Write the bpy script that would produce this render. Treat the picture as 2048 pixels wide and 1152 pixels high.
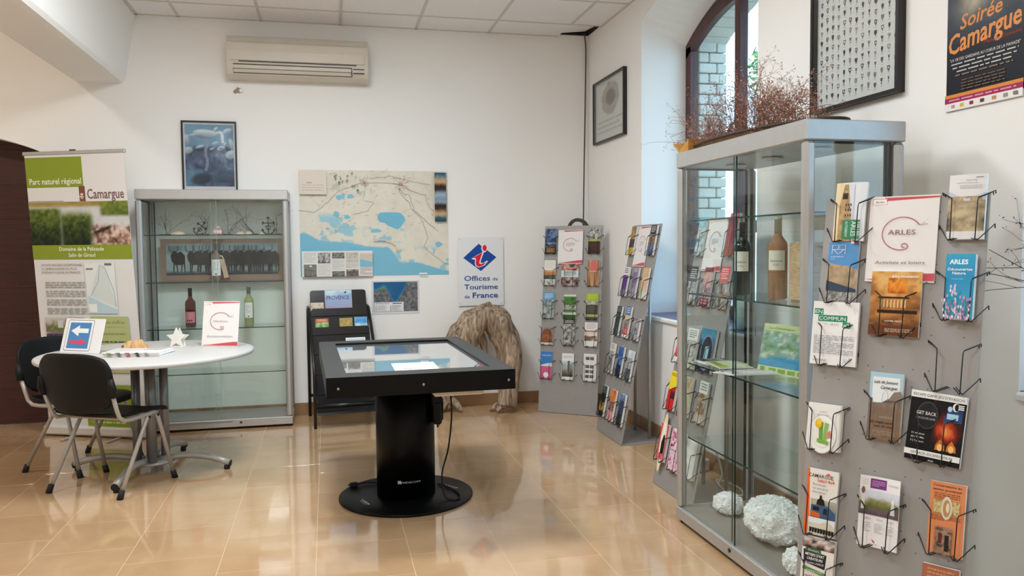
import bpy, math, random
import numpy as np
from mathutils import Vector, Matrix, noise as mnoise

for o in list(bpy.data.objects):
    bpy.data.objects.remove(o, do_unlink=True)
S = bpy.context.scene
COL = S.collection
PI = math.pi
random.seed(7)

# ------------------------------------------------------------------ camera
cam_d = bpy.data.cameras.new('camera')
cam = bpy.data.objects.new('camera', cam_d)
COL.objects.link(cam)
cam_d.sensor_width = 36.0
cam_d.lens = 1588.6 / 2048 * 36.0
cam_d.clip_start = 0.05
cam_d.clip_end = 200
R3 = Matrix(((0.9739202, 0.0207849, -0.2259367), (-0.2267053, 0.0488908, -0.9727355), (-0.0091720, 0.9985878, 0.0523278)))      # columns: right, up, back
cam.matrix_world = Matrix.Translation((-2.202, -6.535, 1.3333)) @ R3.to_4x4()
S.camera = cam

# ------------------------------------------------------------------ world, exposure
S.view_settings.view_transform = 'Standard'
S.view_settings.look = 'None'
S.view_settings.gamma = 1.0
S.view_settings.use_curve_mapping = False
S.view_settings.exposure = EXPOSURE = 0.0
S.cycles.transparent_max_bounces = 40      # the cabinets stack many panes of glass
S.cycles.max_bounces = 14
S.cycles.diffuse_bounces = 6
W = bpy.data.worlds.new('sky_world')
S.world = W
W.use_nodes = True
bgn = W.node_tree.nodes['Background']
bgn.inputs[0].default_value = (0.44, 0.74, 1.0, 1)
bgn.inputs[1].default_value = SKY = 4.2


# daylight enters through the two windows of the right hand wall: portals guide the sampling
def portal(y, z, sy, sz):
    l = bpy.data.lights.new('window_portal', 'AREA')
    l.shape = 'RECTANGLE'
    l.size = sz
    l.size_y = sy
    l.cycles.is_portal = True
    o = bpy.data.objects.new('window_portal', l)
    COL.objects.link(o)
    o.location = (0.46, y, z)
    o.rotation_euler = (0, PI / 2, 0)
    return o


portal(-1.965, 1.92, 1.6, 2.2)
portal(-5.165, 1.92, 1.6, 2.2)
LAMP_WARM = 26.0      # ceiling lamp of the raised bay on the left
FILL_MAIN = 48.0       # each ceiling panel added to fill the main room with light


# ------------------------------------------------------------------ helpers
def lin(c):
    if isinstance(c, str):
        c = c.lstrip('#')
        c = [int(c[i:i + 2], 16) / 255 for i in (0, 2, 4)]
    return tuple(x / 12.92 if x <= 0.04045 else ((x + 0.055) / 1.055) ** 2.4 for x in c[:3])


def hexc(c):
    c = c.lstrip('#')
    return np.array([int(c[i:i + 2], 16) / 255 for i in (0, 2, 4)])


MATS = {}


def mat(name, col, rough=0.5, metal=0.0, spec=0.5, var=0.06, nscale=12.0, bump=0.0, bscale=60.0, coat=0.0):
    """Principled material with a procedural colour variation and an optional bump."""
    if name in MATS:
        return MATS[name]
    m = bpy.data.materials.new(name)
    m.use_nodes = True
    nt = m.node_tree
    b = nt.nodes['Principled BSDF']
    c = lin(col)
    tc = nt.nodes.new('ShaderNodeTexCoord')
    n = nt.nodes.new('ShaderNodeTexNoise')
    n.inputs['Scale'].default_value = nscale
    n.inputs['Detail'].default_value = 4
    nt.links.new(tc.outputs['Object'], n.inputs['Vector'])
    r = nt.nodes.new('ShaderNodeValToRGB')
    r.color_ramp.elements[0].position = 0.3
    r.color_ramp.elements[1].position = 0.7
    r.color_ramp.elements[0].color = (*[x * (1 - var) for x in c], 1)
    r.color_ramp.elements[1].color = (*[min(1, x * (1 + var)) for x in c], 1)
    nt.links.new(n.outputs['Fac'], r.inputs['Fac'])
    nt.links.new(r.outputs['Color'], b.inputs['Base Color'])
    b.inputs['Roughness'].default_value = rough
    b.inputs['Metallic'].default_value = metal
    b.inputs['Specular IOR Level'].default_value = spec
    b.inputs['Coat Weight'].default_value = coat
    if bump:
        n2 = nt.nodes.new('ShaderNodeTexNoise')
        n2.inputs['Scale'].default_value = bscale
        n2.inputs['Detail'].default_value = 3
        nt.links.new(tc.outputs['Object'], n2.inputs['Vector'])
        bp = nt.nodes.new('ShaderNodeBump')
        bp.inputs['Strength'].default_value = bump
        bp.inputs['Distance'].default_value = 0.01
        nt.links.new(n2.outputs['Fac'], bp.inputs['Height'])
        nt.links.new(bp.outputs['Normal'], b.inputs['Normal'])
    MATS[name] = m
    return m


def wood_mat(name, c1, c2, rough=0.5, scale=(3, 3, 40), bump=0.3, dist=4.0):
    if name in MATS:
        return MATS[name]
    m = bpy.data.materials.new(name)
    m.use_nodes = True
    nt = m.node_tree
    b = nt.nodes['Principled BSDF']
    tc = nt.nodes.new('ShaderNodeTexCoord')
    mp = nt.nodes.new('ShaderNodeMapping')
    mp.inputs['Scale'].default_value = scale
    nt.links.new(tc.outputs['Object'], mp.inputs['Vector'])
    n = nt.nodes.new('ShaderNodeTexNoise')
    n.inputs['Scale'].default_value = 1.0
    n.inputs['Detail'].default_value = 8
    n.inputs['Distortion'].default_value = dist * 0.2
    nt.links.new(mp.outputs['Vector'], n.inputs['Vector'])
    r = nt.nodes.new('ShaderNodeValToRGB')
    r.color_ramp.elements[0].position = 0.32
    r.color_ramp.elements[1].position = 0.68
    r.color_ramp.elements[0].color = (*lin(c1), 1)
    r.color_ramp.elements[1].color = (*lin(c2), 1)
    nt.links.new(n.outputs['Fac'], r.inputs['Fac'])
    nt.links.new(r.outputs['Color'], b.inputs['Base Color'])
    b.inputs['Roughness'].default_value = rough
    bp = nt.nodes.new('ShaderNodeBump')
    bp.inputs['Strength'].default_value = bump
    bp.inputs['Distance'].default_value = 0.008
    nt.links.new(n.outputs['Fac'], bp.inputs['Height'])
    nt.links.new(bp.outputs['Normal'], b.inputs['Normal'])
    MATS[name] = m
    return m


def ink_mat(name='printed_paper', rough=0.42, spec=0.22):
    if name in MATS:
        return MATS[name]
    m = bpy.data.materials.new(name)
    m.use_nodes = True
    nt = m.node_tree
    b = nt.nodes['Principled BSDF']
    a = nt.nodes.new('ShaderNodeAttribute')
    a.attribute_name = 'Col'
    nt.links.new(a.outputs['Color'], b.inputs['Base Color'])
    b.inputs['Roughness'].default_value = rough
    b.inputs['Specular IOR Level'].default_value = spec
    MATS[name] = m
    return m


def glass_mat(name, tint=(0.93, 0.97, 0.955), ior=1.5, boost=1.0):
    """sheet glass: tinted see-through body with a Fresnel mirror on its faces"""
    if name in MATS:
        return MATS[name]
    m = bpy.data.materials.new(name)
    m.use_nodes = True
    nt = m.node_tree
    nt.nodes.remove(nt.nodes['Principled BSDF'])
    out = nt.nodes['Material Output']
    t = nt.nodes.new('ShaderNodeBsdfTransparent')
    t.inputs['Color'].default_value = (*tint, 1)
    g = nt.nodes.new('ShaderNodeBsdfGlossy')
    g.inputs['Roughness'].default_value = 0.0
    f = nt.nodes.new('ShaderNodeFresnel')
    ge = nt.nodes.new('ShaderNodeNewGeometry')
    mr = nt.nodes.new('ShaderNodeMapRange')          # same reflectance on entry and exit faces of the sheet
    mr.inputs['To Min'].default_value = ior
    mr.inputs['To Max'].default_value = 1.0 / ior
    nt.links.new(ge.outputs['Backfacing'], mr.inputs['Value'])
    nt.links.new(mr.outputs['Result'], f.inputs['IOR'])
    mx = nt.nodes.new('ShaderNodeMixShader')
    mm = nt.nodes.new('ShaderNodeMath')
    mm.operation = 'MULTIPLY'
    mm.inputs[1].default_value = boost
    nt.links.new(f.outputs[0], mm.inputs[0])
    nt.links.new(mm.outputs[0], mx.inputs[0])
    nt.links.new(t.outputs[0], mx.inputs[1])
    nt.links.new(g.outputs[0], mx.inputs[2])
    nt.links.new(mx.outputs[0], out.inputs['Surface'])
    MATS[name] = m
    return m


def emit_mat(name, col, strength):
    m = bpy.data.materials.new(name)
    m.use_nodes = True
    nt = m.node_tree
    b = nt.nodes['Principled BSDF']
    b.inputs['Base Color'].default_value = (*col, 1)
    b.inputs['Emission Color'].default_value = (*col, 1)
    b.inputs['Emission Strength'].default_value = strength
    return m


class MB:
    """mesh builder"""

    def __init__(s):
        s.v, s.f, s.sm = [], [], []

    def add(s, vs, fs, smooth=False):
        o = len(s.v)
        s.v += [tuple(v) for v in vs]
        s.f += [tuple(i + o for i in f) for f in fs]
        s.sm += [smooth] * len(fs)
        return s

    def box(s, x0, y0, z0, x1, y1, z1):
        x0, x1 = min(x0, x1), max(x0, x1)
        y0, y1 = min(y0, y1), max(y0, y1)
        z0, z1 = min(z0, z1), max(z0, z1)
        v = [(x0, y0, z0), (x1, y0, z0), (x1, y1, z0), (x0, y1, z0), (x0, y0, z1), (x1, y0, z1), (x1, y1, z1), (x0, y1, z1)]
        return s.add(v, [(0, 3, 2, 1), (4, 5, 6, 7), (0, 1, 5, 4), (1, 2, 6, 5), (2, 3, 7, 6), (3, 0, 4, 7)])

    def rbox(s, x0, y0, z0, x1, y1, z1, r):
        """box with chamfered edges"""
        vs, idx = [], {}
        for i, x in enumerate((x0, x1)):
            for j, y in enumerate((y0, y1)):
                for k, z in enumerate((z0, z1)):
                    sx, sy, sz = (1, -1)[i], (1, -1)[j], (1, -1)[k]
                    for a, p in enumerate(((x, y + sy * r, z + sz * r), (x + sx * r, y, z + sz * r), (x + sx * r, y + sy * r, z))):
                        idx[i, j, k, a] = len(vs)
                        vs.append(p)
        F = []
        for i in (0, 1):
            q = [idx[i, 0, 0, 0], idx[i, 1, 0, 0], idx[i, 1, 1, 0], idx[i, 0, 1, 0]]
            F.append(q if i else q[::-1])
            q = [idx[0, i, 0, 1], idx[1, i, 0, 1], idx[1, i, 1, 1], idx[0, i, 1, 1]]
            F.append(q[::-1] if i else q)
            q = [idx[0, 0, i, 2], idx[1, 0, i, 2], idx[1, 1, i, 2], idx[0, 1, i, 2]]
            F.append(q if i else q[::-1])
        for a in (0, 1):
            for b in (0, 1):
                F.append([idx[a, b, 0, 0], idx[a, b, 0, 1], idx[a, b, 1, 1], idx[a, b, 1, 0]])
                F.append([idx[a, 0, b, 0], idx[a, 0, b, 2], idx[a, 1, b, 2], idx[a, 1, b, 0]])
                F.append([idx[0, a, b, 1], idx[0, a, b, 2], idx[1, a, b, 2], idx[1, a, b, 1]])
                for c in (0, 1):
                    F.append([idx[a, b, c, 0], idx[a, b, c, 1], idx[a, b, c, 2]])
        return s.add(vs, F)

    def tube(s, pts, r, n=8, closed=False, cap=True, flat=1.0):
        P = [Vector(p) for p in pts]
        N = len(P)
        rs = r if isinstance(r, (list, tuple)) else [r] * N
        T = []
        for i in range(N):
            if closed:
                t = P[(i + 1) % N] - P[i - 1]
            else:
                t = P[min(i + 1, N - 1)] - P[max(i - 1, 0)]
            T.append(t.normalized() if t.length > 1e-9 else Vector((0, 0, 1)))
        up = Vector((0, 0, 1)) if abs(T[0].z) < 0.9 else Vector((1, 0, 0))
        a = T[0].cross(up).normalized()
        vs = []
        for i in range(N):
            a = (a - T[i] * a.dot(T[i]))
            a = a.normalized() if a.length > 1e-6 else T[i].orthogonal().normalized()
            b = T[i].cross(a)
            for k in range(n):
                t = 2 * PI * k / n
                vs.append(P[i] + (a * math.cos(t) + b * math.sin(t) * flat) * rs[i])
        fs = []
        for i in range(N if closed else N - 1):
            j = (i + 1) % N
            for k in range(n):
                l = (k + 1) % n
                fs.append((i * n + k, i * n + l, j * n + l, j * n + k))
        s.add(vs, fs, True)
        if cap and not closed:
            o = len(s.v) - len(vs)
            s.f += [tuple(o + k for k in reversed(range(n))), tuple(o + (N - 1) * n + k for k in range(n))]
            s.sm += [False, False]
        return s

    def lathe(s, prof, n=24, c=(0, 0, 0), a0=0.0, a1=2 * PI, smooth=True, sx=1.0, sy=1.0):
        full = abs(a1 - a0 - 2 * PI) < 1e-6
        m = n if full else n + 1
        vs = []
        for r, z in prof:
            for k in range(m):
                t = a0 + (a1 - a0) * k / n
                vs.append((c[0] + r * sx * math.cos(t), c[1] + r * sy * math.sin(t), c[2] + z))
        fs = []
        for i in range(len(prof) - 1):
            for k in range(n):
                l = (k + 1) % m
                fs.append((i * m + k, i * m + l, (i + 1) * m + l, (i + 1) * m + k))
        s.add(vs, fs, smooth)
        if full:
            o = len(s.v) - len(vs)
            if prof[0][0] > 1e-5:
                s.f.append(tuple(o + k for k in reversed(range(m)))); s.sm.append(False)
            if prof[-1][0] > 1e-5:
                s.f.append(tuple(o + (len(prof) - 1) * m + k for k in range(m))); s.sm.append(False)
        return s

    def prism(s, poly, d0, d1, axis='y'):
        """polygon given in two coordinates, extruded along the third axis"""
        def p3(a, b, d):
            return {'y': (a, d, b), 'x': (d, a, b), 'z': (a, b, d)}[axis]
        n = len(poly)
        vs = [p3(a, b, d0) for a, b in poly] + [p3(a, b, d1) for a, b in poly]
        fs = [tuple(range(n)), tuple(range(2 * n - 1, n - 1, -1))]
        fs += [(i, i + n, (i + 1) % n + n, (i + 1) % n) for i in range(n)]
        return s.add(vs, fs)

    def quadstrip(s, A, B, smooth=False):
        n = len(A)
        return s.add(list(A) + list(B), [(i, i + 1, n + i + 1, n + i) for i in range(n - 1)], smooth)

    def shell(s, fn, off, nu=12, nv=10):
        """closed sheet: fn(u,v)->point over the unit square, thickened by the vector off"""
        off = Vector(off)
        g = [[Vector(fn(i / nu, j / nv)) for j in range(nv + 1)] for i in range(nu + 1)]
        vs = [p for r in g for p in r] + [p + off for r in g for p in r]
        m = (nu + 1) * (nv + 1)
        q = lambda i, j: i * (nv + 1) + j
        fs = []
        for i in range(nu):
            for j in range(nv):
                fs.append((q(i, j), q(i, j + 1), q(i + 1, j + 1), q(i + 1, j)))
                fs.append((m + q(i, j), m + q(i + 1, j), m + q(i + 1, j + 1), m + q(i, j + 1)))
        for i in range(nu):
            fs += [(q(i, 0), q(i + 1, 0), m + q(i + 1, 0), m + q(i, 0)), (q(i, nv), m + q(i, nv), m + q(i + 1, nv), q(i + 1, nv))]
        for j in range(nv):
            fs += [(q(0, j), m + q(0, j), m + q(0, j + 1), q(0, j + 1)), (q(nu, j), q(nu, j + 1), m + q(nu, j + 1), m + q(nu, j))]
        return s.add(vs, fs, True)

    def xf(s, M4, start=0):
        for i in range(start, len(s.v)):
            s.v[i] = tuple(M4 @ Vector(s.v[i]))
        return s

    def mesh(s, name):
        me = bpy.data.meshes.new(name)
        me.from_pydata(s.v, [], s.f)
        me.polygons.foreach_set('use_smooth', s.sm)
        me.update()
        return me

    def build(s, name, m=None, parent=None, loc=None, rot=None):
        return obj(name, s.mesh(name), m, parent, loc, rot)


def obj(name, me, m=None, parent=None, loc=None, rot=None):
    o = bpy.data.objects.new(name, me)
    COL.objects.link(o)
    if m is not None and me is not None and len(me.materials) == 0:
        me.materials.append(m)
    if parent is not None:
        o.parent = parent
    if loc is not None:
        o.location = loc
    if rot is not None:
        o.rotation_euler = rot
    return o


def fix_normals(o):
    import bmesh
    bm = bmesh.new()
    bm.from_mesh(o.data)
    bmesh.ops.recalc_face_normals(bm, faces=bm.faces)
    bm.to_mesh(o.data)
    bm.free()
    return o


def tag(o, label=None, cat=None, group=None, kind=None):
    if label: o['label'] = label
    if cat: o['category'] = cat
    if group: o['group'] = group
    if kind: o['kind'] = kind
    return o


def thing(name, label, cat, loc=(0, 0, 0), rot=(0, 0, 0), group=None):
    o = bpy.data.objects.new(name, None)
    COL.objects.link(o)
    o.empty_display_size = 0.05
    o.location = loc
    o.rotation_euler = rot
    return tag(o, label, cat, group)


# ------------------------------------------------------------------ print: flat coloured artwork
def vnoise(x, y, seed):
    xi, yi = np.floor(x).astype(int), np.floor(y).astype(int)
    xf, yf = x - xi, y - yi
    xf, yf = xf * xf * (3 - 2 * xf), yf * yf * (3 - 2 * yf)

    def h(a, b):
        t = (a * 374761393 + b * 668265263 + seed * 974634777) & 0x7fffffff
        t = ((t ^ (t >> 13)) * 1274126177) & 0x7fffffff
        t = t ^ (t >> 16)
        return (t & 0xffff) / 65535.0
    return (h(xi, yi) * (1 - xf) + h(xi + 1, yi) * xf) * (1 - yf) + (h(xi, yi + 1) * (1 - xf) + h(xi + 1, yi + 1) * xf) * yf


def fbm(x, y, seed=0, octv=4):
    x, y = np.asarray(x, float), np.asarray(y, float)
    t, a, s = 0, 0.5, 0
    for k in range(octv):
        t = t + a * vnoise(x * 2 ** k + 17.3 * k, y * 2 ** k + 5.1 * k, seed + k)
        s += a
        a *= 0.5
    return t / s


def pal(t, cols):
    """map 0..1 to a list of hex colours"""
    C = np.array([hexc(c) for c in cols])
    t = np.clip(t, 0, 0.9999) * (len(cols) - 1)
    i = t.astype(int)
    f = (t - i)[..., None]
    return C[i] * (1 - f) + C[np.minimum(i + 1, len(cols) - 1)] * f


TEXTS = {}


def text_mesh(body, bold, shear):
    k = (body, bold, shear)
    if k not in TEXTS:
        cu = bpy.data.curves.new('lettering', 'FONT')
        cu.body = body
        cu.size = 1
        cu.offset = bold
        cu.shear = shear
        cu.resolution_u = 2
        o = bpy.data.objects.new('lettering', cu)
        COL.objects.link(o)
        me = o.to_mesh()
        v = [(a.co.x, a.co.y) for a in me.vertices]
        f = [tuple(p.vertices) for p in me.polygons]
        o.to_mesh_clear()
        bpy.data.objects.remove(o)
        bpy.data.curves.remove(cu)
        TEXTS[k] = (v, f)
    return TEXTS[k]


class Print:
    """artwork on a sheet w x h metres; normalised coordinates, (0,0) bottom left, (1,1) top right.
    Lies in the local XZ plane, facing -Y, each layer a little in front of the one before."""
    EPS = 0.00035

    def __init__(s, w, h):
        s.w, s.h = w, h
        s.v, s.f, s.c, s.layer = [], [], [], 0

    def _add(s, pts, faces, cols):
        o = len(s.v)
        s.layer += 1
        y = -s.EPS * s.layer
        s.v += [((x - 0.5) * s.w, y, z * s.h) for x, z in pts]
        for f in faces:
            s.f.append(tuple(i + o for i in f))
            s.c += [cols[i] if isinstance(cols, list) else cols for i in f]
        return s

    def poly(s, pts, col):
        return s._add(pts, [tuple(range(len(pts)))], (*lin(col), 1))

    seg = 0

    def rect(s, x0, z0, x1, z1, col):
        if s.seg:
            n = max(1, int(round((x1 - x0) * s.seg)))
            return s.rects([(x0 + (x1 - x0) * k / n, z0, x0 + (x1 - x0) * (k + 1) / n, z1) for k in range(n)], col)
        return s.poly([(x0, z0), (x1, z0), (x1, z1), (x0, z1)], col)

    def rects(s, L, col):
        pts, fs = [], []
        for x0, z0, x1, z1 in L:
            o = len(pts)
            pts += [(x0, z0), (x1, z0), (x1, z1), (x0, z1)]
            fs.append((o, o + 1, o + 2, o + 3))
        return s._add(pts, fs, (*lin(col), 1))

    def ell(s, cx, cz, rx, rz, col, n=24, a0=0, rot=0.0):
        k = s.w / s.h
        pts = []
        for i in range(n):
            t = a0 + 2 * PI * i / n
            x, z = rx * math.cos(t), rz * math.sin(t) / k
            xr, zr = x * math.cos(rot) - z * math.sin(rot), x * math.sin(rot) + z * math.cos(rot)
            pts.append((cx + xr, cz + zr * k))
        return s.poly(pts, col)

    def line(s, pts, wd, col, taper=False):
        """polyline; wd in units of the width"""
        k = s.h / s.w
        P = [Vector((x, z * k)) for x, z in pts]
        L, Rr = [], []
        for i, p in enumerate(P):
            t = (P[min(i + 1, len(P) - 1)] - P[max(i - 1, 0)])
            t = t.normalized() if t.length else Vector((1, 0))
            nn = Vector((-t.y, t.x)) * (wd / 2) * ((1 - 0.8 * i / len(P)) if taper else 1)
            L.append(p + nn)
            Rr.append(p - nn)
        pts2 = [(p.x, p.y / k) for p in L] + [(p.x, p.y / k) for p in Rr]
        n = len(P)
        return s._add(pts2, [(i, n + i, n + i + 1, i + 1) for i in range(n - 1)], (*lin(col), 1))

    def text(s, body, x, z, w, col, bold=0.0, shear=0.0, align='l', hgt=None, rot=0.0):
        """text fitted to width w (fraction of the sheet), baseline at z"""
        v, f = text_mesh(body, bold, shear)
        if not v:
            return s
        x0, x1 = min(a for a, b in v), max(a for a, b in v)
        k = w / (x1 - x0)
        kz = k * s.w / s.h if hgt is None else hgt / 0.72
        pts = []
        for a, b in v:
            px, pz = (a - x0) * k, b * kz
            if align == 'c':
                px -= w / 2
            elif align == 'r':
                px -= w
            if rot:
                zz = pz * s.h / s.w
                px, zz = px * math.cos(rot) - zz * math.sin(rot), px * math.sin(rot) + zz * math.cos(rot)
                pz = zz * s.w / s.h
            pts.append((x + px, z + pz))
        return s._add(pts, f, (*lin(col), 1))

    def para(s, x0, z0, x1, z1, n, col, fill=0.4, seed=0):
        """lines of small print too fine to read"""
        rr = random.Random(seed)
        dz = (z1 - z0) / n
        L = []
        for i in range(n):
            zt = z1 - i * dz
            x = x0
            xe = x1 if i % 4 != 3 else x0 + (x1 - x0) * rr.uniform(0.4, 0.9)
            while x < xe:
                wl = (x1 - x0) * rr.uniform(0.06, 0.2)
                L.append((x, zt - dz * fill, min(x + wl, xe), zt))
                x += wl + (x1 - x0) * 0.03
        return s.rects(L, col)

    def raster(s, x0, z0, x1, z1, nx, nz, fn):
        """picture: fn(u,v)->rgb arrays sampled on a grid"""
        u, v = np.meshgrid(np.linspace(0, 1, nx + 1), np.linspace(0, 1, nz + 1))
        c = np.clip(fn(u, v), 0, 1)
        c = np.where(c <= 0.04045, c / 12.92, ((c + 0.055) / 1.055) ** 2.4).reshape(-1, 3)
        pts = list(zip((x0 + (x1 - x0) * u).ravel(), (z0 + (z1 - z0) * v).ravel()))
        m = nx + 1
        fs = [(j * m + i, j * m + i + 1, (j + 1) * m + i + 1, (j + 1) * m + i) for j in range(nz) for i in range(nx)]
        return s._add(pts, fs, [(float(a), float(b), float(d), 1.0) for a, b, d in c])

    def photo(s, x0, z0, x1, z1, cols, sc=5, seed=1, nx=14, nz=14, grad=0.5, contrast=1.6):
        """mottled photograph: colours run bottom to top through the list, broken up by noise"""
        def fn(u, v):
            t = grad * v + (1 - grad) * 0.5 + (fbm(u * sc, v * sc * (z1 - z0) * s.h / ((x1 - x0) * s.w), seed) - 0.5) * contrast
            return pal(t, cols)
        return s.raster(x0, z0, x1, z1, nx, nz, fn)

    def build(s, name='cover_print', parent=None, loc=(0, 0, 0), rot=(0, 0, 0), bend=None, m=None):
        me = bpy.data.meshes.new(name)
        V = s.v
        if bend:
            V = [(x, y + bend(x, z), z) for x, y, z in V]
        me.from_pydata(V, [], s.f)
        ca = me.color_attributes.new('Col', 'FLOAT_COLOR', 'CORNER')
        ca.data.foreach_set('color', np.array(s.c, dtype=np.float32).ravel())
        me.update()
        return obj(name, me, m or ink_mat(), parent, loc, rot)


def rot_zx(th, a):
    return (-a, 0, th)
# ================================================================== the setting
XL, YF = -6.6, -9.6          # left and camera-side limits of the room
CZ = 3.099                   # suspended ceiling
CZL = 3.75                   # higher ceiling of the bay on the left
M_wall = mat('wall_plaster', '#f0eeeb', rough=0.75, var=0.012, nscale=1.2, bump=0.03, bscale=90, spec=0.3)
M_ceil = mat('ceiling_tile_board', '#eeedec', rough=0.9, var=0.02, nscale=30, bump=0.05, bscale=180, spec=0.2)
M_rail = mat('ceiling_rail_paint', '#cfcbc4', rough=0.6, var=0.02)
M_skirt = mat('skirting_tile_glaze', '#94704f', rough=0.3, var=0.07, nscale=9)
M_grout = mat('floor_grout', '#d8bd98', rough=0.6, var=0.05, nscale=40)
M_door = wood_mat('door_red_brown_wood', '#33130f', '#4a1d17', rough=0.45, scale=(4, 4, 60), bump=0.12)
M_frame = wood_mat('window_brown_wood', '#3c1a18', '#54292a', rough=0.4, scale=(20, 20, 4), bump=0.1)
M_sill = mat('sill_terracotta_blue_lit', '#6c5a78', rough=0.35, var=0.05)  # terracotta turned purple: the blue window light is put into the colour
M_dark = mat('ceiling_void_shade', '#2a2724', rough=0.9)  # near-black colour stands in for the darkness above the tiles
M_white = mat('white_paint', '#eeeeec', rough=0.5, var=0.02)


def floor_mat():
    m = bpy.data.materials.new('floor_tile_glaze')
    m.use_nodes = True
    nt = m.node_tree
    b = nt.nodes['Principled BSDF']
    g = nt.nodes.new('ShaderNodeNewGeometry')
    n = nt.nodes.new('ShaderNodeTexNoise')
    n.inputs['Scale'].default_value = 2.2
    n.inputs['Detail'].default_value = 8
    n.inputs['Roughness'].default_value = 0.62
    nt.links.new(g.outputs['Position'], n.inputs['Vector'])
    oi = nt.nodes.new('ShaderNodeObjectInfo')
    ad = nt.nodes.new('ShaderNodeMath')
    ad.operation = 'MULTIPLY_ADD'
    ad.inputs[1].default_value = 0.16
    nt.links.new(oi.outputs['Random'], ad.inputs[0])
    nt.links.new(n.outputs['Fac'], ad.inputs[2])
    r = nt.nodes.new('ShaderNodeValToRGB')
    r.color_ramp.elements[0].position = 0.38
    r.color_ramp.elements[1].position = 0.8
    r.color_ramp.elements[0].color = (*lin('#b9956e'), 1)
    r.color_ramp.elements[1].color = (*lin('#d0ae88'), 1)
    nt.links.new(ad.outputs[0], r.inputs['Fac'])
    nt.links.new(r.outputs['Color'], b.inputs['Base Color'])
    b.inputs['Roughness'].default_value = 0.09
    b.inputs['Specular IOR Level'].default_value = 0.75
    b.inputs['Coat Weight'].default_value = 0.6
    b.inputs['Coat Roughness'].default_value = 0.03
    n2 = nt.nodes.new('ShaderNodeTexNoise')
    n2.inputs['Scale'].default_value = 9
    n2.inputs['Detail'].default_value = 2
    nt.links.new(g.outputs['Position'], n2.inputs['Vector'])
    bp = nt.nodes.new('ShaderNodeBump')
    bp.inputs['Strength'].default_value = 0.04
    bp.inputs['Distance'].default_value = 0.01
    nt.links.new(n2.outputs['Fac'], bp.inputs['Height'])
    nt.links.new(bp.outputs['Normal'], b.inputs['Normal'])
    return m


M_floor = floor_mat()

# ---- floor: grout bed, each tile in view its own piece
fl = MB().box(XL - 0.3, YF - 0.3, -0.2, 0.5, 0.6, -0.0003).build('floor', M_grout)
tag(fl, kind='structure')
TS = 0.398
TX0 = -0.284
tile_me = MB().rbox(-TS / 2 + 0.0011, -TS / 2 + 0.0011, -0.012, TS / 2 - 0.0011, TS / 2 - 0.0011, 0, 0.0002).mesh('floor_tile')
tile_me.materials.append(M_floor)
far = MB()
for i in range(-1, 17):
    cx = TX0 + TS / 2 - i * TS
    off = TS / 2 if i % 2 else 0.0
    for j in range(-1, 25):
        cy = -0.351 - (j - 1) * TS + TS / 2 + off
        x0, x1 = max(cx - TS / 2, XL), min(cx + TS / 2, 0.0)
        y0, y1 = max(cy - TS / 2, YF), min(cy + TS / 2, 0.0)
        if cx < -4.0 and cx > -5.9 and cy > -0.3:
            y1 = min(cy + TS / 2, 0.3)
        if x1 - x0 < 0.01 or y1 - y0 < 0.01:
            continue
        if cx > -5.2 and cy > -4.9:
            if x1 - x0 > TS - 0.001 and y1 - y0 > TS - 0.001:
                obj('floor_tile', tile_me, None, fl, (cx, cy, 0))
            else:
                MB().rbox(x0 + 0.0011, y0 + 0.0011, -0.012, x1 - 0.0011, y1 - 0.0011, 0, 0.0002).build('floor_tile', M_floor, fl)
        else:
            far.box(x0 + 0.0011, y0 + 0.0011, -0.012, x1 - 0.0011, y1 - 0.0011, 0)
tag(far.build('floor_tiles_beyond', M_floor, fl), kind='stuff')

# ---- back wall with the arched doorway on the left
DX0, DX1, DC = -5.7, -4.08, -4.89


def door_arch(x):
    return 2.2 - 0.33 * (x - DC) ** 2


wb = MB()
wb.box(XL - 0.3, 0, -0.2, DX0, 0.34, 3.9)
wb.box(DX1, 0, -0.2, 0.34, 0.34, 3.9)
ap = [(DX0 + (DX1 - DX0) * k / 24, door_arch(DX0 + (DX1 - DX0) * k / 24)) for k in range(25)]
for k in range(24):
    wb.prism([ap[k], ap[k + 1], (ap[k + 1][0], 3.9), (ap[k][0], 3.9)], 0, 0.34)
tag(fix_normals(wb.build('wall_back', M_wall)), kind='structure')

# ---- door in the arch: horizontal planks
dr = tag(thing('door_1', None, None, (DC, 0.24, 0)), kind='structure')
MB().box(-0.83, 0.045, 0.003, 0.83, 0.06, 2.27).build('backing', M_door, dr)
z = 0.004
k = 0
while z < 2.25:
    z1 = min(z + 0.262, 2.27)
    hw = 0.83
    pts = [(-hw, z), (hw, z)]
    for q in range(13):
        x = hw - 2 * hw * q / 12
        pts.append((x, max(z + 0.001, min(z1 - 0.0015, door_arch(DC + x) + 0.06))))
    if max(p[1] for p in pts) - z > 0.02:
        fix_normals(MB().prism(pts, 0, 0.044).build('plank', M_door, dr))
    z = z1
    k += 1

# ---- left and camera-side walls
tag(MB().box(XL - 0.3, YF, -0.2, XL, 0, 3.9).build('wall_left', M_wall), kind='structure')
tag(MB().box(XL - 0.3, YF - 0.3, -0.2, 0.34, YF, 3.9).build('wall_front', M_wall), kind='structure')

# ---- downstand beam between the main room and the bay on the left
bm_ = MB().prism([(-3.978, 2.576), (-3.70, 2.58), (-3.668, 2.588), (-3.65, 2.612), (-3.64, 2.66), (-3.567, CZ + 0.02), (-3.567, 3.76), (-3.978, 3.76)], YF, 0)
tag(fix_normals(bm_.build('trim_1', M_wall)), kind='structure')

# ---- right wall: two deep arched window niches
NICHES = [(-2.75, -1.18), (-5.95, -4.392)]
SILL = 0.845


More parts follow.
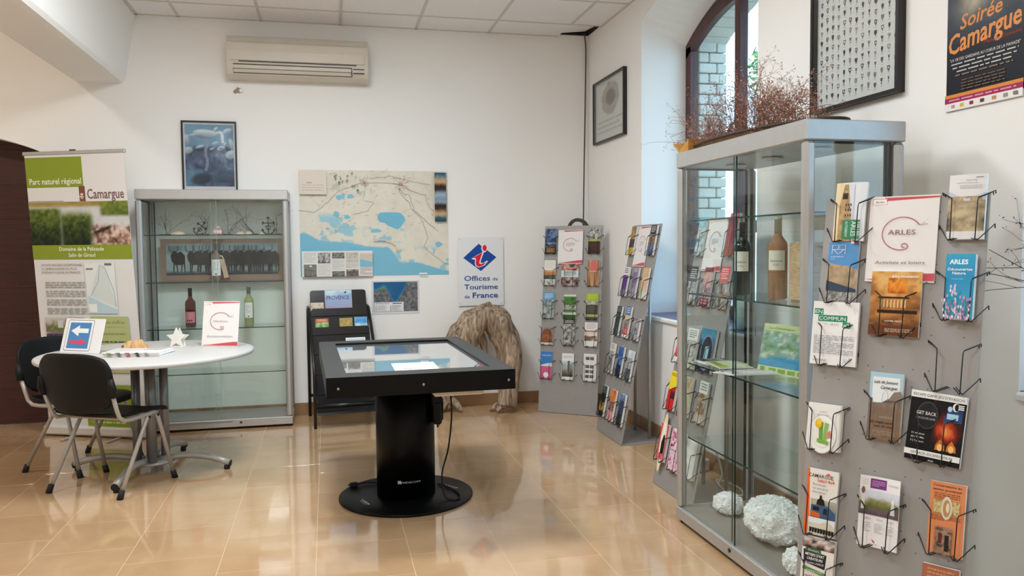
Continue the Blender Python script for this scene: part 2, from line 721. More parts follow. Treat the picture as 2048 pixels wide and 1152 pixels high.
def niche_arc(y, n, x):
    y0, y1 = n
    t = (y - (y0 + y1) / 2) / ((y1 - y0) / 2)
    za, zb = 2.907 - 0.15 * x / 0.34, 3.04 - 0.05 * x / 0.34
    return za + (zb - za) * (1 - t * t)


wr = MB()
ys = [0.0]
for n in NICHES:
    wr.box(0, ys[-1], -0.2, 0.34, n[1], 3.9)
    wr.box(0, n[1], -0.2, 0.34, n[0], SILL - 0.03)
    K = 20
    for k in range(K):
        a, b = n[1] + (n[0] - n[1]) * k / K, n[1] + (n[0] - n[1]) * (k + 1) / K
        P = [(0, a, niche_arc(a, n, 0)), (0, b, niche_arc(b, n, 0)), (0, b, 3.9), (0, a, 3.9),
             (0.34, a, niche_arc(a, n, 0.34)), (0.34, b, niche_arc(b, n, 0.34)), (0.34, b, 3.9), (0.34, a, 3.9)]
        wr.add(P, [(0, 1, 2, 3), (4, 7, 6, 5), (0, 4, 5, 1)])
    ys.append(n[0])
wr.box(0, ys[-1], -0.2, 0.34, YF, 3.9)
wall_r = tag(fix_normals(wr.build('wall_right', M_wall)), kind='structure')

# outer leaf of the right wall: pale bricks line the window jambs and arches outside the glass
M_brick = mat('outer_brick', '#c9c8bf', rough=0.85, var=0.10, nscale=6, bump=0.4, bscale=45)
M_mortar = mat('outer_mortar', '#b9b9b0', rough=0.9, var=0.08, nscale=20)
ow = MB()
OX0, OX1 = 0.42, 0.645
prev = 0.6
for n in NICHES:
    a, b = n[1] + 0.005, n[0] - 0.005
    ow.box(OX0, prev, -0.6, OX1 - 0.012, a + 0.012, 4.2)
    ow.box(OX0, a + 0.012, -0.6, OX1 - 0.012, b - 0.012, SILL)
    for k in range(16):
        c, d = a + (b - a) * k / 16, a + (b - a) * (k + 1) / 16
        zc, zd = niche_arc(c, n, 0.34) + 0.012, niche_arc(d, n, 0.34) + 0.012
        P = [(OX0, c, zc), (OX0, d, zd), (OX0, d, 4.2), (OX0, c, 4.2), (OX1 - 0.012, c, zc), (OX1 - 0.012, d, zd), (OX1 - 0.012, d, 4.2), (OX1 - 0.012, c, 4.2)]
        ow.add(P, [(0, 1, 2, 3), (4, 7, 6, 5), (0, 4, 5, 1)])
    prev = b - 0.012
ow.box(OX0, prev, -0.6, OX1 - 0.012, YF - 0.6, 4.2)
outer = tag(fix_normals(ow.build('wall_outside', M_mortar)), kind='structure')
n = NICHES[0]
rb = random.Random(3)
for side, yj in ((1, n[1]), (-1, n[0])):
    z = SILL + 0.01
    row = 0
    while z < 2.72:
        hgt = 0.066
        cuts = [OX0, OX0 + 0.145, OX1] if row % 2 else [OX0, OX0 + 0.085, OX1]
        for q in range(2):
            xa, xb = cuts[q] + 0.004, cuts[q + 1] - 0.004
            dy = rb.uniform(-0.004, 0.004)
            MB().rbox(xa, yj - side * 0.012 + dy - 0.03, z, xb, yj - side * 0.012 + dy + 0.03, z + hgt, 0.006).build('brick', M_brick, outer)
        z += hgt + 0.0085
        row += 1
K = 17
for k in range(K):
    a = n[1] + (n[0] - n[1]) * (k + 0.06) / K
    b = n[1] + (n[0] - n[1]) * (k + 0.94) / K
    za, zb = niche_arc(a, n, 0.34) + rb.uniform(-0.004, 0.004), niche_arc(b, n, 0.34)
    v = [(x, y, zz + t) for x in (OX0 + 0.003, OX1) for y, zz in ((a, za), (b, zb)) for t in (0, 0.2)]
    o = MB().add(v, [(0, 1, 3, 2), (4, 6, 7, 5), (0, 4, 5, 1), (2, 3, 7, 6), (0, 2, 6, 4), (1, 5, 7, 3)]).build('brick', M_brick, outer)
    fix_normals(o)

# ---- windows: brown arched casements with a transom
M_pane = glass_mat('window_glass', (0.985, 0.995, 1.0))


def window(name, n):
    y1, y0 = n[1] - 0.005, n[0] + 0.005
    yc = (y0 + y1) / 2
    w = tag(thing(name, None, None, (0.34, yc, SILL)), kind='structure')
    hw = (y1 - y0) / 2

    def arc(y, d):        # local
        t = min(1, abs(y) / hw)
        return 2.757 + 0.22 * (1 - t * t) - d - SILL
    fr = MB()
    N = 24
    sw = 0.075

    def ring(lo, hi, d0, d1, x0, x1):
        A = [lo + (hi - lo) * k / N for k in range(N + 1)]
        for k in range(N):
            p, q = A[k], A[k + 1]
            v = [(x, y, arc(y, dd)) for x in (x0, x1) for y in (p, q) for dd in (d0, d1)]
            fr.add(v, [(0, 1, 3, 2), (4, 6, 7, 5), (0, 4, 5, 1), (2, 3, 7, 6), (0, 2, 6, 4), (1, 5, 7, 3)])
    ring(-hw, hw, 0.0, sw + 0.02, 0, 0.045)
    for s in (-1, 1):
        fr.box(0, s * hw, 0, 0.045, s * (hw - sw), arc(hw, 0.02))
        fr.box(0.002, s * (hw - sw), 0.56, 0.043, s * 0.01, 0.64)
    fr.box(0, -hw, 0, 0.045, hw, 0.09)
    fr.box(-0.006, -0.004, 0.05, 0.046, 0.066, arc(0, sw))
    fix_normals(fr.build('frame', M_frame, w))
    hb = MB().tube([(-0.03, 0.03, 0.95), (-0.03, 0.03, 1.07)], 0.009)
    hb.tube([(-0.006, 0.03, 1.0), (-0.034, 0.03, 1.0)], 0.008)
    hb.build('handle', mat('brushed_steel', '#a8a6a2', rough=0.3, metal=1.0), w)
    for s in (-1, 1):
        for lo, hi, top in ((0.09, 0.56, False), (0.64, 3, True)):
            ya, yb = (0.066 if s > 0 else -0.004), s * (hw - sw)
            K = 10
            pts = [(ya, lo), (yb, lo)]
            if top:
                for k in range(K + 1):
                    y = yb + (ya - yb) * k / K
                    pts.append((y, arc(y, sw + 0.02)))
            else:
                pts += [(yb, hi), (ya, hi)]
            fix_normals(MB().prism(pts, 0.020, 0.025, axis='x').build('pane', M_pane, w))
    return w


window('window_1', NICHES[0])
window('window_2', NICHES[1])
for i, n in enumerate(NICHES):
    s_ = MB().rbox(-0.022, n[0] + 0.002, SILL - 0.034, 0.02, n[1] - 0.002, SILL - 0.002, 0.008)
    t = tag(s_.build('trim_%d' % (i + 2), M_white), kind='structure')
    MB().box(0.005, n[0] + 0.001, SILL - 0.03, 0.34, n[1] - 0.001, SILL).build('sill_top', M_sill, t)

# ---- skirting tiles
for nm, pts in (('baseboard_back', [(x, 'b') for x in np.arange(0, 6.6, TS)]), ('baseboard_right', [(x, 'r') for x in np.arange(0, 9.6, TS)])):
    e = tag(thing(nm, None, None, (0, 0, 0)), kind='structure')
    for q, k in pts:
        if k == 'b':
            a, b = -q - 0.001, -min(q + TS, 6.6) + 0.001
            if b < DX1 and a > DX0:
                if a > DX1 + 0.02:
                    b = DX1
                elif b < DX0 - 0.02:
                    a = DX0
                else:
                    continue
            MB().rbox(b, -0.012, 0.0, a, 0.0, 0.097, 0.003).build('skirting_tile', M_skirt, e)
        else:
            a, b = -q - 0.001, -min(q + TS, 9.6) + 0.001
            MB().rbox(-0.012, b, 0.0, 0.0, a, 0.097, 0.003).build('skirting_tile', M_skirt, e)

# ---- suspended ceiling: 60 cm tiles on rails, one cut tile by the corner has slipped
ce = MB()
ce.box(-3.567, YF, CZ + 0.25, 0.34, 0.0, CZ + 0.45)
ceil = tag(ce.build('ceiling', M_dark), kind='structure')
tag(MB().box(XL, YF, CZL, -3.7, 0, CZL + 0.1).build('ceiling_bay', M_wall), kind='structure')
xs = [-3.567, -3.264, -2.664, -2.064, -1.464, -0.864, -0.264, 0.0]
yy = [0.0, -0.372] + [-0.372 - 0.6 * k for k in range(1, 15)] + [YF]
FILL_LIGHTS = [(-2.364, -2.472), (-1.764, -3.672), (-2.964, -5.472), (-2.964, -7.872)]
for i in range(len(xs) - 1):
    for j in range(len(yy) - 1):
        a, b = xs[i], xs[i + 1]
        c, d = yy[j + 1], yy[j]
        cx, cy = (a + b) / 2, (c + d) / 2
        if any(abs(cx - l[0]) < 0.1 and abs(cy - l[1]) < 0.1 for l in FILL_LIGHTS):
            continue
        if i == len(xs) - 2 and j == 0:
            # the slipped corner tile
            o = MB().box(-0.125, -0.175, 0, 0.125, 0.175, 0.014).build('ceiling_tile', M_ceil, ceil)
            o.location = (-0.148, -0.195, CZ + 0.022)
            o.rotation_euler = (0.07, -0.12, 0.04)
            continue
        MB().box(a + 0.003, c + 0.003, CZ, b - 0.003, d - 0.003, CZ + 0.014).build('ceiling_tile', M_ceil, ceil)
for x in xs[1:-1]:
    MB().box(x - 0.011, YF, CZ - 0.004, x + 0.011, 0 if x < -0.3 else -0.36, CZ + 0.001).build('ceiling_rail', M_rail, ceil)
for y in yy[1:-1]:
    MB().box(-3.567, y - 0.011, CZ - 0.0035, 0, y + 0.011, CZ + 0.0015).build('ceiling_rail', M_rail, ceil)
MB().box(-3.567, -0.018, CZ - 0.004, -0.27, 0, CZ + 0.001).build('ceiling_rail', M_rail, ceil)
MB().box(-0.018, YF, CZ - 0.004, 0, -0.34, CZ + 0.001).build('ceiling_rail', M_rail, ceil)
MB().box(-3.567, YF, CZ - 0.004, -3.545, 0, CZ + 0.001).build('ceiling_rail', M_rail, ceil)

for bx in ((-0.9, -0.006, 0.0, 0.0), (-0.006, -0.9, 0.0, 0.0)):
    MB().box(bx[0], bx[1], CZ + 0.016, bx[2], bx[3], CZ + 0.25).build('void_shade_sheet', M_dark, ceil)  # dark sheets added over the walls so the void looks unlit

# ---- lamps: unseen ceiling panels added to brighten the room, a round lamp in the bay
M_fillw = emit_mat('fill_diffuser_white', (0.93, 0.97, 1.0), 6)
M_lampy = emit_mat('lamp_diffuser_warm', (1.0, 0.85, 0.66), 12)
LN = ['above the touch table', 'in the middle of the room', 'beside the beam above the viewer', 'at the far end behind the viewer']
for (x, y), nm in zip(FILL_LIGHTS, LN):
    t = thing('fill_light_panel', 'added square ceiling fill light ' + nm, 'light', (x, y, CZ), group='added ceiling fill lights')
    MB().box(-0.297, -0.297, 0.0, 0.297, 0.297, 0.06).build('housing', M_white, t)
    MB().box(-0.27, -0.27, -0.006, 0.27, 0.27, -0.001).build('diffuser', M_fillw, t)
    l = bpy.data.lights.new('panel_fill_light', 'AREA')
    l.size = 0.54
    l.energy = FILL_MAIN * ((1.3 if x < -2 else 0.35) if y > -4 else 0.72)
    l.color = (0.90, 0.965, 1.0)
    o = obj('panel_fill_light', l, None, t, (0, 0, -0.02))
t = thing('ceiling_lamp', 'round white lamp on the higher ceiling left of the beam', 'lamp', (-4.95, -2.3, CZL))
MB().lathe([(0.02, 0), (0.06, -0.02), (0.06, -0.04)], 20).build('rose', M_white, t)
MB().tube([(0, 0, -0.03), (0, 0, -0.22)], 0.008).build('rod', M_white, t)
MB().lathe([(0.03, -0.2), (0.2, -0.25), (0.22, -0.3)], 28).build('shade', M_white, t)
MB().lathe([(0.0, -0.296), (0.2, -0.296), (0.2, -0.302), (0.0, -0.302)], 28).build('diffuser', M_lampy, t)
l = bpy.data.lights.new('bay_light', 'AREA')
l.shape = 'DISK'
l.size = 0.4
l.energy = LAMP_WARM
l.color = (1.0, 0.90, 0.76)
obj('bay_light', l, None, t, (0, 0, -0.31))

# ---- outdoors
tag(MB().box(0.65, -25, -0.7, 40, 20, -0.6).build('ground', mat('outdoor_gravel', '#b5ab98', rough=0.95, var=0.15, nscale=3)), kind='structure')


def tree(loc, hgt, rad, label, seed):
    t = thing('tree', label, 'tree', loc)
    MB().tube([(0, 0, 0), (0.05, 0.02, hgt * 0.5), (0, 0.05, hgt * 0.8)], [0.14, 0.1, 0.05]).build('trunk', mat('bark', '#5b4a3b', rough=0.9, var=0.2), t)
    f = MB()
    rr = random.Random(seed)
    for k in range(1800):
        v = Vector((rr.gauss(0, 1), rr.gauss(0, 1), rr.gauss(0, 1))).normalized() * rad * rr.uniform(0.35, 1) ** 0.5
        c = Vector((0, 0, hgt * 0.75)) + Vector((v.x, v.y, v.z * 0.9))
        a = Vector((rr.gauss(0, 1), rr.gauss(0, 1), rr.gauss(0, 1))).normalized()
        b = a.orthogonal().normalized()
        q = rr.uniform(0.06, 0.12)
        f.add([c - a * q, c + b * q * 0.5, c + a * q, c - b * q * 0.5], [(0, 1, 2, 3)])
    tag(f.build('foliage', mat('leaf_green', '#5f8a3e', rough=0.6, var=0.3, nscale=4), t), kind='stuff')


tree((8.05, 9.2, -0.6), 7.6, 1.2, 'leafy green tree outside the arched window', 5)
# ================================================================== furniture
M_alu = mat('anodised_aluminium', '#b9b8b6', rough=0.38, metal=0.55, var=0.03, nscale=30)
M_alu2 = mat('painted_grey_tube', '#b4b1ac', rough=0.4, metal=0.35, var=0.03)
M_blk = mat('black_plastic', '#0c0c0d', rough=0.55, spec=0.3, var=0.15, nscale=20, bump=0.08, bscale=300)
M_blkmet = mat('black_lacquer', '#0e0e10', rough=0.32, var=0.1)
M_rubber = mat('black_rubber', '#101012', rough=0.7)
M_steel = MATS['brushed_steel']
M_glass = glass_mat('cabinet_glass', (0.963, 0.985, 0.978), boost=0.8)
M_shelf = glass_mat('shelf_glass', (0.955, 0.982, 0.973), boost=0.8)
M_gedge = mat('glass_edge', '#12312f', rough=0.15, var=0.1)
M_gedge2 = mat('glass_edge_pale', '#8fa39d', rough=0.2, var=0.05)
M_tabletop = mat('white_laminate', '#c6c5c3', rough=0.5, var=0.01, spec=0.3)
M_paper = mat('white_paper', '#efeeec', rough=0.55, var=0.01)


# ---- glazed display cabinet 1.05 x 0.40 x 1.765 m; local x along the front, front faces -y, origin at floor front left
def cabinet(label, loc, rotz, shelves, open_front, handle):
    t = thing('display_cabinet', label, 'cabinet', loc, (0, 0, rotz), 'aluminium glazed display cabinets')
    W, D, H, p = 1.05, 0.40, 1.765, 0.042
    MB().rbox(0, 0, H - 0.072, W, D, H, 0.004).build('top_panel', M_alu, t)
    MB().rbox(0, 0, 0.018, W, D, 0.075, 0.004).build('base_panel', M_alu, t)
    MB().box(0.02, 0.02, 0.0755, W - 0.02, D - 0.02, 0.078).build('base_deck', mat('deck_grey', '#8d8782', rough=0.5, var=0.05), t)
    for x in (0, W - p):
        for y in (0, D - p):
            MB().rbox(x, y, 0.0755, x + p, y + p, H - 0.0725, 0.012).build('post', M_alu, t)
    for x in (0.03, W - 0.03):
        for y in (0.03, D - 0.03):
            MB().lathe([(0.016, 0), (0.016, 0.018)], 10, (x, y, 0)).build('foot', M_rubber, t)
    z0, z1 = 0.076, H - 0.073
    half = W / 2
    a = MB().box(p, 0.012, z0, half + 0.02, 0.017, z1).build('glass_door', M_glass, t)
    b = MB().box(half - 0.02, 0.022, z0, W - p, 0.027, z1).build('glass_door', M_glass, t)
    for o, x in ((a, half + 0.02), (b, half - 0.02)):
        y = 0.012 if o is a else 0.022
        MB().box(x - 0.001, y - 0.0004, z0, x + 0.001, y + 0.0054, z1).build('glass_edge', M_gedge if not handle else M_gedge2, o)
    MB().box(p, D - 0.02, z0, W - p, D - 0.015, z1).build('glass_back', M_glass, t)
    for x in (0.016, W - 0.021):
        MB().box(x, p, z0, x + 0.005, D - p, z1).build('glass_side', M_glass, t)
    for x in (0.024, W - 0.026):
        MB().box(x - 0.001, D - p - 0.012, z0, x + 0.003, D - p, z1).build('gasket', M_rubber, t)
        MB().box(x - 0.001, p, z1 - 0.008, x + 0.003, D - p, z1).build('gasket', M_rubber, t)
    # dark shelf standards inside, at the back
    for x in (p + 0.012, W - p - 0.020):
        MB().box(x, D - 0.045, z0, x + 0.008, D - 0.033, z1).build('shelf_standard', mat('standard_grey', '#3d4040', rough=0.4, metal=0.4), t)
    for z in shelves:
        s = MB().box(p + 0.004, 0.045, z - 0.006, W - p - 0.004, D - 0.03, z).build('glass_shelf', M_shelf, t)
        MB().box(p + 0.004, 0.0425, z - 0.0062, W - p - 0.004, 0.0449, z + 0.0002).build('shelf_edge', M_gedge, s)
        MB().box(W - p - 0.0039, 0.046, z - 0.0062, W - p - 0.002, D - 0.031, z + 0.0002).build('shelf_edge', M_gedge, s)
    for x in (0.22, 0.52, 0.84):
        r = MB().lathe([(0.026, -0.0755), (0.045, -0.0755), (0.047, -0.08), (0.03, -0.084), (0.026, -0.08)], 28, (x, 0.19, H)).build('spotlight', mat('spot_ring', '#c6c6c3', rough=0.3), t)
        MB().lathe([(0.0, -0.078), (0.026, -0.078), (0.026, -0.074)], 20, (x, 0.19, H)).build('lens', mat('lamp_lens', '#5d6467', rough=0.1), r)
    if handle:
        h = MB().rbox(0.05, -0.004, 0.058, 0.62, 0.0, 0.070, 0.001)
        h.build('door_pull', mat('pull_grey', '#9b9a9a', rough=0.4, metal=0.4), t)
    l = MB().lathe([(0.0, 0), (0.009, 0), (0.009, 0.004), (0, 0.004)], 14)
    l.xf(Matrix.Translation((0.68 if handle else 0.53, -0.0005, 0.052)) @ Matrix.Rotation(PI / 2, 4, 'X'))
    l.build('lock', mat('lock_dark', '#4a4a4c', rough=0.3, metal=0.8), t)
    return t


cabL = cabinet('grey aluminium glass cabinet against the back wall, behind the round table', (-3.527, -0.408, 0), 0, [1.44, 1.094, 0.752, 0.418], False, True)
cabR = cabinet('large grey aluminium glass cabinet in the right foreground holding wine and salt', (-0.583, -3.025, 0), -PI / 2, [1.447, 1.106, 0.775, 0.418], False, False)


# ---- tilted perforated leaflet stands 0.5 x 1.5 m
M_pan = mat('stand_grey_steel', '#9a9794', rough=0.5, metal=0.15, var=0.02, nscale=20)
M_hole = mat('perforation', '#6a6663', rough=0.8)
PW, PH = 0.5, 1.503


class Stand:
    def __init__(s, label, x, y, th, a, posts=True):
        s.base, s.th, s.a = Vector((x, y, 0)), th, a
        s.o = thing('leaflet_stand', label, 'display stand', (x, y, 0), (0, 0, th), 'grey tilted leaflet stands')
        rx = (-a, 0, 0)
        p = MB().rbox(0, 0.0, 0.0, PW, 0.004, PH, 0.0012).build('panel', M_pan, s.o, (0, 0, 0.002), rx)
        hp = []
        h = MB()
        for r in range(26):
            for c in range(10):
                xx, zz = 0.045 + c * 0.0455, 0.06 + r * 0.0555
                if (r % 3 != 2) and (c % 3 != 2):
                    h.add([(xx + 0.0026 * math.cos(t), -0.0004, zz + 0.0026 * math.sin(t)) for t in [k * PI / 4 for k in range(8)]], [tuple(range(8))])
        tag(h.build('perforations', M_hole, p), kind='stuff')
        top = PH * math.sin(a)
        dep = top + 0.02
        MB().rbox(0.0, 0.006, 0.0, PW, dep, 0.006, 0.001).build('base_plate', M_pan, s.o)
        for xx in (0.12, 0.38):
            yy_ = dep - 0.06
            zt = min(yy_ / math.tan(a) - 0.02, 1.05)
            MB().tube([(xx, yy_, 0.006), (xx, yy_, zt)], 0.011, 10).build('post', M_alu2, s.o)
            zq = min(zt, 1.0) * 0.92
            MB().tube([(xx, yy_, zq), (xx, zq * math.tan(a) + 0.006, zq)], 0.009, 8).build('bracket', M_alu2, s.o)
        u = Vector((math.cos(th), math.sin(th), 0))
        n = Vector((math.sin(th), -math.cos(th), 0))
        s.u, s.v = u, Vector((0, 0, 1)) * math.cos(a) - n * math.sin(a)
        s.N = u.cross(s.v)           # out of the panel, towards the reader
        s.rot = (-a, 0, th)

    def at(s, u, v, out=0.0):
        return s.base + Vector((0, 0, 0.002)) + s.u * u + s.v * v + s.N * out


stand1 = Stand('grey leaflet stand across the back right corner', -0.568, -0.392, -0.664, 0.118)
stand2 = Stand('tilted grey leaflet stand left of the blue-lit window niche', -0.3206, -1.105, -1.568, 0.196)
stand3 = Stand('grey leaflet stand partly hidden behind the large glass cabinet', -0.443, -2.415, -1.57, 0.195)
stand4 = Stand('grey leaflet stand nearest the viewer at the right edge', -0.729, -4.232, -1.0, 0.17)

# ---- round white table
tb = thing('round_table', 'round white table on grey columns with star feet', 'table', (-3.262, -1.40, 0))
R = 0.605
MB().lathe([(0, 0.694), (R - 0.01, 0.694), (R - 0.003, 0.697), (R, 0.704), (R, 0.712), (R - 0.003, 0.7175), (R - 0.01, 0.72), (0, 0.72)], 72).build('table_top', M_tabletop, tb)
for dx, dy in ((-0.075, -0.02), (0.075, 0.02), (-0.02, 0.075), (0.02, -0.075)):
    MB().tube([(dx, dy, 0.06), (dx, dy, 0.693)], 0.033, 14, flat=0.75).build('column', mat('table_column_grey', '#8b8a8c', rough=0.35, metal=0.5), tb)
MB().rbox(-0.16, -0.16, 0.680, 0.16, 0.16, 0.6935, 0.003).build('mount_plate', M_blkmet, tb)
MB().lathe([(0, 0.05), (0.13, 0.05), (0.13, 0.062), (0, 0.064)], 28).build('hub', M_alu2, tb)
for a in (-0.22, 1.34, 2.92, 4.5):
    pts = [(0.05 + 0.42 * q, 0, 0.065 + 0.03 * math.sin(PI * min(1, q * 0.9)) - 0.035 * q * q) for q in [k / 8 for k in range(9)]]
    f = MB().tube(pts, 0.021, 10, flat=0.9)
    f.xf(Matrix.Rotation(a, 4, 'Z'))
    ft = f.build('foot', M_alu2, tb)
    g = MB().lathe([(0.017, 0), (0.017, 0.022)], 12, (0.452, 0, 0))
    g.tube([(0.47, 0, 0.034), (0.476, 0, 0.033)], 0.021, 10)
    g.xf(Matrix.Rotation(a, 4, 'Z'))
    g.build('glide', M_rubber, ft)


# ---- stacking chairs; local +y is forward
def chair(label, loc, rotz):
    t = thing('stacking_chair', label, 'chair', loc, (0, 0, rotz), 'black stacking chairs at the round table')

    def seat(u, v):
        x = (u - 0.5) * 0.43
        e = abs(2 * u - 1)
        y = -0.19 + 0.42 * v
        w = 1.0 - 0.10 * (abs(2 * v - 1) ** 4)
        z = 0.428 + 0.012 * e * e - 0.028 * max(0, (v - 0.75) / 0.25) ** 2 + 0.02 * max(0, (0.2 - v) / 0.2) ** 2
        return (x * w, y, z)
    MB().shell(seat, (0, 0, -0.014), 14, 14).build('seat', M_blk, t)

    def back(u, v):
        a, b = 2 * u - 1, 2 * v - 1
        # square to a rounded shield
        x = a * 0.235 * (1 - 0.16 * b * b * b * b) * (1.0 - 0.10 * max(0, -b))
        zc = b * 0.165 * (1 - 0.20 * a * a * a * a)
        y = -0.235 - 0.05 * (1 - a * a) - 0.045 * (b + 1) * 0.5 + 0.02
        return (x, y, 0.625 + zc)
    MB().shell(back, (0, 0.013, 0), 18, 14).build('backrest', M_blk, t)
    for s in (-1, 1):
        x = s * 0.222
        rail = [(x, 0.105, 0.405), (x, 0.08, 0.412), (x, -0.10, 0.408), (x, -0.15, 0.412), (x, -0.182, 0.435), (x, -0.20, 0.48), (x * 1.02, -0.235, 0.585)]
        up = MB().tube(rail, 0.0115, 10).build('side_frame', M_alu2, t)
        br = MB().tube([(x * 1.02, -0.226, 0.555), (x * 1.03, -0.238, 0.60), (x * 1.03, -0.244, 0.655)], [0.021, 0.023, 0.014], 10, flat=1.1)
        br.build('bracket', M_blk, up)
        rl = MB().tube([(x, 0.07, 0.412), (x * 1.002, 0.035, 0.404), (x * 1.01, 0.012, 0.375), (s * 0.235, -0.205, 0.022)], 0.0115, 10).build('leg', M_alu2, t)
        MB().tube([(s * 0.2345, -0.195, 0.045), (s * 0.236, -0.215, 0.0)], [0.0155, 0.0175], 12).build('foot_cap', M_rubber, rl)
        fl_ = MB().tube([(x, 0.10, 0.404), (x * 1.01, 0.112, 0.375), (s * 0.242, 0.205, 0.022)], 0.0115, 10).build('leg', M_alu2, t)
        MB().tube([(s * 0.2415, 0.198, 0.045), (s * 0.243, 0.213, 0.0)], [0.0155, 0.0175], 12).build('foot_cap', M_rubber, fl_)
        for yy_ in (0.03, 0.10):
            b = MB().lathe([(0, 0), (0.008, 0), (0.008, 0.004), (0, 0.005)], 12)
            b.xf(Matrix.Translation((x + s * 0.0105, yy_, 0.396)) @ Matrix.Rotation(s * PI / 2, 4, 'Y'))
            b.build('bolt', M_rubber, up)
    for yy_ in (-0.10, 0.07):
        MB().tube([(-0.222, yy_, 0.408), (0.222, yy_, 0.408)], 0.009, 8).build('cross_bar', M_alu2, t)
    return t


chair('black stacking chair in front, its back turned to the viewer', (-3.411, -1.685, 0), math.atan2(0.877, 0.48) - PI / 2)
chair('black stacking chair behind, beside the dark red door', (-3.70, -1.165, 0), math.atan2(-0.5, 0.866) - PI / 2)

# ---- touch-screen table
KX, KY, KR = -1.813, -2.305, 0.031
ks = thing('touch_screen_table', 'black touch-screen table on a round foot in the middle', 'kiosk', (KX, KY, 0), (0, 0, KR))
M_kblk = mat('kiosk_black', '#060607', rough=0.36, spec=0.18, var=0.06)
M_kfr = mat('kiosk_anthracite', '#2c2d2e', rough=0.45, var=0.03, nscale=40, bump=0.04, bscale=400)
bp_ = MB().lathe([(0, 0), (0.352, 0), (0.356, 0.003), (0.356, 0.012), (0.352, 0.015), (0, 0.015)], 80).build('base_plate', M_kblk, ks)
cl = MB().lathe([(0.156, 0.0152), (0.156, 0.68)], 56, sx=1.0, sy=0.82).build('column', M_kblk, ks)
W2, D2, ZT = 0.4265, 0.694, 0.768
hd = MB()
hd.box(-W2, -D2, ZT - 0.092, W2, D2, ZT - 0.03)
hd.build('housing', M_kblk, ks)
# bevelled frame round the sunk screen
ix, iy0, iy1 = 0.335, -0.575, 0.575
fr = MB()
O = [(-W2, -D2), (W2, -D2), (W2, D2), (-W2, D2)]
I = [(-ix, iy0), (ix, iy0), (ix, iy1), (-ix, iy1)]
for k in range(4):
    l = (k + 1) % 4
    fr.add([(*O[k], ZT), (*O[l], ZT), (*I[l], ZT), (*I[k], ZT)], [(0, 1, 2, 3)])
fr.build('frame', M_kfr, ks)
fs = MB()
for k in range(4):
    l = (k + 1) % 4
    fs.add([(*O[k], ZT - 0.03), (*O[l], ZT - 0.03), (*O[l], ZT), (*O[k], ZT)], [(0, 1, 2, 3)])
    fs.add([(*I[k], ZT), (*I[l], ZT), (*I[l], ZT - 0.016), (*I[k], ZT - 0.016)], [(0, 1, 2, 3)])
fs.build('rim', M_kblk, ks)


def screen_mat():
    m = bpy.data.materials.new('screen_glass')
    m.use_nodes = True
    nt = m.node_tree
    b = nt.nodes['Principled BSDF']
    b.inputs['Base Color'].default_value = (0.74, 0.765, 0.77, 1)
    b.inputs['Metallic'].default_value = 0.85
    b.inputs['Roughness'].default_value = 0.015
    n = nt.nodes.new('ShaderNodeTexNoise')
    n.inputs['Scale'].default_value = 3
    r = nt.nodes.new('ShaderNodeMapRange')
    r.inputs['To Min'].default_value = 0.01
    r.inputs['To Max'].default_value = 0.03
    nt.links.new(n.outputs['Fac'], r.inputs['Value'])
    nt.links.new(r.outputs['Result'], b.inputs['Roughness'])
    return m


MB().box(-ix, iy0, ZT - 0.022, ix, iy1, ZT - 0.012).build('screen', screen_mat(), ks)
for x in (-0.375, 0.0, 0.395):
    b = MB().lathe([(0, 0), (0.0065, 0), (0.005, 0.003), (0, 0.0035)], 12)
    b.xf(Matrix.Translation((x, -D2, ZT - 0.05)) @ Matrix.Rotation(PI / 2, 4, 'X'))
    b.build('screw', M_steel, ks)
MB().rbox(0.06, -0.60, ZT - 0.128, 0.30, -0.30, ZT - 0.0925, 0.008).build('cable_tray', mat('cream_plastic', '#d9d0c2', rough=0.45), ks)
# maker's lettering on the column and the foot
P = Print(0.12, 0.02)
P.text('VIDECOM', 0.22, 0.2, 0.78, '#d9d9d9', shear=0.25, hgt=0.5)
P.poly([(0.0, 0.95), (0.06, 0.95), (0.17, 0.1), (0.12, 0.1)], '#e8e8e8').poly([(0.08, 0.95), (0.13, 0.95), (0.2, 0.45), (0.17, 0.3)], '#e8e8e8').poly([(0.0, 0.6), (0.04, 0.6), (0.08, 0.1), (0.03, 0.1)], '#e8e8e8')
cyr = lambda x, z: 0.128 * (1 - math.sqrt(max(0, 1 - (x / 0.156) ** 2)))
P.build('logo_lettering', cl, (0.0, -0.1285, 0.10), bend=cyr, m=ink_mat('white_vinyl', 0.4))
for x, y, r in ((-0.245, -0.10, -1.25), (0.235, 0.03, -0.95)):
    P = Print(0.10, 0.03)
    P.text('VIDECOM', 0.22, 0.5, 0.78, '#d8d8d8', bold=0.03, shear=0.2)
    P.poly([(0.0, 1.0), (0.06, 1.0), (0.19, 0.45), (0.12, 0.45)], '#d8d8d8')
    P.para(0.2, 0.05, 0.95, 0.25, 1, '#a8a8a8', fill=0.7, seed=3)
    P.build('logo_lettering', bp_, (x, y, 0.0152), (-PI / 2, 0, r), m=ink_mat('white_vinyl', 0.4))

# ---- things at the touch table
pp = tag(MB().box(-0.105, -0.1485, 0, 0.105, 0.1485, 0.0008).build('paper_sheet', M_paper, None, (-1.798, -2.722, 0.768 - 0.0118), (0, 0, 0.0)), 'white notice sheet lying on the touch screen', 'paper')
P = Print(0.21, 0.297)
P.para(0.36, 0.60, 0.66, 0.66, 2, '#8a8a8a', seed=2).para(0.2, 0.28, 0.72, 0.4, 4, '#a2a2a2', seed=4).ell(0.78, 0.10, 0.05, 0.05, '#777777')
P.build('small_print', pp, (0, -0.1485, 0.0008), (-PI / 2, 0, 0))


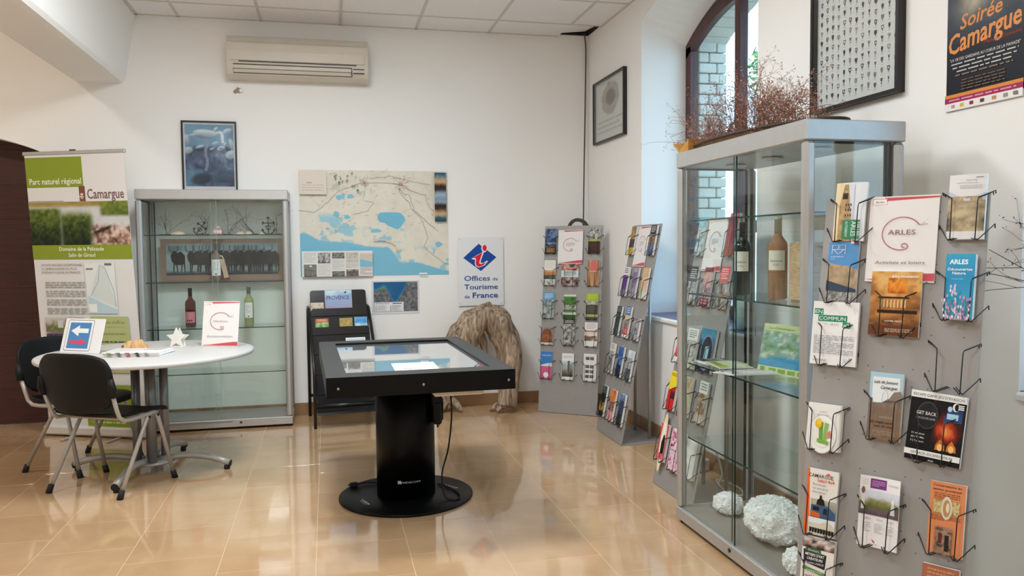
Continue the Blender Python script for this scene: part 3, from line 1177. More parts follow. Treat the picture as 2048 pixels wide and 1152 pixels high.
def cord(name, label, pts, r, m, cat='cable', n=8, sub=6):
    # smooth Catmull-Rom path
    V = [Vector(p) for p in pts]
    out = []
    for i in range(len(V) - 1):
        p0, p1, p2, p3 = V[max(i - 1, 0)], V[i], V[i + 1], V[min(i + 2, len(V) - 1)]
        for q in range(sub):
            t = q / sub
            out.append(0.5 * ((2 * p1) + (p2 - p0) * t + (2 * p0 - 5 * p1 + 4 * p2 - p3) * t * t + (3 * p1 - p0 - 3 * p2 + p3) * t ** 3))
    out.append(V[-1])
    o = MB().tube(out, r, n).build(name, m)
    return tag(o, label, cat)


cd = cord('power_cord', None, [(-1.62, -2.60, 0.655), (-1.60, -2.56, 0.50), (-1.61, -2.50, 0.30), (-1.64, -2.46, 0.15), (-1.63, -2.47, 0.035), (-1.58, -2.50, 0.021), (-1.545, -2.46, 0.021), (-1.56, -2.33, 0.021), (-1.63, -2.20, 0.021)], 0.0045, M_rubber, cat=None)
cd.parent = ks
cd.matrix_parent_inverse = (Matrix.Translation((KX, KY, 0)) @ Matrix.Rotation(KR, 4, 'Z')).inverted()
pl = tag(MB().rbox(-0.022, -0.012, 0, 0.022, 0.012, 0.024, 0.004).build('power_plug', M_rubber, None, (-2.085, -2.12, 0.0155), (0, 0, 0.3)), 'black mains plug lying on the touch table foot', 'plug')
MB().tube([(-0.022, 0.006, 0.012), (-0.042, 0.006, 0.012)], 0.0025, 6).build('pin', M_steel, pl)
MB().tube([(-0.022, -0.006, 0.012), (-0.042, -0.006, 0.012)], 0.0025, 6).build('pin', M_steel, pl)
MB().tube([(0.022, 0, 0.012), (0.08, 0.01, 0.008), (0.14, -0.02, 0.006)], 0.004, 8).build('flex', M_rubber, pl)
ab = thing('cable_bundle', 'bundle of black adapters and cables tied to the table column', 'cables', (-1.655, -2.385, 0.40))
MB().rbox(-0.02, -0.03, 0.0, 0.025, 0.03, 0.12, 0.008).build('adapter', M_blk, ab)
MB().rbox(-0.026, -0.026, 0.09, 0.02, 0.034, 0.22, 0.008).build('adapter', M_blk, ab)
for k in range(3):
    q = MB().tube([(0.0 + 0.01 * k, 0.02 - 0.02 * k, 0.2), (0.03, -0.03 + 0.02 * k, 0.13 - 0.03 * k), (0.035, 0.02, 0.02 + 0.02 * k), (0.005, 0.0, -0.02 + 0.03 * k), (-0.015, -0.02, 0.1), (0, 0, 0.27)], 0.004, 6)
    q.build('cable', M_rubber, ab)

# ---- black tiered magazine rack
rk = thing('magazine_rack', 'black tiered magazine rack behind the touch table', 'rack', (-2.13, -0.03, 0), (0, 0, 0.10))
M_rack = mat('rack_black_sheet', '#1b1b1d', rough=0.22, var=0.08)
hwR = 0.218
TIERS = []
for k in range(6):
    zt = 1.0 - 0.138 * k
    yt = -0.055 - 0.082 * k
    TIERS.append((yt, zt))
    tilt = 0.25
    b = MB().prism([(-hwR, -0.20), (hwR, -0.20), (hwR, -0.02), (hwR - 0.006, -0.006), (hwR - 0.02, 0.0), (-hwR + 0.02, 0.0), (-hwR + 0.006, -0.006), (-hwR, -0.02)], -0.002, 0.002)
    b.xf(Matrix.Translation((0, yt, zt)) @ Matrix.Rotation(-tilt, 4, 'X'))
    pn = fix_normals(b.build('tier_panel', M_rack, rk))
    lp = MB().box(-hwR, -0.055, -0.002, hwR, 0.0, 0.001)
    lp.xf(Matrix.Translation((0, yt - 0.052, zt - 0.194)))
    lp.build('tier_ledge', M_rack, pn)
for s in (-1, 1):
    x = s * (hwR + 0.014)
    MB().tube([(x, -0.02, 0), (x, -0.02, 0.78), (x, -0.03, 0.86)], 0.012, 8).build('leg', M_blkmet, rk)
    MB().tube([(x, -0.50, 0), (x, -0.50, 0.40), (x, -0.47, 0.47), (x, -0.10, 0.86), (x, -0.03, 0.87)], 0.012, 8).build('leg', M_blkmet, rk)
MB().tube([(-hwR - 0.014, -0.50, 0.165), (hwR + 0.014, -0.50, 0.165)], 0.017, 10).build('cross_bar', M_blkmet, rk)
MB().tube([(-hwR - 0.014, -0.02, 0.165), (hwR + 0.014, -0.02, 0.165)], 0.012, 8).build('cross_bar', M_blkmet, rk)

# ---- wall-mounted air conditioner
ac = thing('air_conditioner', 'cream wall-mounted air conditioner under the ceiling', 'air conditioner', (-2.905, 0, 2.63))
M_ac = mat('aged_white_plastic', '#cfc6b8', rough=0.42, var=0.03, nscale=5)
M_acd = mat('shadow_gap', '#3a3632', rough=0.6)
AW = 1.045
prof = [(0, 0.0), (-0.10, 0.0), (-0.155, 0.02), (-0.178, 0.06), (-0.182, 0.10), (-0.186, 0.19), (-0.184, 0.255), (-0.170, 0.27), (-0.165, 0.282), (-0.150, 0.305), (-0.12, 0.315), (0, 0.31)]
b = MB().prism(prof, 0, AW, axis='x')
fix_normals(b.build('body', M_ac, ac))
fp = MB().prism([(-0.184, 0.118), (-0.192, 0.122), (-0.195, 0.19), (-0.192, 0.248), (-0.184, 0.252)], 0.03, AW - 0.03, axis='x')
fix_normals(fp.build('front_panel', M_ac, ac))
MB().box(0.085, -0.1875, 0.110, AW - 0.09, -0.17, 0.116).build('seam', M_acd, ac)
lv = fix_normals(MB().prism([(-0.172, 0.032), (-0.186, 0.058), (-0.190, 0.085), (-0.180, 0.09), (-0.165, 0.045)], 0.05, AW - 0.13, axis='x').build('louver', M_ac, ac))
for z0, y in ((0.0905, -0.189), (0.056, -0.1885), (0.0285, -0.172)):
    MB().box(0.045, y, z0, AW - 0.125, y + 0.02, z0 + 0.0035).build('louver_gap', M_acd, lv)
MB().box(AW - 0.127, -0.187, 0.03, AW - 0.123, -0.165, 0.092).build('louver_gap', M_acd, lv)
for z0 in (0.082, 0.052):
    MB().box(AW - 0.115, -0.187, z0, AW - 0.03, -0.17, z0 + 0.005).build('seam', M_acd, ac)
MB().box(0.035, -0.1865, 0.128, 0.085, -0.183, 0.134).build('maker_badge', mat('badge_grey', '#8f8880', rough=0.4), ac)

# ---- small hole with crumbled plaster below it
hl = MB()
rr = random.Random(11)
ring_ = [(0.030 * (1 + 0.35 * rr.uniform(-1, 1)) * math.cos(t), 0.024 * (1 + 0.4 * rr.uniform(-1, 1)) * math.sin(t)) for t in [2 * PI * k / 14 for k in range(14)]]
hl.prism(ring_, -0.006, 0.0)
ho = tag(fix_normals(hl.build('plaster_scar', mat('bare_plaster', '#a3957f', rough=0.9, var=0.2, nscale=60), None, (-2.845, 0, 2.553))), 'small broken plaster patch with a white plug under the air conditioner', 'wall damage')
c = MB().lathe([(0.006, 0), (0.014, 0), (0.015, 0.014), (0.007, 0.014)], 14)
c.xf(Matrix.Translation((0.022, -0.006, 0.0)) @ Matrix.Rotation(PI / 2, 4, 'X'))
c.build('wall_plug', M_white, ho)

# ---- cable down the corner and its coil
cord('corner_cable', 'dark cable hanging down the corner from the ceiling gap', [(-0.05, -0.05, 3.12), (-0.028, -0.024, 3.0), (-0.034, -0.03, 2.7), (-0.05, -0.045, 2.2), (-0.07, -0.08, 1.8), (-0.085, -0.11, 1.55), (-0.10, -0.14, 1.42)], 0.006, mat('cable_grey', '#4b443e', rough=0.6))
ck = MB()
for k in range(4):
    r = 0.082 + 0.008 * (k % 3)
    ck.tube([(r * math.cos(t), -0.012 + 0.008 * k, r * math.sin(t)) for t in [2 * PI * q / 28 for q in range(28)]], 0.006, 7, closed=True)
tag(ck.build('cable_coil', MATS['cable_grey'], None, (-0.143, -0.15, 1.462), (0.15, 0, -0.7)), 'coil of dark cable behind the corner leaflet stand', 'cable')
# ================================================================== on the walls
M_black_frame = mat('black_frame', '#171516', rough=0.35)


def framed(name, label, cat, w, h, loc, rotz, art, fw=0.012, depth=0.02, glass=True, rx=0.0, mount='#e6e4e0'):
    """picture in a thin black frame; origin bottom centre at the back"""
    t = thing(name, label, cat, loc, (rx, 0, rotz))
    b = MB()
    b.box(-w / 2, -depth, 0, -w / 2 + fw, 0, h)
    b.box(w / 2 - fw, -depth, 0, w / 2, 0, h)
    b.box(-w / 2 + fw, -depth, 0, w / 2 - fw, 0, fw)
    b.box(-w / 2 + fw, -depth, h - fw, w / 2 - fw, 0, h)
    b.build('frame', M_black_frame, t)
    MB().box(-w / 2 + fw, -0.006, fw, w / 2 - fw, -0.001, h - fw).build('backing_card', mat('mount_card', mount, rough=0.6, var=0.01), t)
    P = Print(w - 2 * fw, h - 2 * fw)
    art(P)
    P.build('picture', t, (0, -0.0062, fw))
    if glass:
        MB().box(-w / 2 + fw, -depth + 0.003, fw, w / 2 - fw, -depth + 0.005, h - fw).build('glazing', glass_mat('picture_glass', (0.97, 0.98, 0.98), boost=0.6), t)
    return t


def sm(a, b, x):
    t = np.clip((x - a) / (b - a), 0, 1)
    return t * t * (3 - 2 * t)


def flamingos(P):
    def fn(u, v):
        n = fbm(u * 9, v * 10, 3)
        n2 = fbm(u * 22, v * 24, 9)
        sky = pal(0.4 + 0.4 * n, ['#4f7896', '#6f95b0', '#86a6ba'])
        mud = pal(n * 1.3 - 0.15 + 0.5 * (n2 - 0.5), ['#2c3646', '#4a5870', '#5a6a86', '#7d90a8'])
        water = pal(n * 1.2, ['#41607a', '#5c8299', '#7699ab'])
        t = sm(0.66, 0.58, v + 0.1 * (n - 0.5))[..., None]
        c = sky * (1 - t) + mud * t
        t = (sm(0.30, 0.24, v + 0.06 * (n - 0.5)) * sm(0.42, 0.30, u))[..., None]
        c = c * (1 - t) + water * t

        def blob(cx, cz, rx, rz, rot, col, soft=0.25):
            nonlocal c
            x, z = (u - cx), (v - cz) * 1.28
            xr, zr = x * math.cos(rot) + z * math.sin(rot), -x * math.sin(rot) + z * math.cos(rot)
            d = (xr / rx) ** 2 + (zr / rz) ** 2
            m = sm(1 + soft, 1 - soft, d)[..., None]
            shade = (0.82 + 0.28 * sm(-rz, rz, zr) + 0.12 * (n2 - 0.5))[..., None]
            c = c * (1 - m) + hexc(col) * shade * m
        blob(0.42, 0.86, 0.25, 0.075, -0.05, '#c3ced6')           # body
        blob(0.20, 0.83, 0.16, 0.03, 0.15, '#aab9c6')
        blob(0.36, 0.80, 0.16, 0.03, -0.1, '#7f8ca4')
        for k in range(9):                                          # curved neck
            s_ = k / 8
            blob(0.66 + 0.14 * s_ + 0.03 * math.sin(4 * s_), 0.86 - 0.14 * s_ * s_ + 0.03 * math.sin(PI * s_), 0.035, 0.03, 0, '#cdd6db')
        blob(0.82, 0.69, 0.04, 0.025, 0.8, '#b9c6cf')
        blob(0.86, 0.61, 0.02, 0.05, 0.2, '#313a48')
        blob(0.64, 0.93, 0.05, 0.03, 0.6, '#c7d1d8')
        for cx, cz, rx, rz in ((0.06, 0.58, 0.1, 0.07), (0.03, 0.76, 0.06, 0.1), (0.95, 0.52, 0.13, 0.09), (0.96, 0.68, 0.05, 0.13), (0.88, 0.90, 0.1, 0.05), (0.62, 0.70, 0.07, 0.03), (0.74, 0.62, 0.08, 0.04), (0.3, 0.64, 0.09, 0.03), (0.55, 0.61, 0.05, 0.02)):
            blob(cx, cz, rx, rz, 0.3, '#b5c5d0', 0.5)
        blob(0.74, 0.615, 0.05, 0.02, 0, '#5b6d84', 0.4)
        for x0 in (0.42, 0.45):
            m = (sm(0.018, 0.008, abs(u - x0 - 0.02 * np.sin(v * 20))) * sm(0.24, 0.27, v) * sm(0.82, 0.76, v))[..., None]
            c = c * (1 - m) + hexc('#8d93ae') * m
        blob(0.33, 0.12, 0.22, 0.12, 0.2, '#3d4656', 0.6)
        blob(0.85, 0.14, 0.25, 0.1, 0, '#4d5c70', 0.6)
        return c
    P.rect(0, 0, 1, 1, '#dcd6da').raster(0.03, 0.075, 0.97, 0.975, 70, 84, fn)


framed('framed_picture', 'framed blue flamingo photograph on the wall above the cabinet', 'picture', 0.40, 0.55, (-3.066, -0.001, 1.765), 0, flamingos)


def bull_sheet(P):
    P.rect(0, 0, 1, 1, '#d9d8d2')

    def fn(u, v):
        n = fbm(u * 7, v * 7, 5)
        d = ((u - 0.5) / 0.42) ** 2 + ((v - 0.5) / 0.48) ** 2 + 0.5 * (n - 0.5)
        m = sm(1.15, 0.8, d)[..., None]
        c = hexc('#d9d8d2') * (1 - m) + pal(n, ['#a59a92', '#b3a8a0', '#c6bdb4']) * m
        d2 = ((u - 0.52) / 0.26) ** 2 + ((v - 0.52) / 0.24) ** 2 + 0.6 * (n - 0.5)
        m2 = sm(1.1, 0.7, d2)[..., None]
        return c * (1 - m2) + pal(n, ['#6d6966', '#807b77', '#938d88']) * m2
    P.raster(0.16, 0.40, 0.86, 0.95, 34, 28, fn)
    rr = random.Random(4)
    L = []
    for r in range(3):
        for c in range(18 - 2 * r if r < 2 else 18):
            x = 0.10 + c * 0.046
            z = 0.30 - r * 0.085
            L.append((x, z, x + 0.012, z + rr.uniform(0.02, 0.04)))
            L.append((x - 0.008, z + 0.025, x + 0.02, z + 0.03))
    for r in range(5):
        L.append((0.93, 0.45 + r * 0.09, 0.96, 0.48 + r * 0.09))
    P.rects(L, '#5d5a58')


framed('framed_print', 'small black framed print of a bull beside the window niche', 'picture', 0.70, 0.50, (-0.001, -0.553, 2.163), -PI / 2, bull_sheet, fw=0.014, depth=0.03)


def brand_sheet(P):
    P.rect(0, 0, 1, 1, '#d9d9d6')
    rr = random.Random(21)
    cols = {}
    for r in range(19):
        for c in range(13):
            x, z = 0.06 + c * 0.074, 0.045 + r * 0.051 + (0.012 if c % 3 else 0)
            dark = rr.choice(['#3d3836', '#4c4542', '#6a625e', '#8b837e', '#a59e99', '#59434a', '#3d4558'])
            L = cols.setdefault(dark, [])
            k = rr.random()
            w = rr.uniform(0.010, 0.016)
            L += [(x - w, z + 0.013, x + w, z + 0.017), (x - 0.003, z - 0.012, x + 0.003, z + 0.0)]
            if k < 0.65:
                L += [(x - w, z, x - w + 0.005, z + 0.015), (x + w - 0.005, z, x + w, z + 0.015), (x - w * 0.6, z - 0.003, x + w * 0.6, z + 0.002)]
            if k > 0.35:
                L += [(x - w * 0.6, z + 0.003, x + w * 0.6, z + 0.012)]
            cols.setdefault('#b9b4b0', []).append((x - 0.012, z - 0.021, x + 0.010, z - 0.0185))
    for c, L in cols.items():
        P.rects(L, c)


framed('framed_chart', 'large black framed chart of small branding marks above the cabinet', 'picture', 0.575, 0.86, (-0.001, -3.552, 1.92), -PI / 2, brand_sheet, fw=0.016, depth=0.035, mount='#d9d9d6')


# ---- unframed posters and sheets fixed flat on the walls
def sheet(name, label, cat, w, h, loc, rotz, art, th=0.0012, rx=0.0, m=None):
    o = MB().box(-w / 2, -th, 0, w / 2, 0, h).build(name, m or M_paper, None, loc, (rx, 0, rotz))
    tag(o, label, cat)
    P = Print(w, h)
    art(P)
    P.build('printed_face', o, (0, -th, 0))
    return o


def big_map(P):
    P.rect(0, 0, 1, 1, '#dcd6c8')

    def land(u, v):
        n = fbm(u * 14, v * 10, 2, 5)
        n2 = fbm(u * 40, v * 28, 8, 3)
        c = pal(0.5 + 0.9 * (n - 0.5) + 0.3 * (n2 - 0.5), ['#cfc8bb', '#dcd5c6', '#e2dccd', '#d8cfba'])
        g = sm(0.55, 0.7, n2) * sm(0.25, 0.12, abs(u - 0.33)) * sm(0.72, 0.85, v)
        c = c * (1 - 0.35 * g[..., None]) + hexc('#8f9a80') * 0.35 * g[..., None]
        # marsh water of the delta
        w = sm(0.50, 0.57, fbm(u * 13, v * 11, 31, 4)) * sm(0.62, 0.54, v) * sm(0.42, 0.36, u) * sm(0.26, 0.36, v)
        w = np.maximum(w, sm(0.54, 0.6, fbm(u * 20, v * 14, 12, 4)) * sm(0.30, 0.22, v) * sm(0.6, 0.66, u))
        w = np.maximum(w, sm(0.46, 0.53, fbm(u * 22, v * 17, 5, 3)) * sm(0.48, 0.44, v) * sm(0.40, 0.46, u) * sm(0.72, 0.66, u) * sm(0.3, 0.34, v))
        w = (w * 0.85)[..., None]
        c = c * (1 - w) + hexc('#8fc3d4') * w
        # open sea
        k = 0.40 - 0.09 * sm(0.02, 0.16, u) + 0.02 * np.sin(u * 9) - 0.02 * sm(0.3, 0.55, u) - 0.17 * sm(0.58, 0.68, u) - 0.09 * sm(0.72, 0.98, u) + 0.015 * (fbm(u * 30, v * 3, 6) - 0.5)
        s_ = sm(0.004, -0.004, v - k)[..., None]
        return c * (1 - s_) + pal(0.5 + 0 * n, ['#74b4cd', '#86c1d6']) * s_
    P.raster(0, 0, 1, 1, 150, 110, land)
    blob = lambda cx, cz, rx, rz, seed: [(cx + rx * (1 + 0.2 * math.sin(3 * t + seed)) * math.cos(t), cz + rz * (1 + 0.15 * math.sin(4 * t + seed * 2)) * math.sin(t)) for t in [2 * PI * k / 26 for k in range(26)]]
    P.poly([(0.515, 0.54), (0.515, 0.575), (0.53, 0.60), (0.57, 0.605), (0.63, 0.605), (0.67, 0.60), (0.695, 0.565), (0.705, 0.53), (0.69, 0.50), (0.67, 0.46), (0.65, 0.44), (0.61, 0.46), (0.58, 0.48), (0.56, 0.505), (0.53, 0.51)], '#74b9d2')
    for b in ((0.265, 0.745, 0.03, 0.022, 1), (0.335, 0.755, 0.022, 0.022, 2), (0.29, 0.77, 0.012, 0.012, 0), (0.24, 0.59, 0.02, 0.025, 3), (0.31, 0.56, 0.02, 0.02, 1.6), (0.50, 0.43, 0.035, 0.02, 2.2), (0.93, 0.295, 0.025, 0.025, 1)):
        P.poly(blob(*b), '#84bfd4')
    # roads and rivers
    rr = random.Random(5)

    def road(pts, wd, col, jit=0.006):
        Q = []
        for (a, b), (c, d) in zip(pts[:-1], pts[1:]):
            for k in range(5):
                t = k / 5
                Q.append((a + (c - a) * t + rr.uniform(-jit, jit), b + (d - b) * t + rr.uniform(-jit, jit)))
        Q.append(pts[-1])
        P.line(Q, wd, col)
    road([(0.66, 0.83), (0.68, 0.77), (0.73, 0.70), (0.75, 0.63), (0.81, 0.55), (0.84, 0.45), (0.855, 0.35), (0.83, 0.27), (0.87, 0.22), (0.96, 0.12), (1.0, 0.10)], 0.0035, '#a5a6a2', 0.003)
    road([(0.665, 0.83), (0.70, 0.78), (0.735, 0.77), (0.745, 0.70), (0.77, 0.62), (0.86, 0.5), (0.93, 0.42)], 0.003, '#9a9a94', 0.004)
    road([(0.0, 0.62), (0.1, 0.60), (0.17, 0.68), (0.25, 0.80), (0.40, 0.875), (0.5, 0.89), (0.68, 0.87)], 0.003, '#b5aaa0')
    road([(0.68, 0.87), (0.76, 0.80), (0.84, 0.77), (0.86, 0.68), (0.90, 0.60)], 0.0035, '#b5a39d')
    road([(0.43, 0.88), (0.435, 0.80), (0.42, 0.72), (0.49, 0.70), (0.45, 0.62), (0.35, 0.58)], 0.0025, '#b9b1a8')
    road([(0.46, 0.92), (0.6, 0.95), (0.75, 0.90), (0.88, 0.87)], 0.0025, '#b9b1a8')
    for k in range(9):
        a = 2 * PI * k / 9 + 0.3
        road([(0.675, 0.875), (0.675 + 0.055 * math.cos(a), 0.875 + 0.07 * math.sin(a))], 0.002, '#a5807c', 0.002)
        road([(0.43, 0.885), (0.43 + 0.03 * math.cos(a), 0.885 + 0.04 * math.sin(a))], 0.002, '#a5807c', 0.002)
    P.ell(0.675, 0.875, 0.012, 0.012, '#b18f88')
    for k in range(26):
        a, b = rr.uniform(0.3, 0.9), rr.uniform(0.45, 0.98)
        road([(a, b), (a + rr.uniform(-0.08, 0.08), b + rr.uniform(-0.06, 0.06))], 0.0015, '#b1a89c', 0.004)
    L = []
    for k in range(90):
        a, b = rr.uniform(0.05, 0.95), rr.uniform(0.42, 0.98)
        L.append((a, b, a + rr.uniform(0.004, 0.014), b + 0.004))
    P.rects(L, '#85807a')
    for k in range(12):
        a, b = rr.uniform(0.22, 0.36), rr.uniform(0.82, 0.97)
        P.poly([(a, b), (a + 0.008, b + 0.004), (a + 0.012, b + 0.02), (a + 0.003, b + 0.018)], '#6f7868')
    P.ell(0.385, 0.81, 0.009, 0.010, '#4f8a78')
    # beach strip
    P.line([(0.48, 0.345), (0.55, 0.345), (0.60, 0.325), (0.63, 0.29), (0.64, 0.24)], 0.008, '#d9c3b4')
    # title panel, photo strip, text and photo panel
    P.rect(0.005, 0.77, 0.18, 0.985, '#dfd3c6').rects([(0.05, 0.875, 0.085, 0.88), (0.13, 0.805, 0.137, 0.815)], '#6b655f')
    P.para(0.02, 0.79, 0.16, 0.86, 3, '#cbbfb2', seed=2)
    cols = ['#1d3f55', '#4d7d93', '#b79a78', '#c9a67d', '#37231f', '#2a2124', '#8193a3', '#9fb0bd', '#7c93a5', '#8ea3b3', '#2f211f', '#3d2a23', '#b89973', '#c6a279', '#2f5a6a', '#1e4459']
    P.raster(0.905, 0.515, 0.985, 0.985, 10, 46, lambda u, v: pal(1 - v + 0.07 * (fbm(u * 9, v * 30, 7) - 0.5), cols))
    P.rect(0.01, 0.0, 0.475, 0.24, '#e4e2de')
    for i in range(5):
        x0 = 0.022 + i * 0.092
        x1 = x0 + 0.082
        if i == 0:
            P.para(x0, 0.13, x1, 0.225, 9, '#b5b2ae', seed=1).photo(x0, 0.0, x1, 0.115, ['#55504c', '#8a857f', '#6d6863'], 6, 3, 8, 8)
            P.ell(0.066, 0.10, 0.008, 0.008, '#e9e7e2')
        elif i == 1:
            P.photo(x0, 0.125, x1, 0.225, ['#2f2d2c', '#8b8a88', '#d0cfcd', '#5a5856'], 8, 5, 10, 10).para(x0, 0.01, x1, 0.115, 9, '#c6c3bf', seed=5)
        elif i == 2:
            P.photo(x0, 0.17, x1, 0.225, ['#44403d', '#97928d', '#6a6663'], 9, 8, 10, 6).para(x0, 0.06, x1, 0.16, 9, '#c2bfbb', seed=6).photo(x0, 0.0, x1, 0.05, ['#4a4744', '#9a958f'], 9, 2, 10, 6)
        elif i == 3:
            P.photo(x0, 0.135, x1, 0.225, ['#b9b1a4', '#d3cabd', '#aaa39a'], 5, 8, 8, 8).para(x0, 0.075, x1, 0.125, 5, '#c2bfbb', seed=9).photo(x0, 0.0, x1, 0.065, ['#8a8078', '#5d544d', '#b5aca2'], 6, 4, 10, 6)
        else:
            P.rect(x0, 0.09, x1, 0.215, '#cfc4b6').poly([(x0, 0.09), (x1, 0.09), (x1, 0.13), (x0 + 0.05, 0.145), (x0, 0.16)], '#7fbcd2').para(x0, 0.01, x1, 0.08, 6, '#c2b5b0', seed=3)
    P.rect(0.79, 0.008, 0.845, 0.022, '#eeeeea')


mp_ = sheet('wall_map', 'large blue and cream paper map of a river delta on the back wall', 'map', 1.187, 0.848, (-1.815, -0.001, 1.106), 0, big_map)


def sat_map(P):
    P.rect(0, 0, 1, 1, '#d5d6dc')

    def fn(u, v):
        n = fbm(u * 6, v * 5, 4)
        n2 = fbm(u * 26, v * 18, 14)
        c = pal(0.3 + 0.6 * n, ['#1c4f7e', '#235c8c', '#2d6f9c'])
        coast = 0.72 + 0.15 * np.exp(-((u - 0.25) / 0.12) ** 2) - 0.42 * np.exp(-((u - 0.48) / 0.14) ** 2) + 0.9 * sm(0.62, 1.05, u)
        d = v - coast + 0.06 * (n - 0.5)
        gl = np.exp(-(d / 0.06) ** 2)[..., None]
        c = c * (1 - 0.6 * gl) + hexc('#4f9fb3') * 0.6 * gl
        l = sm(0.0, -0.02, d)[..., None]
        c = c * (1 - l) + pal(n2 * 1.4 - 0.2, ['#3f4750', '#5c6066', '#7d7c7c', '#8d8a86']) * l
        gr = (sm(0.05, 0.0, abs(d + 0.03)) * sm(0.35, 0.2, u) * sm(0.08, 0.15, u))[..., None]
        return c * (1 - gr) + hexc('#5aa053') * gr
    P.raster(0.04, 0.075, 0.96, 0.965, 56, 42, fn)
    P.rect(0.05, 0.085, 0.66, 0.36, '#e4e4e6').para(0.07, 0.29, 0.36, 0.345, 2, '#4f5054', seed=2)
    for x in (0.075, 0.38):
        P.para(x + 0.04, 0.10, x + 0.22, 0.26, 5, '#8b8c90', seed=int(x * 100))
        P.rects([(x, 0.11 + 0.04 * k, x + 0.018, 0.13 + 0.04 * k) for k in range(4)], '#3a3b3f')
    P.para(0.43, 0.30, 0.62, 0.335, 1, '#3a3b3f', fill=0.8, seed=8)


sheet('satellite_map_poster', 'small dark blue satellite coast map below the large wall map', 'poster', 0.388, 0.272, (-1.661, -0.001, 0.790), 0, sat_map)


def tourism_sign(P):
    P.rect(0, 0, 1, 1, '#e6e7e9')
    P.poly([(0.455, 0.905), (0.845, 0.705), (0.50, 0.505), (0.115, 0.70)], '#1d4d9e')
    P.ell(0.575, 0.84, 0.062, 0.062, '#f2f3f4').ell(0.585, 0.842, 0.046, 0.046, '#e0263b')
    P.poly([(0.29, 0.685), (0.40, 0.735), (0.545, 0.785), (0.565, 0.778), (0.50, 0.66), (0.49, 0.625), (0.55, 0.625), (0.63, 0.655), (0.66, 0.652), (0.585, 0.59), (0.46, 0.557), (0.385, 0.575), (0.365, 0.62), (0.375, 0.672), (0.33, 0.678)], '#f2f3f4')
    P.poly([(0.325, 0.70), (0.42, 0.735), (0.535, 0.778), (0.475, 0.66), (0.465, 0.615), (0.51, 0.608), (0.62, 0.64), (0.56, 0.592), (0.46, 0.567), (0.40, 0.585), (0.385, 0.625), (0.395, 0.668), (0.385, 0.695)], '#e0263b')
    B = '#33549c'
    P.text('Offices', 0.13, 0.365, 0.565, B, bold=0.012, hgt=0.075).text('de', 0.755, 0.365, 0.115, B, hgt=0.05)
    P.text('Tourisme', 0.13, 0.24, 0.74, B, bold=0.012, hgt=0.075)
    P.text('de', 0.13, 0.11, 0.115, B, hgt=0.05).text('France', 0.31, 0.115, 0.56, B, bold=0.014, hgt=0.08)
    for x, z in ((0.04, 0.03), (0.95, 0.03), (0.04, 0.97), (0.95, 0.97)):
        P.ell(x, z, 0.010, 0.010, '#b9babb', 10)


sg = sheet('tourist_office_sign', 'white tourist office sign with blue diamond, standing above the driftwood', 'sign', 0.385, 0.570, (-0.953, -0.012, 0.842), 0, tourism_sign, th=0.006, m=mat('sign_plastic', '#e6e7e9', rough=0.3, var=0.01))


def event_poster(P):
    P.rect(0, 0, 1, 1, '#e9e6e2')

    def fn(u, v):
        n = fbm(u * 5, v * 7, 6)
        n2 = fbm(u * 16, v * 20, 2)
        c = pal(0.4 + 0.7 * (n - 0.5), ['#20242c', '#3d4650', '#6b7076'])
        h = np.exp(-((u - 0.36 - 0.35 * (v - 0.5)) / 0.2) ** 2) * sm(0.25, 0.45, v)
        b = np.exp(-(((u - 0.80) / 0.3) ** 2 + ((v - 0.62) / 0.18) ** 2))
        c = c * (1 - h[..., None]) + pal(n2, ['#8f8577', '#b3a893', '#cfc4ae']) * h[..., None]
        c = c * (1 - b[..., None]) + pal(n2, ['#b09b74', '#c9b78f', '#d8caa8']) * b[..., None]
        t = sm(0.30, 0.02, v)[..., None]
        return c * (1 - t) + hexc('#171821') * t
    P.rect(0.0, 0.04, 1, 1.0, '#171821')
    P.raster(0.0, 0.30, 1, 1.0, 44, 60, fn)
    P.text('Soirée', 0.18, 0.47, 0.55, '#d98a48', shear=0.3, bold=0.014, hgt=0.085, rot=0.10)
    P.text('Camargue', 0.04, 0.335, 0.93, '#dd8f4b', shear=0.25, bold=0.02, hgt=0.115, rot=0.13)
    P.text('Manade Domaine', 0.50, 0.345, 0.46, '#a5402f', shear=0.3, hgt=0.022, rot=0.03)
    P.text('"LA VIE DES GARDIANS AU COEUR DE LA MANADE"', 0.05, 0.292, 0.90, '#dcdad6', hgt=0.018)
    for k, w in enumerate((0.86, 0.82, 0.7, 0.74)):
        P.para(0.5 - w / 2, 0.268 - 0.023 * k, 0.5 + w / 2, 0.278 - 0.023 * k, 1, '#c2c0bd' if k < 3 else '#8d7a66', fill=0.75, seed=k)
    for k in range(4):
        P.para(0.22, 0.165 - 0.018 * k, 0.78, 0.173 - 0.018 * k, 1, '#77604c', fill=0.7, seed=10 + k)
    P.rect(0, 0.076, 1, 0.096, '#d88a3a').rect(0, 0.045, 1, 0.076, '#a3265a').para(0.06, 0.056, 0.92, 0.065, 1, '#d9a4b8', fill=0.8, seed=6).rect(0, 0, 1, 0.045, '#ece9e5')
    for x, c in ((0.12, '#c98f90'), (0.24, '#d2b24a'), (0.37, '#8d3038'), (0.51, '#6e2f4c'), (0.66, '#c98a70'), (0.8, '#9b9893'), (0.92, '#7d7a77')):
        P.rect(x - 0.025, 0.014, x + 0.025, 0.034, c)


sheet('event_poster', 'dark evening event poster with orange script lettering, top right', 'poster', 0.333, 0.594, (-0.001, -4.2225, 1.804), -PI / 2, event_poster)

# ---- driftwood arch leaning under the sign
M_drift = wood_mat('driftwood', '#54453a', '#c0a78c', rough=0.8, scale=(24, 24, 3.2), bump=1.0, dist=9)
M_drift2 = wood_mat('driftwood_pale', '#9a8672', '#d0bca4', rough=0.75, scale=(14, 14, 5), bump=0.5)


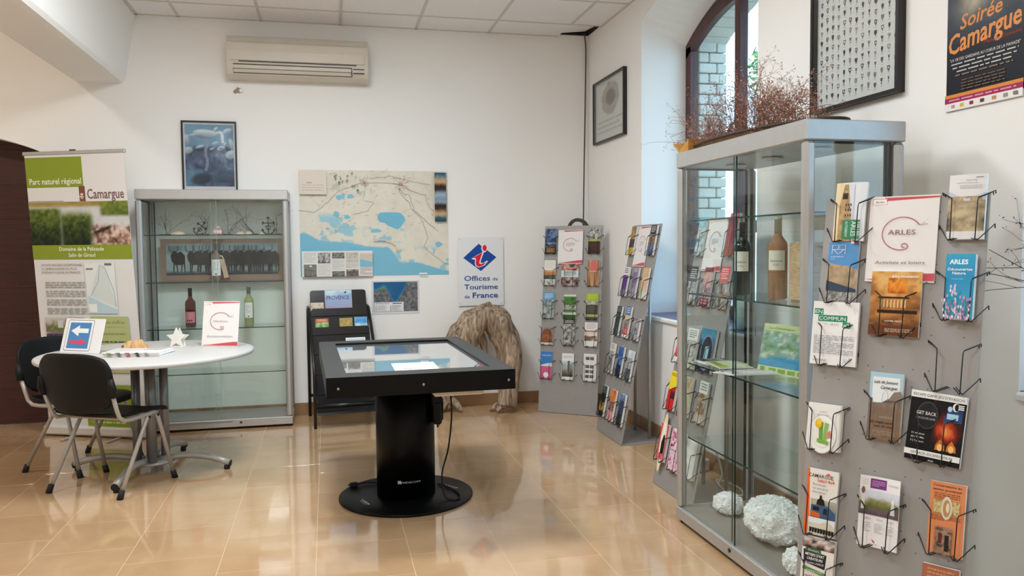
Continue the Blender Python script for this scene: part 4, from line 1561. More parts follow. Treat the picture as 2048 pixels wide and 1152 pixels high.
def gnarl(path, rad, seed, n=18, sub=7):
    V = [Vector(p) for p in path]
    pts, rs = [], []
    for i in range(len(V) - 1):
        p0, p1, p2, p3 = V[max(i - 1, 0)], V[i], V[i + 1], V[min(i + 2, len(V) - 1)]
        for q in range(sub):
            t = q / sub
            pts.append(0.5 * ((2 * p1) + (p2 - p0) * t + (2 * p0 - 5 * p1 + 4 * p2 - p3) * t * t + (3 * p1 - p0 - 3 * p2 + p3) * t ** 3))
            rs.append(rad[i] * (1 - t) + rad[i + 1] * t)
    pts.append(V[-1])
    rs.append(rad[-1])
    m = MB().tube(pts, rs, n)
    for i, v in enumerate(m.v):
        p = Vector(v)
        c = pts[min(i // n, len(pts) - 1)]
        d = p - c
        if d.length > 1e-6:
            k = mnoise.noise(Vector((p.x * 9 + seed, p.y * 9, p.z * 5))) * 0.16 + mnoise.noise(Vector((p.x * 28, p.y * 28 + seed, p.z * 12))) * 0.08
            m.v[i] = tuple(p + d * k)
    return m


dw = thing('driftwood', 'large arched driftwood trunk standing by the back wall', 'driftwood', (-0.97, -0.22, 0))
MAIN = gnarl([(-0.32, 0.05, 0.03), (-0.31, 0.02, 0.25), (-0.245, -0.02, 0.46), (-0.165, -0.03, 0.63), (-0.01, -0.03, 0.765), (0.115, -0.03, 0.70), (0.185, -0.05, 0.5), (0.18, -0.10, 0.25), (0.145, -0.15, 0.05)], [0.055, 0.085, 0.118, 0.13, 0.105, 0.125, 0.103, 0.092, 0.078], 3, 24, 9)
MAIN.build('trunk', M_drift, dw)
gnarl([(-0.06, -0.01, 0.64), (-0.015, 0.0, 0.57), (0.0, 0.0, 0.50), (0.025, -0.02, 0.43)], [0.05, 0.035, 0.024, 0.010], 9, 10).build('branch_stub', M_drift, dw)
gnarl([(0.02, -0.03, 0.80), (0.03, -0.05, 0.86), (0.05, -0.05, 0.872)], [0.05, 0.035, 0.012], 5, 10).build('knot', M_drift, dw)
for k, (a, r) in enumerate(((2.7, 0.14), (-2.9, 0.09))):
    gnarl([(0.145, -0.15, 0.09), (0.145 + r * 0.6 * math.cos(a), -0.15 + r * 0.6 * math.sin(a), 0.05), (0.145 + r * math.cos(a), -0.15 + r * math.sin(a), 0.018)], [0.045, 0.028, 0.012], 12 + k, 10).build('root', M_drift, dw)
for k, (a, r) in enumerate(((-0.9, 0.15), (-2.2, 0.12))):
    gnarl([(-0.30, 0.04, 0.10), (-0.30 + r * 0.6 * math.cos(a), 0.04 + r * 0.6 * math.sin(a), 0.07), (-0.30 + r * math.cos(a), 0.04 + r * math.sin(a), 0.018)], [0.045, 0.03, 0.012], 22 + k, 10).build('root', M_drift, dw)

# ---- roll-up banner
U0 = Vector((-4.192, -0.215, 0))
ub = Vector((0.664, -0.291, 0)).normalized()
thb = math.atan2(ub.y, ub.x)
bn = thing('roll_up_banner', 'tall green and white roll-up banner beside the dark door', 'banner', (-4.192 + 0.40 * ub.x, -0.215 + 0.40 * ub.y, 0), (0, 0, thb))
BW, BH = 0.795, 1.95
SH = -0.118


def shear_x(M_):
    return M_


M_ban = mat('banner_film', '#dddcda', rough=0.45, var=0.01)
b = MB()
b.add([(-BW / 2, 0, 0.075), (BW / 2, 0, 0.075), (BW / 2 + SH, 0.002, 2.02), (-BW / 2 + SH, 0.002, 2.02), (-BW / 2, 0.001, 0.075), (BW / 2, 0.001, 0.075), (BW / 2 + SH, 0.003, 2.02), (-BW / 2 + SH, 0.003, 2.02)], [(0, 1, 2, 3), (7, 6, 5, 4), (0, 4, 5, 1), (1, 5, 6, 2), (2, 6, 7, 3), (3, 7, 4, 0)])
film = b.build('film', M_ban, bn)
MB().rbox(-BW / 2 - 0.015, -0.05, 0.012, BW / 2 + 0.015, 0.05, 0.078, 0.012).build('cassette', mat('cassette_white', '#d4d1cc', rough=0.4, metal=0.2), bn)
for x in (-0.16, 0.2):
    MB().rbox(x - 0.012, -0.17, 0.0, x + 0.012, 0.14, 0.011, 0.003).build('foot', M_alu2, bn)
tr = MB().rbox(-BW / 2 + SH - 0.012, -0.006, 2.012, BW / 2 + SH + 0.012, 0.012, 2.038, 0.003).build('top_rail', M_alu, bn)
MB().rbox(SH - 0.03, -0.004, 2.036, SH + 0.015, 0.01, 2.046, 0.002).build('clip', M_rubber, tr)
MB().tube([(0, 0.02, 0.07), (SH - 0.01, 0.018, 2.02)], 0.008, 8).build('support_pole', M_alu2, bn)
P = Print(BW, BH)
G = '#87982f'
P.rect(0, 0, 1, 1, '#dddcdc')
P.rect(0.0, 0.875, 0.575, 0.985, G)
P.text('Parc naturel régional', 0.03, 0.887, 0.525, '#f0f0ea', bold=0.008, hgt=0.022)
P.rect(0.525, 0.823, 0.585, 0.878, '#7c4f3c').text('de', 0.565, 0.832, 0.05, '#eee7e0', rot=PI / 2, hgt=0.018, bold=0.01)
P.text('Camargue', 0.605, 0.832, 0.365, '#7a5a58', bold=0.01, hgt=0.036)
P.rect(0.01, 0.824, 0.36, 0.826, '#8a8f78')


def marsh(u, v):
    n = fbm(u * 9, v * 7, 3)
    n2 = fbm(u * 40, v * 14, 6)
    c = pal(0.5 + 0.6 * (n - 0.5) + 0 * v, ['#b3b7ba', '#c8cacb', '#d8d8d6'])
    t = sm(0.85, 0.93, v)[..., None]
    c = c * (1 - t) + pal(n, ['#8c7a3e', '#a58f52', '#7d7040']) * t
    g = np.maximum(sm(0.36, 0.28, u - 0.05 * (n - 0.5)) * sm(0.90, 0.80, v), sm(0.2, 0.12, abs(u - 0.47) - 0.03 * (n2 - 0.5)) * sm(0.85, 0.62, v + 0.1 * abs(u - 0.47)))
    g = np.maximum(g, sm(0.7, 0.75, u) * sm(0.62, 0.72, v))
    c = c * (1 - g[..., None]) + pal(0.9 * v + 0.9 * (n2 - 0.5), ['#1a2213', '#33421d', '#5a6a2c', '#7f8c3c']) * g[..., None]
    w = (sm(0.58, 0.66, u + 0.1 * (n - 0.5)) * sm(0.50, 0.36, v + 0.1 * (n2 - 0.5)))[..., None]
    c = c * (1 - w) + pal(n2 * 1.8 - 0.4, ['#4a332b', '#8d6b5c', '#c2a596', '#dbc8ba']) * w
    d = (sm(0.05, 0.02, abs(v - 0.30 - 0.9 * (u - 0.68))) * sm(0.62, 0.66, u) * sm(0.85, 0.78, u))[..., None]
    return c * (1 - d) + hexc('#3a2a24') * d


P.raster(0.0, 0.665, 1, 0.822, 80, 34, marsh)
P.rect(0, 0.613, 1, 0.665, G)
P.text('Domaine de la Palissade', 0.5, 0.644, 0.45, '#f0f0ea', bold=0.008, align='c', hgt=0.014).text('Salin de Giraud', 0.5, 0.622, 0.27, '#f0f0ea', bold=0.008, align='c', hgt=0.014)
for k, s_ in enumerate(('UN SITE NATUREL EXCEPTIONNEL', "À L'EMBOUCHURE DU PLUS", 'PUISSANT FLEUVE DE FRANCE')):
    P.text(s_, 0.075, 0.588 - 0.0135 * k, (0.42, 0.36, 0.39)[k], '#8a8a80', hgt=0.0085)
for k in range(4):
    P.para(0.10, 0.505 - 0.032 * k, 0.50, 0.53 - 0.032 * k, 3, '#a2a29e', fill=0.5, seed=30 + k)
P.rect(0.515, 0.415, 0.815, 0.60, '#e2e6e6').poly([(0.55, 0.48), (0.66, 0.595), (0.72, 0.59), (0.80, 0.44), (0.70, 0.455)], '#d3dcdc').poly([(0.52, 0.416), (0.81, 0.416), (0.81, 0.43), (0.66, 0.455), (0.53, 0.48)], '#b9d4de')
P.line([(0.56, 0.48), (0.64, 0.53), (0.67, 0.59), (0.72, 0.58), (0.79, 0.50), (0.80, 0.44)], 0.006, '#9fb2b8').rects([(0.53, 0.42, 0.61, 0.45)], '#eef0f0').rects([(0.72, 0.59, 0.79, 0.598), (0.53, 0.575, 0.60, 0.58)], '#6c7478')
P.rect(0.53, 0.20, 0.91, 0.405, '#b3bd84').text('Quelques chiffres', 0.56, 0.378, 0.31, '#7f8a52', bold=0.006, hgt=0.013)
P.rect(0.56, 0.366, 0.87, 0.3675, '#93a066').text('13', 0.575, 0.335, 0.05, '#eef0e2', bold=0.02, hgt=0.016).para(0.65, 0.336, 0.87, 0.345, 1, '#95a068', fill=0.7, seed=4)
for k, zz in enumerate((0.315, 0.30, 0.285, 0.262, 0.247, 0.232)):
    P.para(0.57, zz - 0.008, 0.87 if k != 2 else 0.68, zz, 1, '#5d683a', fill=0.7, seed=50 + k)
P.photo(0.075, 0.345, 0.275, 0.40, ['#8f7a5a', '#5d6838', '#b9b2a8', '#c9c9c6'], 6, 3, 12, 8, grad=0.9, contrast=0.8)
P.rect(0.20, 0.362, 0.255, 0.39, '#c9cdd0')
P.photo(0.285, 0.345, 0.465, 0.40, ['#a0694a', '#8a5234', '#b48a68', '#b7aca4'], 6, 7, 12, 8, grad=0.9, contrast=0.8)
P.photo(0.075, 0.285, 0.275, 0.34, ['#1d1624', '#3c2a52', '#6b4f8a', '#241a2c'], 12, 5, 18, 10, grad=0.1)
P.photo(0.285, 0.285, 0.465, 0.34, ['#3a2a26', '#7a5a48', '#2a2422'], 9, 8, 12, 8, grad=0.1)
P.rect(0.02, 0.0, 0.5, 0.19, '#d5d4d2')
P.rect(0.42, 0.055, 0.92, 0.155, G).rect(0.50, 0.105, 0.63, 0.15, '#b9c6cc').poly([(0.51, 0.106), (0.62, 0.106), (0.58, 0.13), (0.54, 0.128)], '#b98d80')
P.rect(0.42, 0.0, 0.92, 0.045, G).para(0.47, 0.012, 0.80, 0.02, 1, '#cdd39a', fill=0.8, seed=9)
pr = P.build('printed_face', film, (0, -0.0006, 0.075))
for v in pr.data.vertices:
    v.co.x += SH * v.co.z / BH
# ================================================================== leaflets and their wire holders
M_wire = mat('black_wire', '#111112', rough=0.4)
HOLD = MB()
for s in (-1, 1):
    HOLD.tube([(s * 0.072, 0.0, 0.142), (s * 0.073, -0.006, 0.150), (s * 0.037, -0.040, 0.124), (s * 0.0355, -0.042, 0.115), (s * 0.034, -0.040, 0.0), (s * 0.032, -0.037, -0.006), (s * 0.006, -0.002, 0.012)], 0.0017, 6)
    HOLD.tube([(s * 0.066, 0.0, 0.138), (s * 0.067, -0.006, 0.146), (s * 0.037, -0.036, 0.124)], 0.0017, 6)
    HOLD.tube([(s * 0.076, 0.0, 0.036), (s * 0.077, -0.006, 0.048), (s * 0.042, -0.038, -0.004), (s * 0.034, -0.040, -0.003)], 0.0017, 6)
    HOLD.tube([(s * 0.040, -0.036, -0.006), (s * 0.012, -0.002, 0.014)], 0.0017, 6)
HOLD_ME = HOLD.mesh('wire_holder')
HOLD_ME.materials.append(M_wire)
WH = '#e9e8e5'


def holder(st, u, v, label, place):
    o = obj('wire_holder', HOLD_ME, None, None, st.at(u, v), st.rot)
    return tag(o, label, 'wire holder', 'wire leaflet holders on the ' + place)


def leaflet(st, u, v, w, h, label, art, th=0.010, out=0.006, bend=0.0, name='leaflet', cat='leaflet', spin=0.0):
    """a pile of leaflets, cover towards the reader; u, v = bottom centre on the panel"""
    bf = (lambda x, z: bend * (x / (w / 2)) ** 2 * (0.4 + 0.6 * z / h)) if bend else None
    m = MB()
    nx = 8 if bend else 1

    def fn(a, b):
        x, z = (a - 0.5) * w, b * h
        return (x, -out - th + (bf(x, z) if bf else 0), z)
    m.shell(fn, (0, th, 0), nx, 4 if bend else 1)
    m.sm = [False] * len(m.sm)
    o = m.build(name, M_paper, None, st.at(u, v), st.rot)
    if spin:
        o.rotation_mode = 'QUATERNION'
        from mathutils import Euler, Quaternion
        o.rotation_quaternion = Euler(st.rot).to_quaternion() @ Quaternion((0, 1, 0), spin)
    tag(o, label, cat)
    P = Print(w, h)
    P.seg = 12 if bend else 0
    art(P)
    P.build('cover_print', o, (0, -out - th, 0), bend=bf)
    return o


def spiral_sheet(title=None, sub=None):
    def art(P):
        P.rect(0, 0, 1, 1, '#e7e3e1')
        P.poly([(0.20, 0.945), (1.0, 0.965), (1.0, 0.985), (0.22, 0.985)], '#c9525c').poly([(0.35, 0.985), (1.0, 0.985), (1.0, 0.978)], '#dd8a5c')
        P.rect(0.035, 0.905, 0.25, 0.975, '#f2efed').line([(0.04, 0.905), (0.04, 0.972), (0.24, 0.972), (0.25, 0.94)], 0.008, '#c06068')
        P.text('Arles', 0.075, 0.922, 0.14, '#a8606a', shear=0.25, hgt=0.03)
        P.poly([(0.05, 0.02), (1.0, 0.02), (1.0, 0.105), (0.85, 0.10)], '#c9525c').poly([(0.0, 0.03), (0.6, 0.045), (0.1, 0.022)], '#dd8a5c')
        pts = []
        for k in range(40):
            t = 0.55 + 4.3 * k / 39
            pts.append((0.50 + 0.285 * math.cos(t), 0.56 + 0.19 * math.sin(t)))
        for k in range(22):
            t = -1.4 + 6.6 * k / 21
            r = 0.058 * (1 - 0.6 * k / 21)
            pts.append((0.545 + r * math.cos(t), 0.415 + r * 0.68 * math.sin(t)))
        P.line(pts, 0.012, '#a5535c')
        P.line([(0.74, 0.655), (0.78, 0.66), (0.82, 0.69)], 0.006, '#8a5a60').line([(0.78, 0.66), (0.86, 0.665)], 0.005, '#8a5a60')
        P.rects([(0.69, 0.68, 0.70, 0.687), (0.72, 0.66, 0.735, 0.667), (0.85, 0.71, 0.865, 0.714), (0.70, 0.645, 0.71, 0.65)], '#8a5a60')
        if title:
            P.text(title, 0.50, 0.545, 0.40, '#8a5f66', align='c', hgt=0.06 if len(title) < 7 else 0.03)
        else:
            P.para(0.33, 0.50, 0.68, 0.62, 4, '#c9b9b6', seed=2)
        if sub:
            P.text(sub, 0.50, 0.205, 0.72, '#7d6a6c', align='c', shear=0.1, hgt=0.04)
    return art


def bands(*L):
    """cover from the top down: (height, kind, ...); s = solid, p = photograph, w = text lines on a ground"""
    def art(P):
        z = 1.0
        for i, b in enumerate(L):
            z0 = max(0, z - b[0])
            if b[1] == 's':
                P.rect(0, z0, 1, z, b[2])
            elif b[1] == 'p':
                P.photo(0, z0, 1, z, b[2], b[3] if len(b) > 3 else 5, i * 7 + int(b[0] * 100) + len(b[2]), 10, max(4, int(20 * b[0])), grad=b[4] if len(b) > 4 else 0.3)
            elif b[1] == 'w':
                P.rect(0, z0, 1, z, b[2])
                n = max(1, int(b[0] * 14))
                P.para(0.14, z0 + 0.15 * (z - z0), 0.86, z - 0.15 * (z - z0), n, b[3], fill=0.5, seed=i + n)
            z = z0
    return art


def place(st, where, u, v, w, h, what, art, **k):
    hold = k.pop('hold', True)
    lab = k.pop('hlabel', None) or what
    leaflet(st, u, v, w, h, what + ', ' + where, art, **k)
    if hold:
        holder(st, u, v, 'wire holder of the ' + lab + ', ' + where, where)


BLU = ['#1c2a44', '#41587c', '#7d93b5', '#2a3650']
DRK = ['#1a1714', '#3b322b', '#6a5a4c', '#2a241f']
BW = ['#222222', '#6b6a69', '#d5d3d0', '#3a3938']
CU = [0.062, 0.246, 0.432]
c1 = 'corner stand'
RV = [1.275, 1.018, 0.752, 0.540, 0.268]
place(stand1, c1, CU[0], RV[0], 0.10, 0.205, 'misty blue leaflet with orange foot lettering', bands((0.55, 'p', BLU, 4, 0.5), (0.2, 'p', ['#20283a', '#46556e', '#c9ced6'], 6), (0.25, 'w', '#2a2c34', '#d99a42')))
place(stand1, c1, CU[2], RV[0], 0.10, 0.205, 'dark brown leaflet with a lime stripe and white tag', bands((0.42, 'p', BW, 6), (0.1, 's', '#a3b558'), (0.48, 'p', ['#2a1a18', '#4b302a', '#3a2421'], 4)))
place(stand1, c1, CU[0], RV[1], 0.10, 0.205, 'cream leaflet with an orange band', bands((0.40, 'w', '#e5e2da', '#d5d1c8'), (0.08, 'p', ['#b98f66', '#d9b48c'], 6), (0.1, 's', '#c97f4f'), (0.17, 'p', ['#35423a', '#65705f'], 6), (0.25, 'p', ['#2c3330', '#e8e6e2', '#8a8a86'], 5)))
place(stand1, c1, CU[1] - 0.01, RV[1], 0.145, 0.175, 'wide red and dark collage leaflet', bands((0.30, 'p', ['#2d2220', '#b5472f', '#d9d0c8', '#402a26'], 4), (0.30, 'w', '#cfdadb', '#5d6a6c'), (0.40, 'p', ['#241c1c', '#6a4a48', '#c9bcb8', '#332a2c'], 5)))
place(stand1, c1, CU[2], RV[1], 0.10, 0.205, 'wood-striped leaflet with a coral square', lambda P: (P.raster(0, 0, 1, 1, 16, 16, lambda u, v: pal(fbm(u * 14, v * 1.2, 3) * 1.3 - 0.15, ['#4a3326', '#a87852', '#cfa47c', '#6a4a38'])), P.rect(0.28, 0.62, 0.80, 0.92, '#d96a66'), P.para(0.15, 0.54, 0.85, 0.58, 1, '#e8ded6', seed=2)))
place(stand1, c1, CU[0], RV[2], 0.10, 0.21, 'sky-blue topped leaflet with a grey photo', bands((0.30, 'w', '#5f9cc9', '#d5e4ee'), (0.70, 'p', ['#2f3a35', '#c9cfcd', '#5d6a66', '#dfe3e2'], 6)))
place(stand1, c1, CU[1], RV[2], 0.105, 0.195, 'green leaflet with a photo strip', bands((0.08, 's', '#cfd8d4'), (0.34, 'p', ['#3f6a35', '#5a8a42', '#33562c'], 3), (0.20, 'p', ['#6a8aa0', '#d9cdb2', '#2c3a3a'], 8), (0.10, 's', '#4c7a3a'), (0.1, 'w', '#e5e8e2', '#4c7a3a'), (0.18, 's', '#3c5a2e')))
place(stand1, c1, CU[2], RV[2], 0.10, 0.21, 'lime and charcoal leaflet', bands((0.30, 'w', '#a3b93f', '#c3d268'), (0.14, 'p', ['#3a4a2a', '#d9d5c2', '#6a6a4a'], 7), (0.36, 'w', '#4c4a45', '#6d6a64'), (0.10, 's', '#a9b36a'), (0.1, 's', '#4c4a45')))
place(stand1, c1, CU[0] - 0.005, RV[3], 0.11, 0.14, 'short copper brown leaflet', lambda P: (P.rect(0, 0, 1, 1, '#8f8a86'), P.poly([(0.05, 0.1), (0.95, 0.1), (0.95, 0.55), (0.8, 0.8), (0.6, 0.92), (0.4, 0.92), (0.2, 0.8), (0.05, 0.55)], '#8a5238'), P.photo(0.1, 0.2, 0.9, 0.6, ['#6e3c28', '#a86a4a', '#8a5238'], 5), P.rect(0, 0, 1, 0.12, '#dcd9d4')))
place(stand1, c1, CU[1], RV[3], 0.10, 0.205, 'black and white photo leaflet', bands((0.16, 'w', '#4a4a4a', '#cfcfcf'), (0.64, 'p', BW, 4), (0.2, 'p', ['#2a2a2a', '#e2e0de'], 5)))
place(stand1, c1, CU[2], RV[3], 0.105, 0.19, 'white leaflet with a red line', bands((0.34, 'w', WH, '#b5b3b0'), (0.05, 's', '#cf5a45'), (0.16, 'w', WH, '#c5c3c0'), (0.22, 'p', ['#e5e2dd', '#6a4a3a', '#dcd8d2'], 4), (0.23, 's', WH)))
place(stand1, c1, CU[0], RV[4], 0.10, 0.215, 'blue and pink leaflet', lambda P: (P.rect(0, 0.42, 1, 1, '#3f7fc1'), P.poly([(0, 0.5), (1, 0.62), (1, 0.42), (0, 0.42)], '#dfe6ec'), P.rect(0, 0, 1, 0.46, '#d0628a'), P.text('SALIN', 0.12, 0.84, 0.76, '#dcebf6', hgt=0.06), P.ell(0.5, 0.14, 0.22, 0.10, '#efe6ea')))
place(stand1, c1, CU[1], RV[4], 0.10, 0.21, 'white leaflet with a ruined tower', lambda P: (P.rect(0, 0, 1, 1, '#e9e9e8'), P.para(0.12, 0.80, 0.88, 0.9, 2, '#a9a9ae', seed=2), P.photo(0.03, 0.12, 0.97, 0.70, ['#3a3430', '#8a7a68', '#a9bfd0', '#c9d9e4'], 4, 5, 12, 14, 0.9, 0.6), P.rect(0.5, 0.2, 0.68, 0.72, '#6a5c4e')))
place(stand1, c1, CU[2], RV[4], 0.105, 0.215, 'white leaflet with a grid of dark photos', lambda P: (P.rect(0, 0, 1, 1, '#e6e4e1'), [P.photo(x, z, x + 0.3, z + 0.11, ['#2c2a2a', '#8a8580', '#4a4a48'], 6, int(x * 10 + z * 100), 5, 4) for x in (0.15, 0.5) for z in (0.12, 0.3, 0.48, 0.78)]))
leaflet(stand1, 0.232, 1.195, 0.21, 0.272, 'white sheet with a pale grey spiral, corner stand', spiral_sheet(), th=0.004, out=0.012, name='title_sheet', cat='sheet')

c2 = 'window-side stand'
CU2 = [0.075, 0.25, 0.425]
RV2 = [1.285, 0.985, 0.70, 0.425, 0.115]
S2 = [
    (0, 0, 0.09, 0.205, 'brown leaflet with a yellow foot', bands((0.45, 'p', ['#6a4a2c', '#c9a86a', '#3a2a1c'], 5), (0.30, 'p', DRK, 5), (0.25, 'w', '#d9b93f', '#b0922a'))),
    (2, 0, 0.10, 0.205, 'dark portrait leaflet with white lines', bands((0.30, 'w', '#2c2c30', '#c9c9cc'), (0.35, 'p', ['#3a2a24', '#a8866a', '#5a4436'], 3), (0.35, 'p', ['#25304a', '#4a5878', '#8d98b0'], 4))),
    (0, 1, 0.09, 0.21, 'purple leaflet with a white head', bands((0.28, 'w', '#e5e3e6', '#6a6570'), (0.5, 'p', ['#4a2a66', '#6a3f8a', '#573474'], 3), (0.22, 'p', ['#6a5a7a', '#8d7aa0'], 4))),
    (1, 1, 0.09, 0.21, 'grey-violet leaflet', bands((0.2, 'w', '#8a7d96', '#cfc6d6'), (0.3, 'p', ['#6f6280', '#8d7fa0'], 4), (0.5, 'p', ['#3a3542', '#b5aabf', '#6a6074'], 6))),
    (2, 1, 0.095, 0.215, 'peach-coloured leaflet', bands((0.3, 'w', '#d6a878', '#e6c49c'), (0.4, 'p', ['#c9956a', '#e2c4a0', '#b98a62'], 4), (0.3, 'p', ['#d2d6c0', '#e8e2d2', '#8aa07a'], 5))),
    (0, 2, 0.085, 0.21, 'narrow black-green leaflet', bands((0.25, 'w', '#24302a', '#8a9a90'), (0.75, 'p', ['#1a221e', '#4a5a50', '#2c362f'], 4))),
    (1, 2, 0.085, 0.22, 'blue, white and red leaflet', bands((0.28, 'w', '#4f77b0', '#cfdcee'), (0.14, 's', '#d9c9a0'), (0.26, 'p', ['#2a2422', '#c9bfb8', '#6a4a3c'], 5), (0.22, 'w', '#c93a3a', '#eecccc'), (0.1, 's', '#e5e2e0'))),
    (2, 2, 0.10, 0.15, 'grey crumpled leaflet', bands((1.0, 'p', ['#4a484c', '#8d8a90', '#b9b6bb', '#6a676c'], 4))),
    (0, 3, 0.09, 0.215, 'black and white figure leaflet', bands((0.25, 'w', '#e2e1df', '#8a8a88'), (0.35, 'p', BW, 4), (0.4, 'p', ['#e5e4e2', '#5a5856', '#cfcdca'], 5))),
    (1, 3, 0.09, 0.21, 'deep blue leaflet', bands((0.3, 'p', ['#1f4a8a', '#3a6cb5', '#2a579a'], 3), (0.3, 'p', ['#16305a', '#6a92c9', '#21447a'], 5), (0.4, 'p', ['#121c30', '#2a4470'], 4))),
    (2, 3, 0.09, 0.205, 'pale grey leaflet with a dark foot', bands((0.25, 'p', ['#a9c0cc', '#dfe6ea'], 4), (0.35, 'p', ['#d9dcdc', '#8a9298', '#c5caca'], 5), (0.4, 'p', ['#2a2f36', '#6a7278', '#3c434a'], 4))),
    (0, 4, 0.09, 0.215, 'black leaflet with a small yellow figure', bands((0.25, 'p', ['#24363a', '#4a6a6a'], 4), (0.3, 's', '#15191a'), (0.3, 'p', ['#1c2020', '#c9a04a', '#2a2a26'], 4), (0.15, 's', '#12161a'))),
    (1, 4, 0.095, 0.215, 'orange and pink leaflet', bands((0.38, 'p', ['#d9662a', '#e28a3f', '#c9502a'], 3), (0.3, 'p', ['#2a2220', '#b98a80', '#4a342f'], 6), (0.32, 'p', ['#c9727a', '#e5b4b4', '#b95a66'], 5))),
    (2, 4, 0.09, 0.215, 'blue-black leaflet pile', bands((0.2, 'p', ['#3a5a8a', '#8aa9d0'], 4), (0.4, 'p', ['#1a2030', '#3a4a6a', '#6a7a98'], 5), (0.4, 'p', ['#14161c', '#4a5262'], 5))),
]
for c, r, w, h, what, art in S2:
    place(stand2, c2, CU2[c], RV2[r], w, h, what, art, th=0.014)
leaflet(stand2, 0.235, 1.205, 0.21, 0.285, 'white sheet with a pale spiral, window-side stand', spiral_sheet(), th=0.004, out=0.004, name='title_sheet', cat='sheet')

c3 = 'stand behind the glass cabinet'
CU3 = [0.075, 0.25, 0.425]
RV3 = [1.29, 1.02, 0.69, 0.425, 0.14]
S3 = [
    (0, 0, 0.09, 0.21, 'teal and white leaflet', bands((0.25, 'p', ['#5aa5b3', '#a9d3da'], 4), (0.75, 'p', ['#2a3a3e', '#dfe5e6', '#8aa3a8'], 5)), 0.012),
    (2, 0, 0.09, 0.225, 'tall crimson leaflet', bands((0.14, 'w', '#c2263f', '#e9a0aa'), (0.55, 'p', ['#8a1c30', '#b02a42'], 3), (0.31, 'p', ['#5a1a26', '#a8502f', '#8a2434'], 4)), 0.016),
    (0, 1, 0.095, 0.21, 'charcoal leaflet with white lettering', bands((0.4, 'w', '#3c3e42', '#c5c7ca'), (0.6, 'p', ['#2a2a2a', '#8d8a84', '#d9d5cc', '#3f3c38'], 4)), 0.012),
    (1, 1, 0.095, 0.21, 'maroon wine leaflet', bands((0.12, 's', '#7d2430'), (0.4, 'p', ['#a04a4a', '#d0a9a4', '#8a3a3c'], 4), (0.28, 'p', ['#3a1c1c', '#c9b5aa', '#6a2c2c'], 5), (0.2, 'w', '#8a2a36', '#d9aab0')), 0.012),
    (2, 1, 0.095, 0.22, 'red-topped leaflet over a crowd photo', bands((0.38, 'w', '#d23a3c', '#f0c4c2'), (0.62, 'p', ['#2a2624', '#d9d4cc', '#6a625a', '#a89f94'], 8)), 0.012),
    (0, 2, 0.095, 0.205, 'white leaflet with a red diamond', bands((0.35, 'p', ['#2c2a28', '#cfcac4', '#6a6560'], 6), (0.5, 'p', ['#c92a32', '#d94a4a'], 3), (0.15, 's', '#e5e2de')), 0.012),
    (1, 3, 0.09, 0.21, 'beige leaflet', bands((1.0, 'p', ['#b5a280', '#d9c9a8', '#8a7a5c'], 4)), 0.012),
    (0, 3, 0.09, 0.215, 'yellow and red leaflet', lambda P: (P.rect(0, 0, 1, 1, '#c9262c'), P.poly([(0, 1), (1, 1), (1, 0.62), (0, 0.5)], '#e8cf2c'), P.para(0.15, 0.86, 0.8, 0.95, 2, '#4a4420', seed=1), P.photo(0.45, 0.3, 1, 0.5, ['#2a1414', '#8a2424'], 4)), 0.014),
    (2, 3, 0.09, 0.215, 'white leaflet with brown dancers', bands((0.28, 'w', '#e9e6e1', '#8a8580'), (0.5, 'p', ['#e0d6c8', '#6a4a34', '#d0bfa8', '#8a6a50'], 5), (0.22, 'p', ['#e5ddd0', '#a08a70'], 4)), 0.012),
    (0, 4, 0.095, 0.205, 'pink leaflet with a black figure', lambda P: (P.rect(0, 0, 1, 1, '#d24a5c'), P.ell(0.5, 0.5, 0.34, 0.8, '#eed7a8'), P.ell(0.52, 0.45, 0.24, 0.6, '#f0ece6'), P.ell(0.62, 0.38, 0.2, 0.34, '#15131a'), P.rect(0.25, 0.04, 0.75, 0.2, '#e0606e')), 0.014),
    (2, 4, 0.11, 0.20, 'white curled booklet', bands((1.0, 'p', ['#dcdad6', '#efedea', '#c5c2bd'], 2)), 0.02),
]
for c, r, w, h, what, art, th in S3:
    place(stand3, c3, CU3[c], RV3[r], w, h, what, art, th=th)
place(stand3, c3, 0.255, RV3[4] - 0.01, 0.145, 0.215, 'pink floral booklet', lambda P: (P.photo(0, 0, 1, 1, ['#b53a6a', '#e5a9bf', '#f0dfe5', '#d06a92', '#3a2a30'], 9, 4, 16, 22, 0.1), P.rect(0.0, 0.42, 1, 0.58, '#e9c9d6'), P.text('SAISON', 0.1, 0.47, 0.8, '#4a3a48', hgt=0.05)), th=0.02)
place(stand3, c3, 0.20, RV3[2] - 0.01, 0.12, 0.215, 'white leaflet with a bridge photo', bands((0.3, 'w', '#e6e6e2', '#8d8d88'), (0.5, 'p', ['#6a6a5c', '#d9d9d2', '#3a3a34'], 6), (0.2, 's', '#c9cdb0')), th=0.012)


def ring_mag(P):
    P.rect(0, 0, 1, 1, '#20242c')
    P.raster(0, 0.45, 1, 1, 12, 10, lambda u, v: pal(v * 0.9 + 0.5 * (fbm(u * 5, v * 5, 3) - 0.5), ['#20242c', '#2a5a7a', '#4a9ab8', '#2f6f92']))
    P.ell(0.55, 0.45, 0.42, 0.42, '#8a86b0').ell(0.55, 0.45, 0.37, 0.37, '#242a36').poly([(0.42, 0.3), (0.68, 0.32), (0.7, 0.6), (0.45, 0.58)], '#9fd0e0')


place(stand3, c3, 0.375, RV3[2] - 0.005, 0.16, 0.225, 'dark blue magazine with a pale ring', ring_mag, th=0.014)
leaflet(stand3, 0.235, 1.21, 0.21, 0.285, 'white spiral sheet seen through the glass, stand behind the cabinet', spiral_sheet(), th=0.004, out=0.004, name='title_sheet', cat='sheet')

# ---- the stand nearest the viewer
c4 = 'nearest stand'


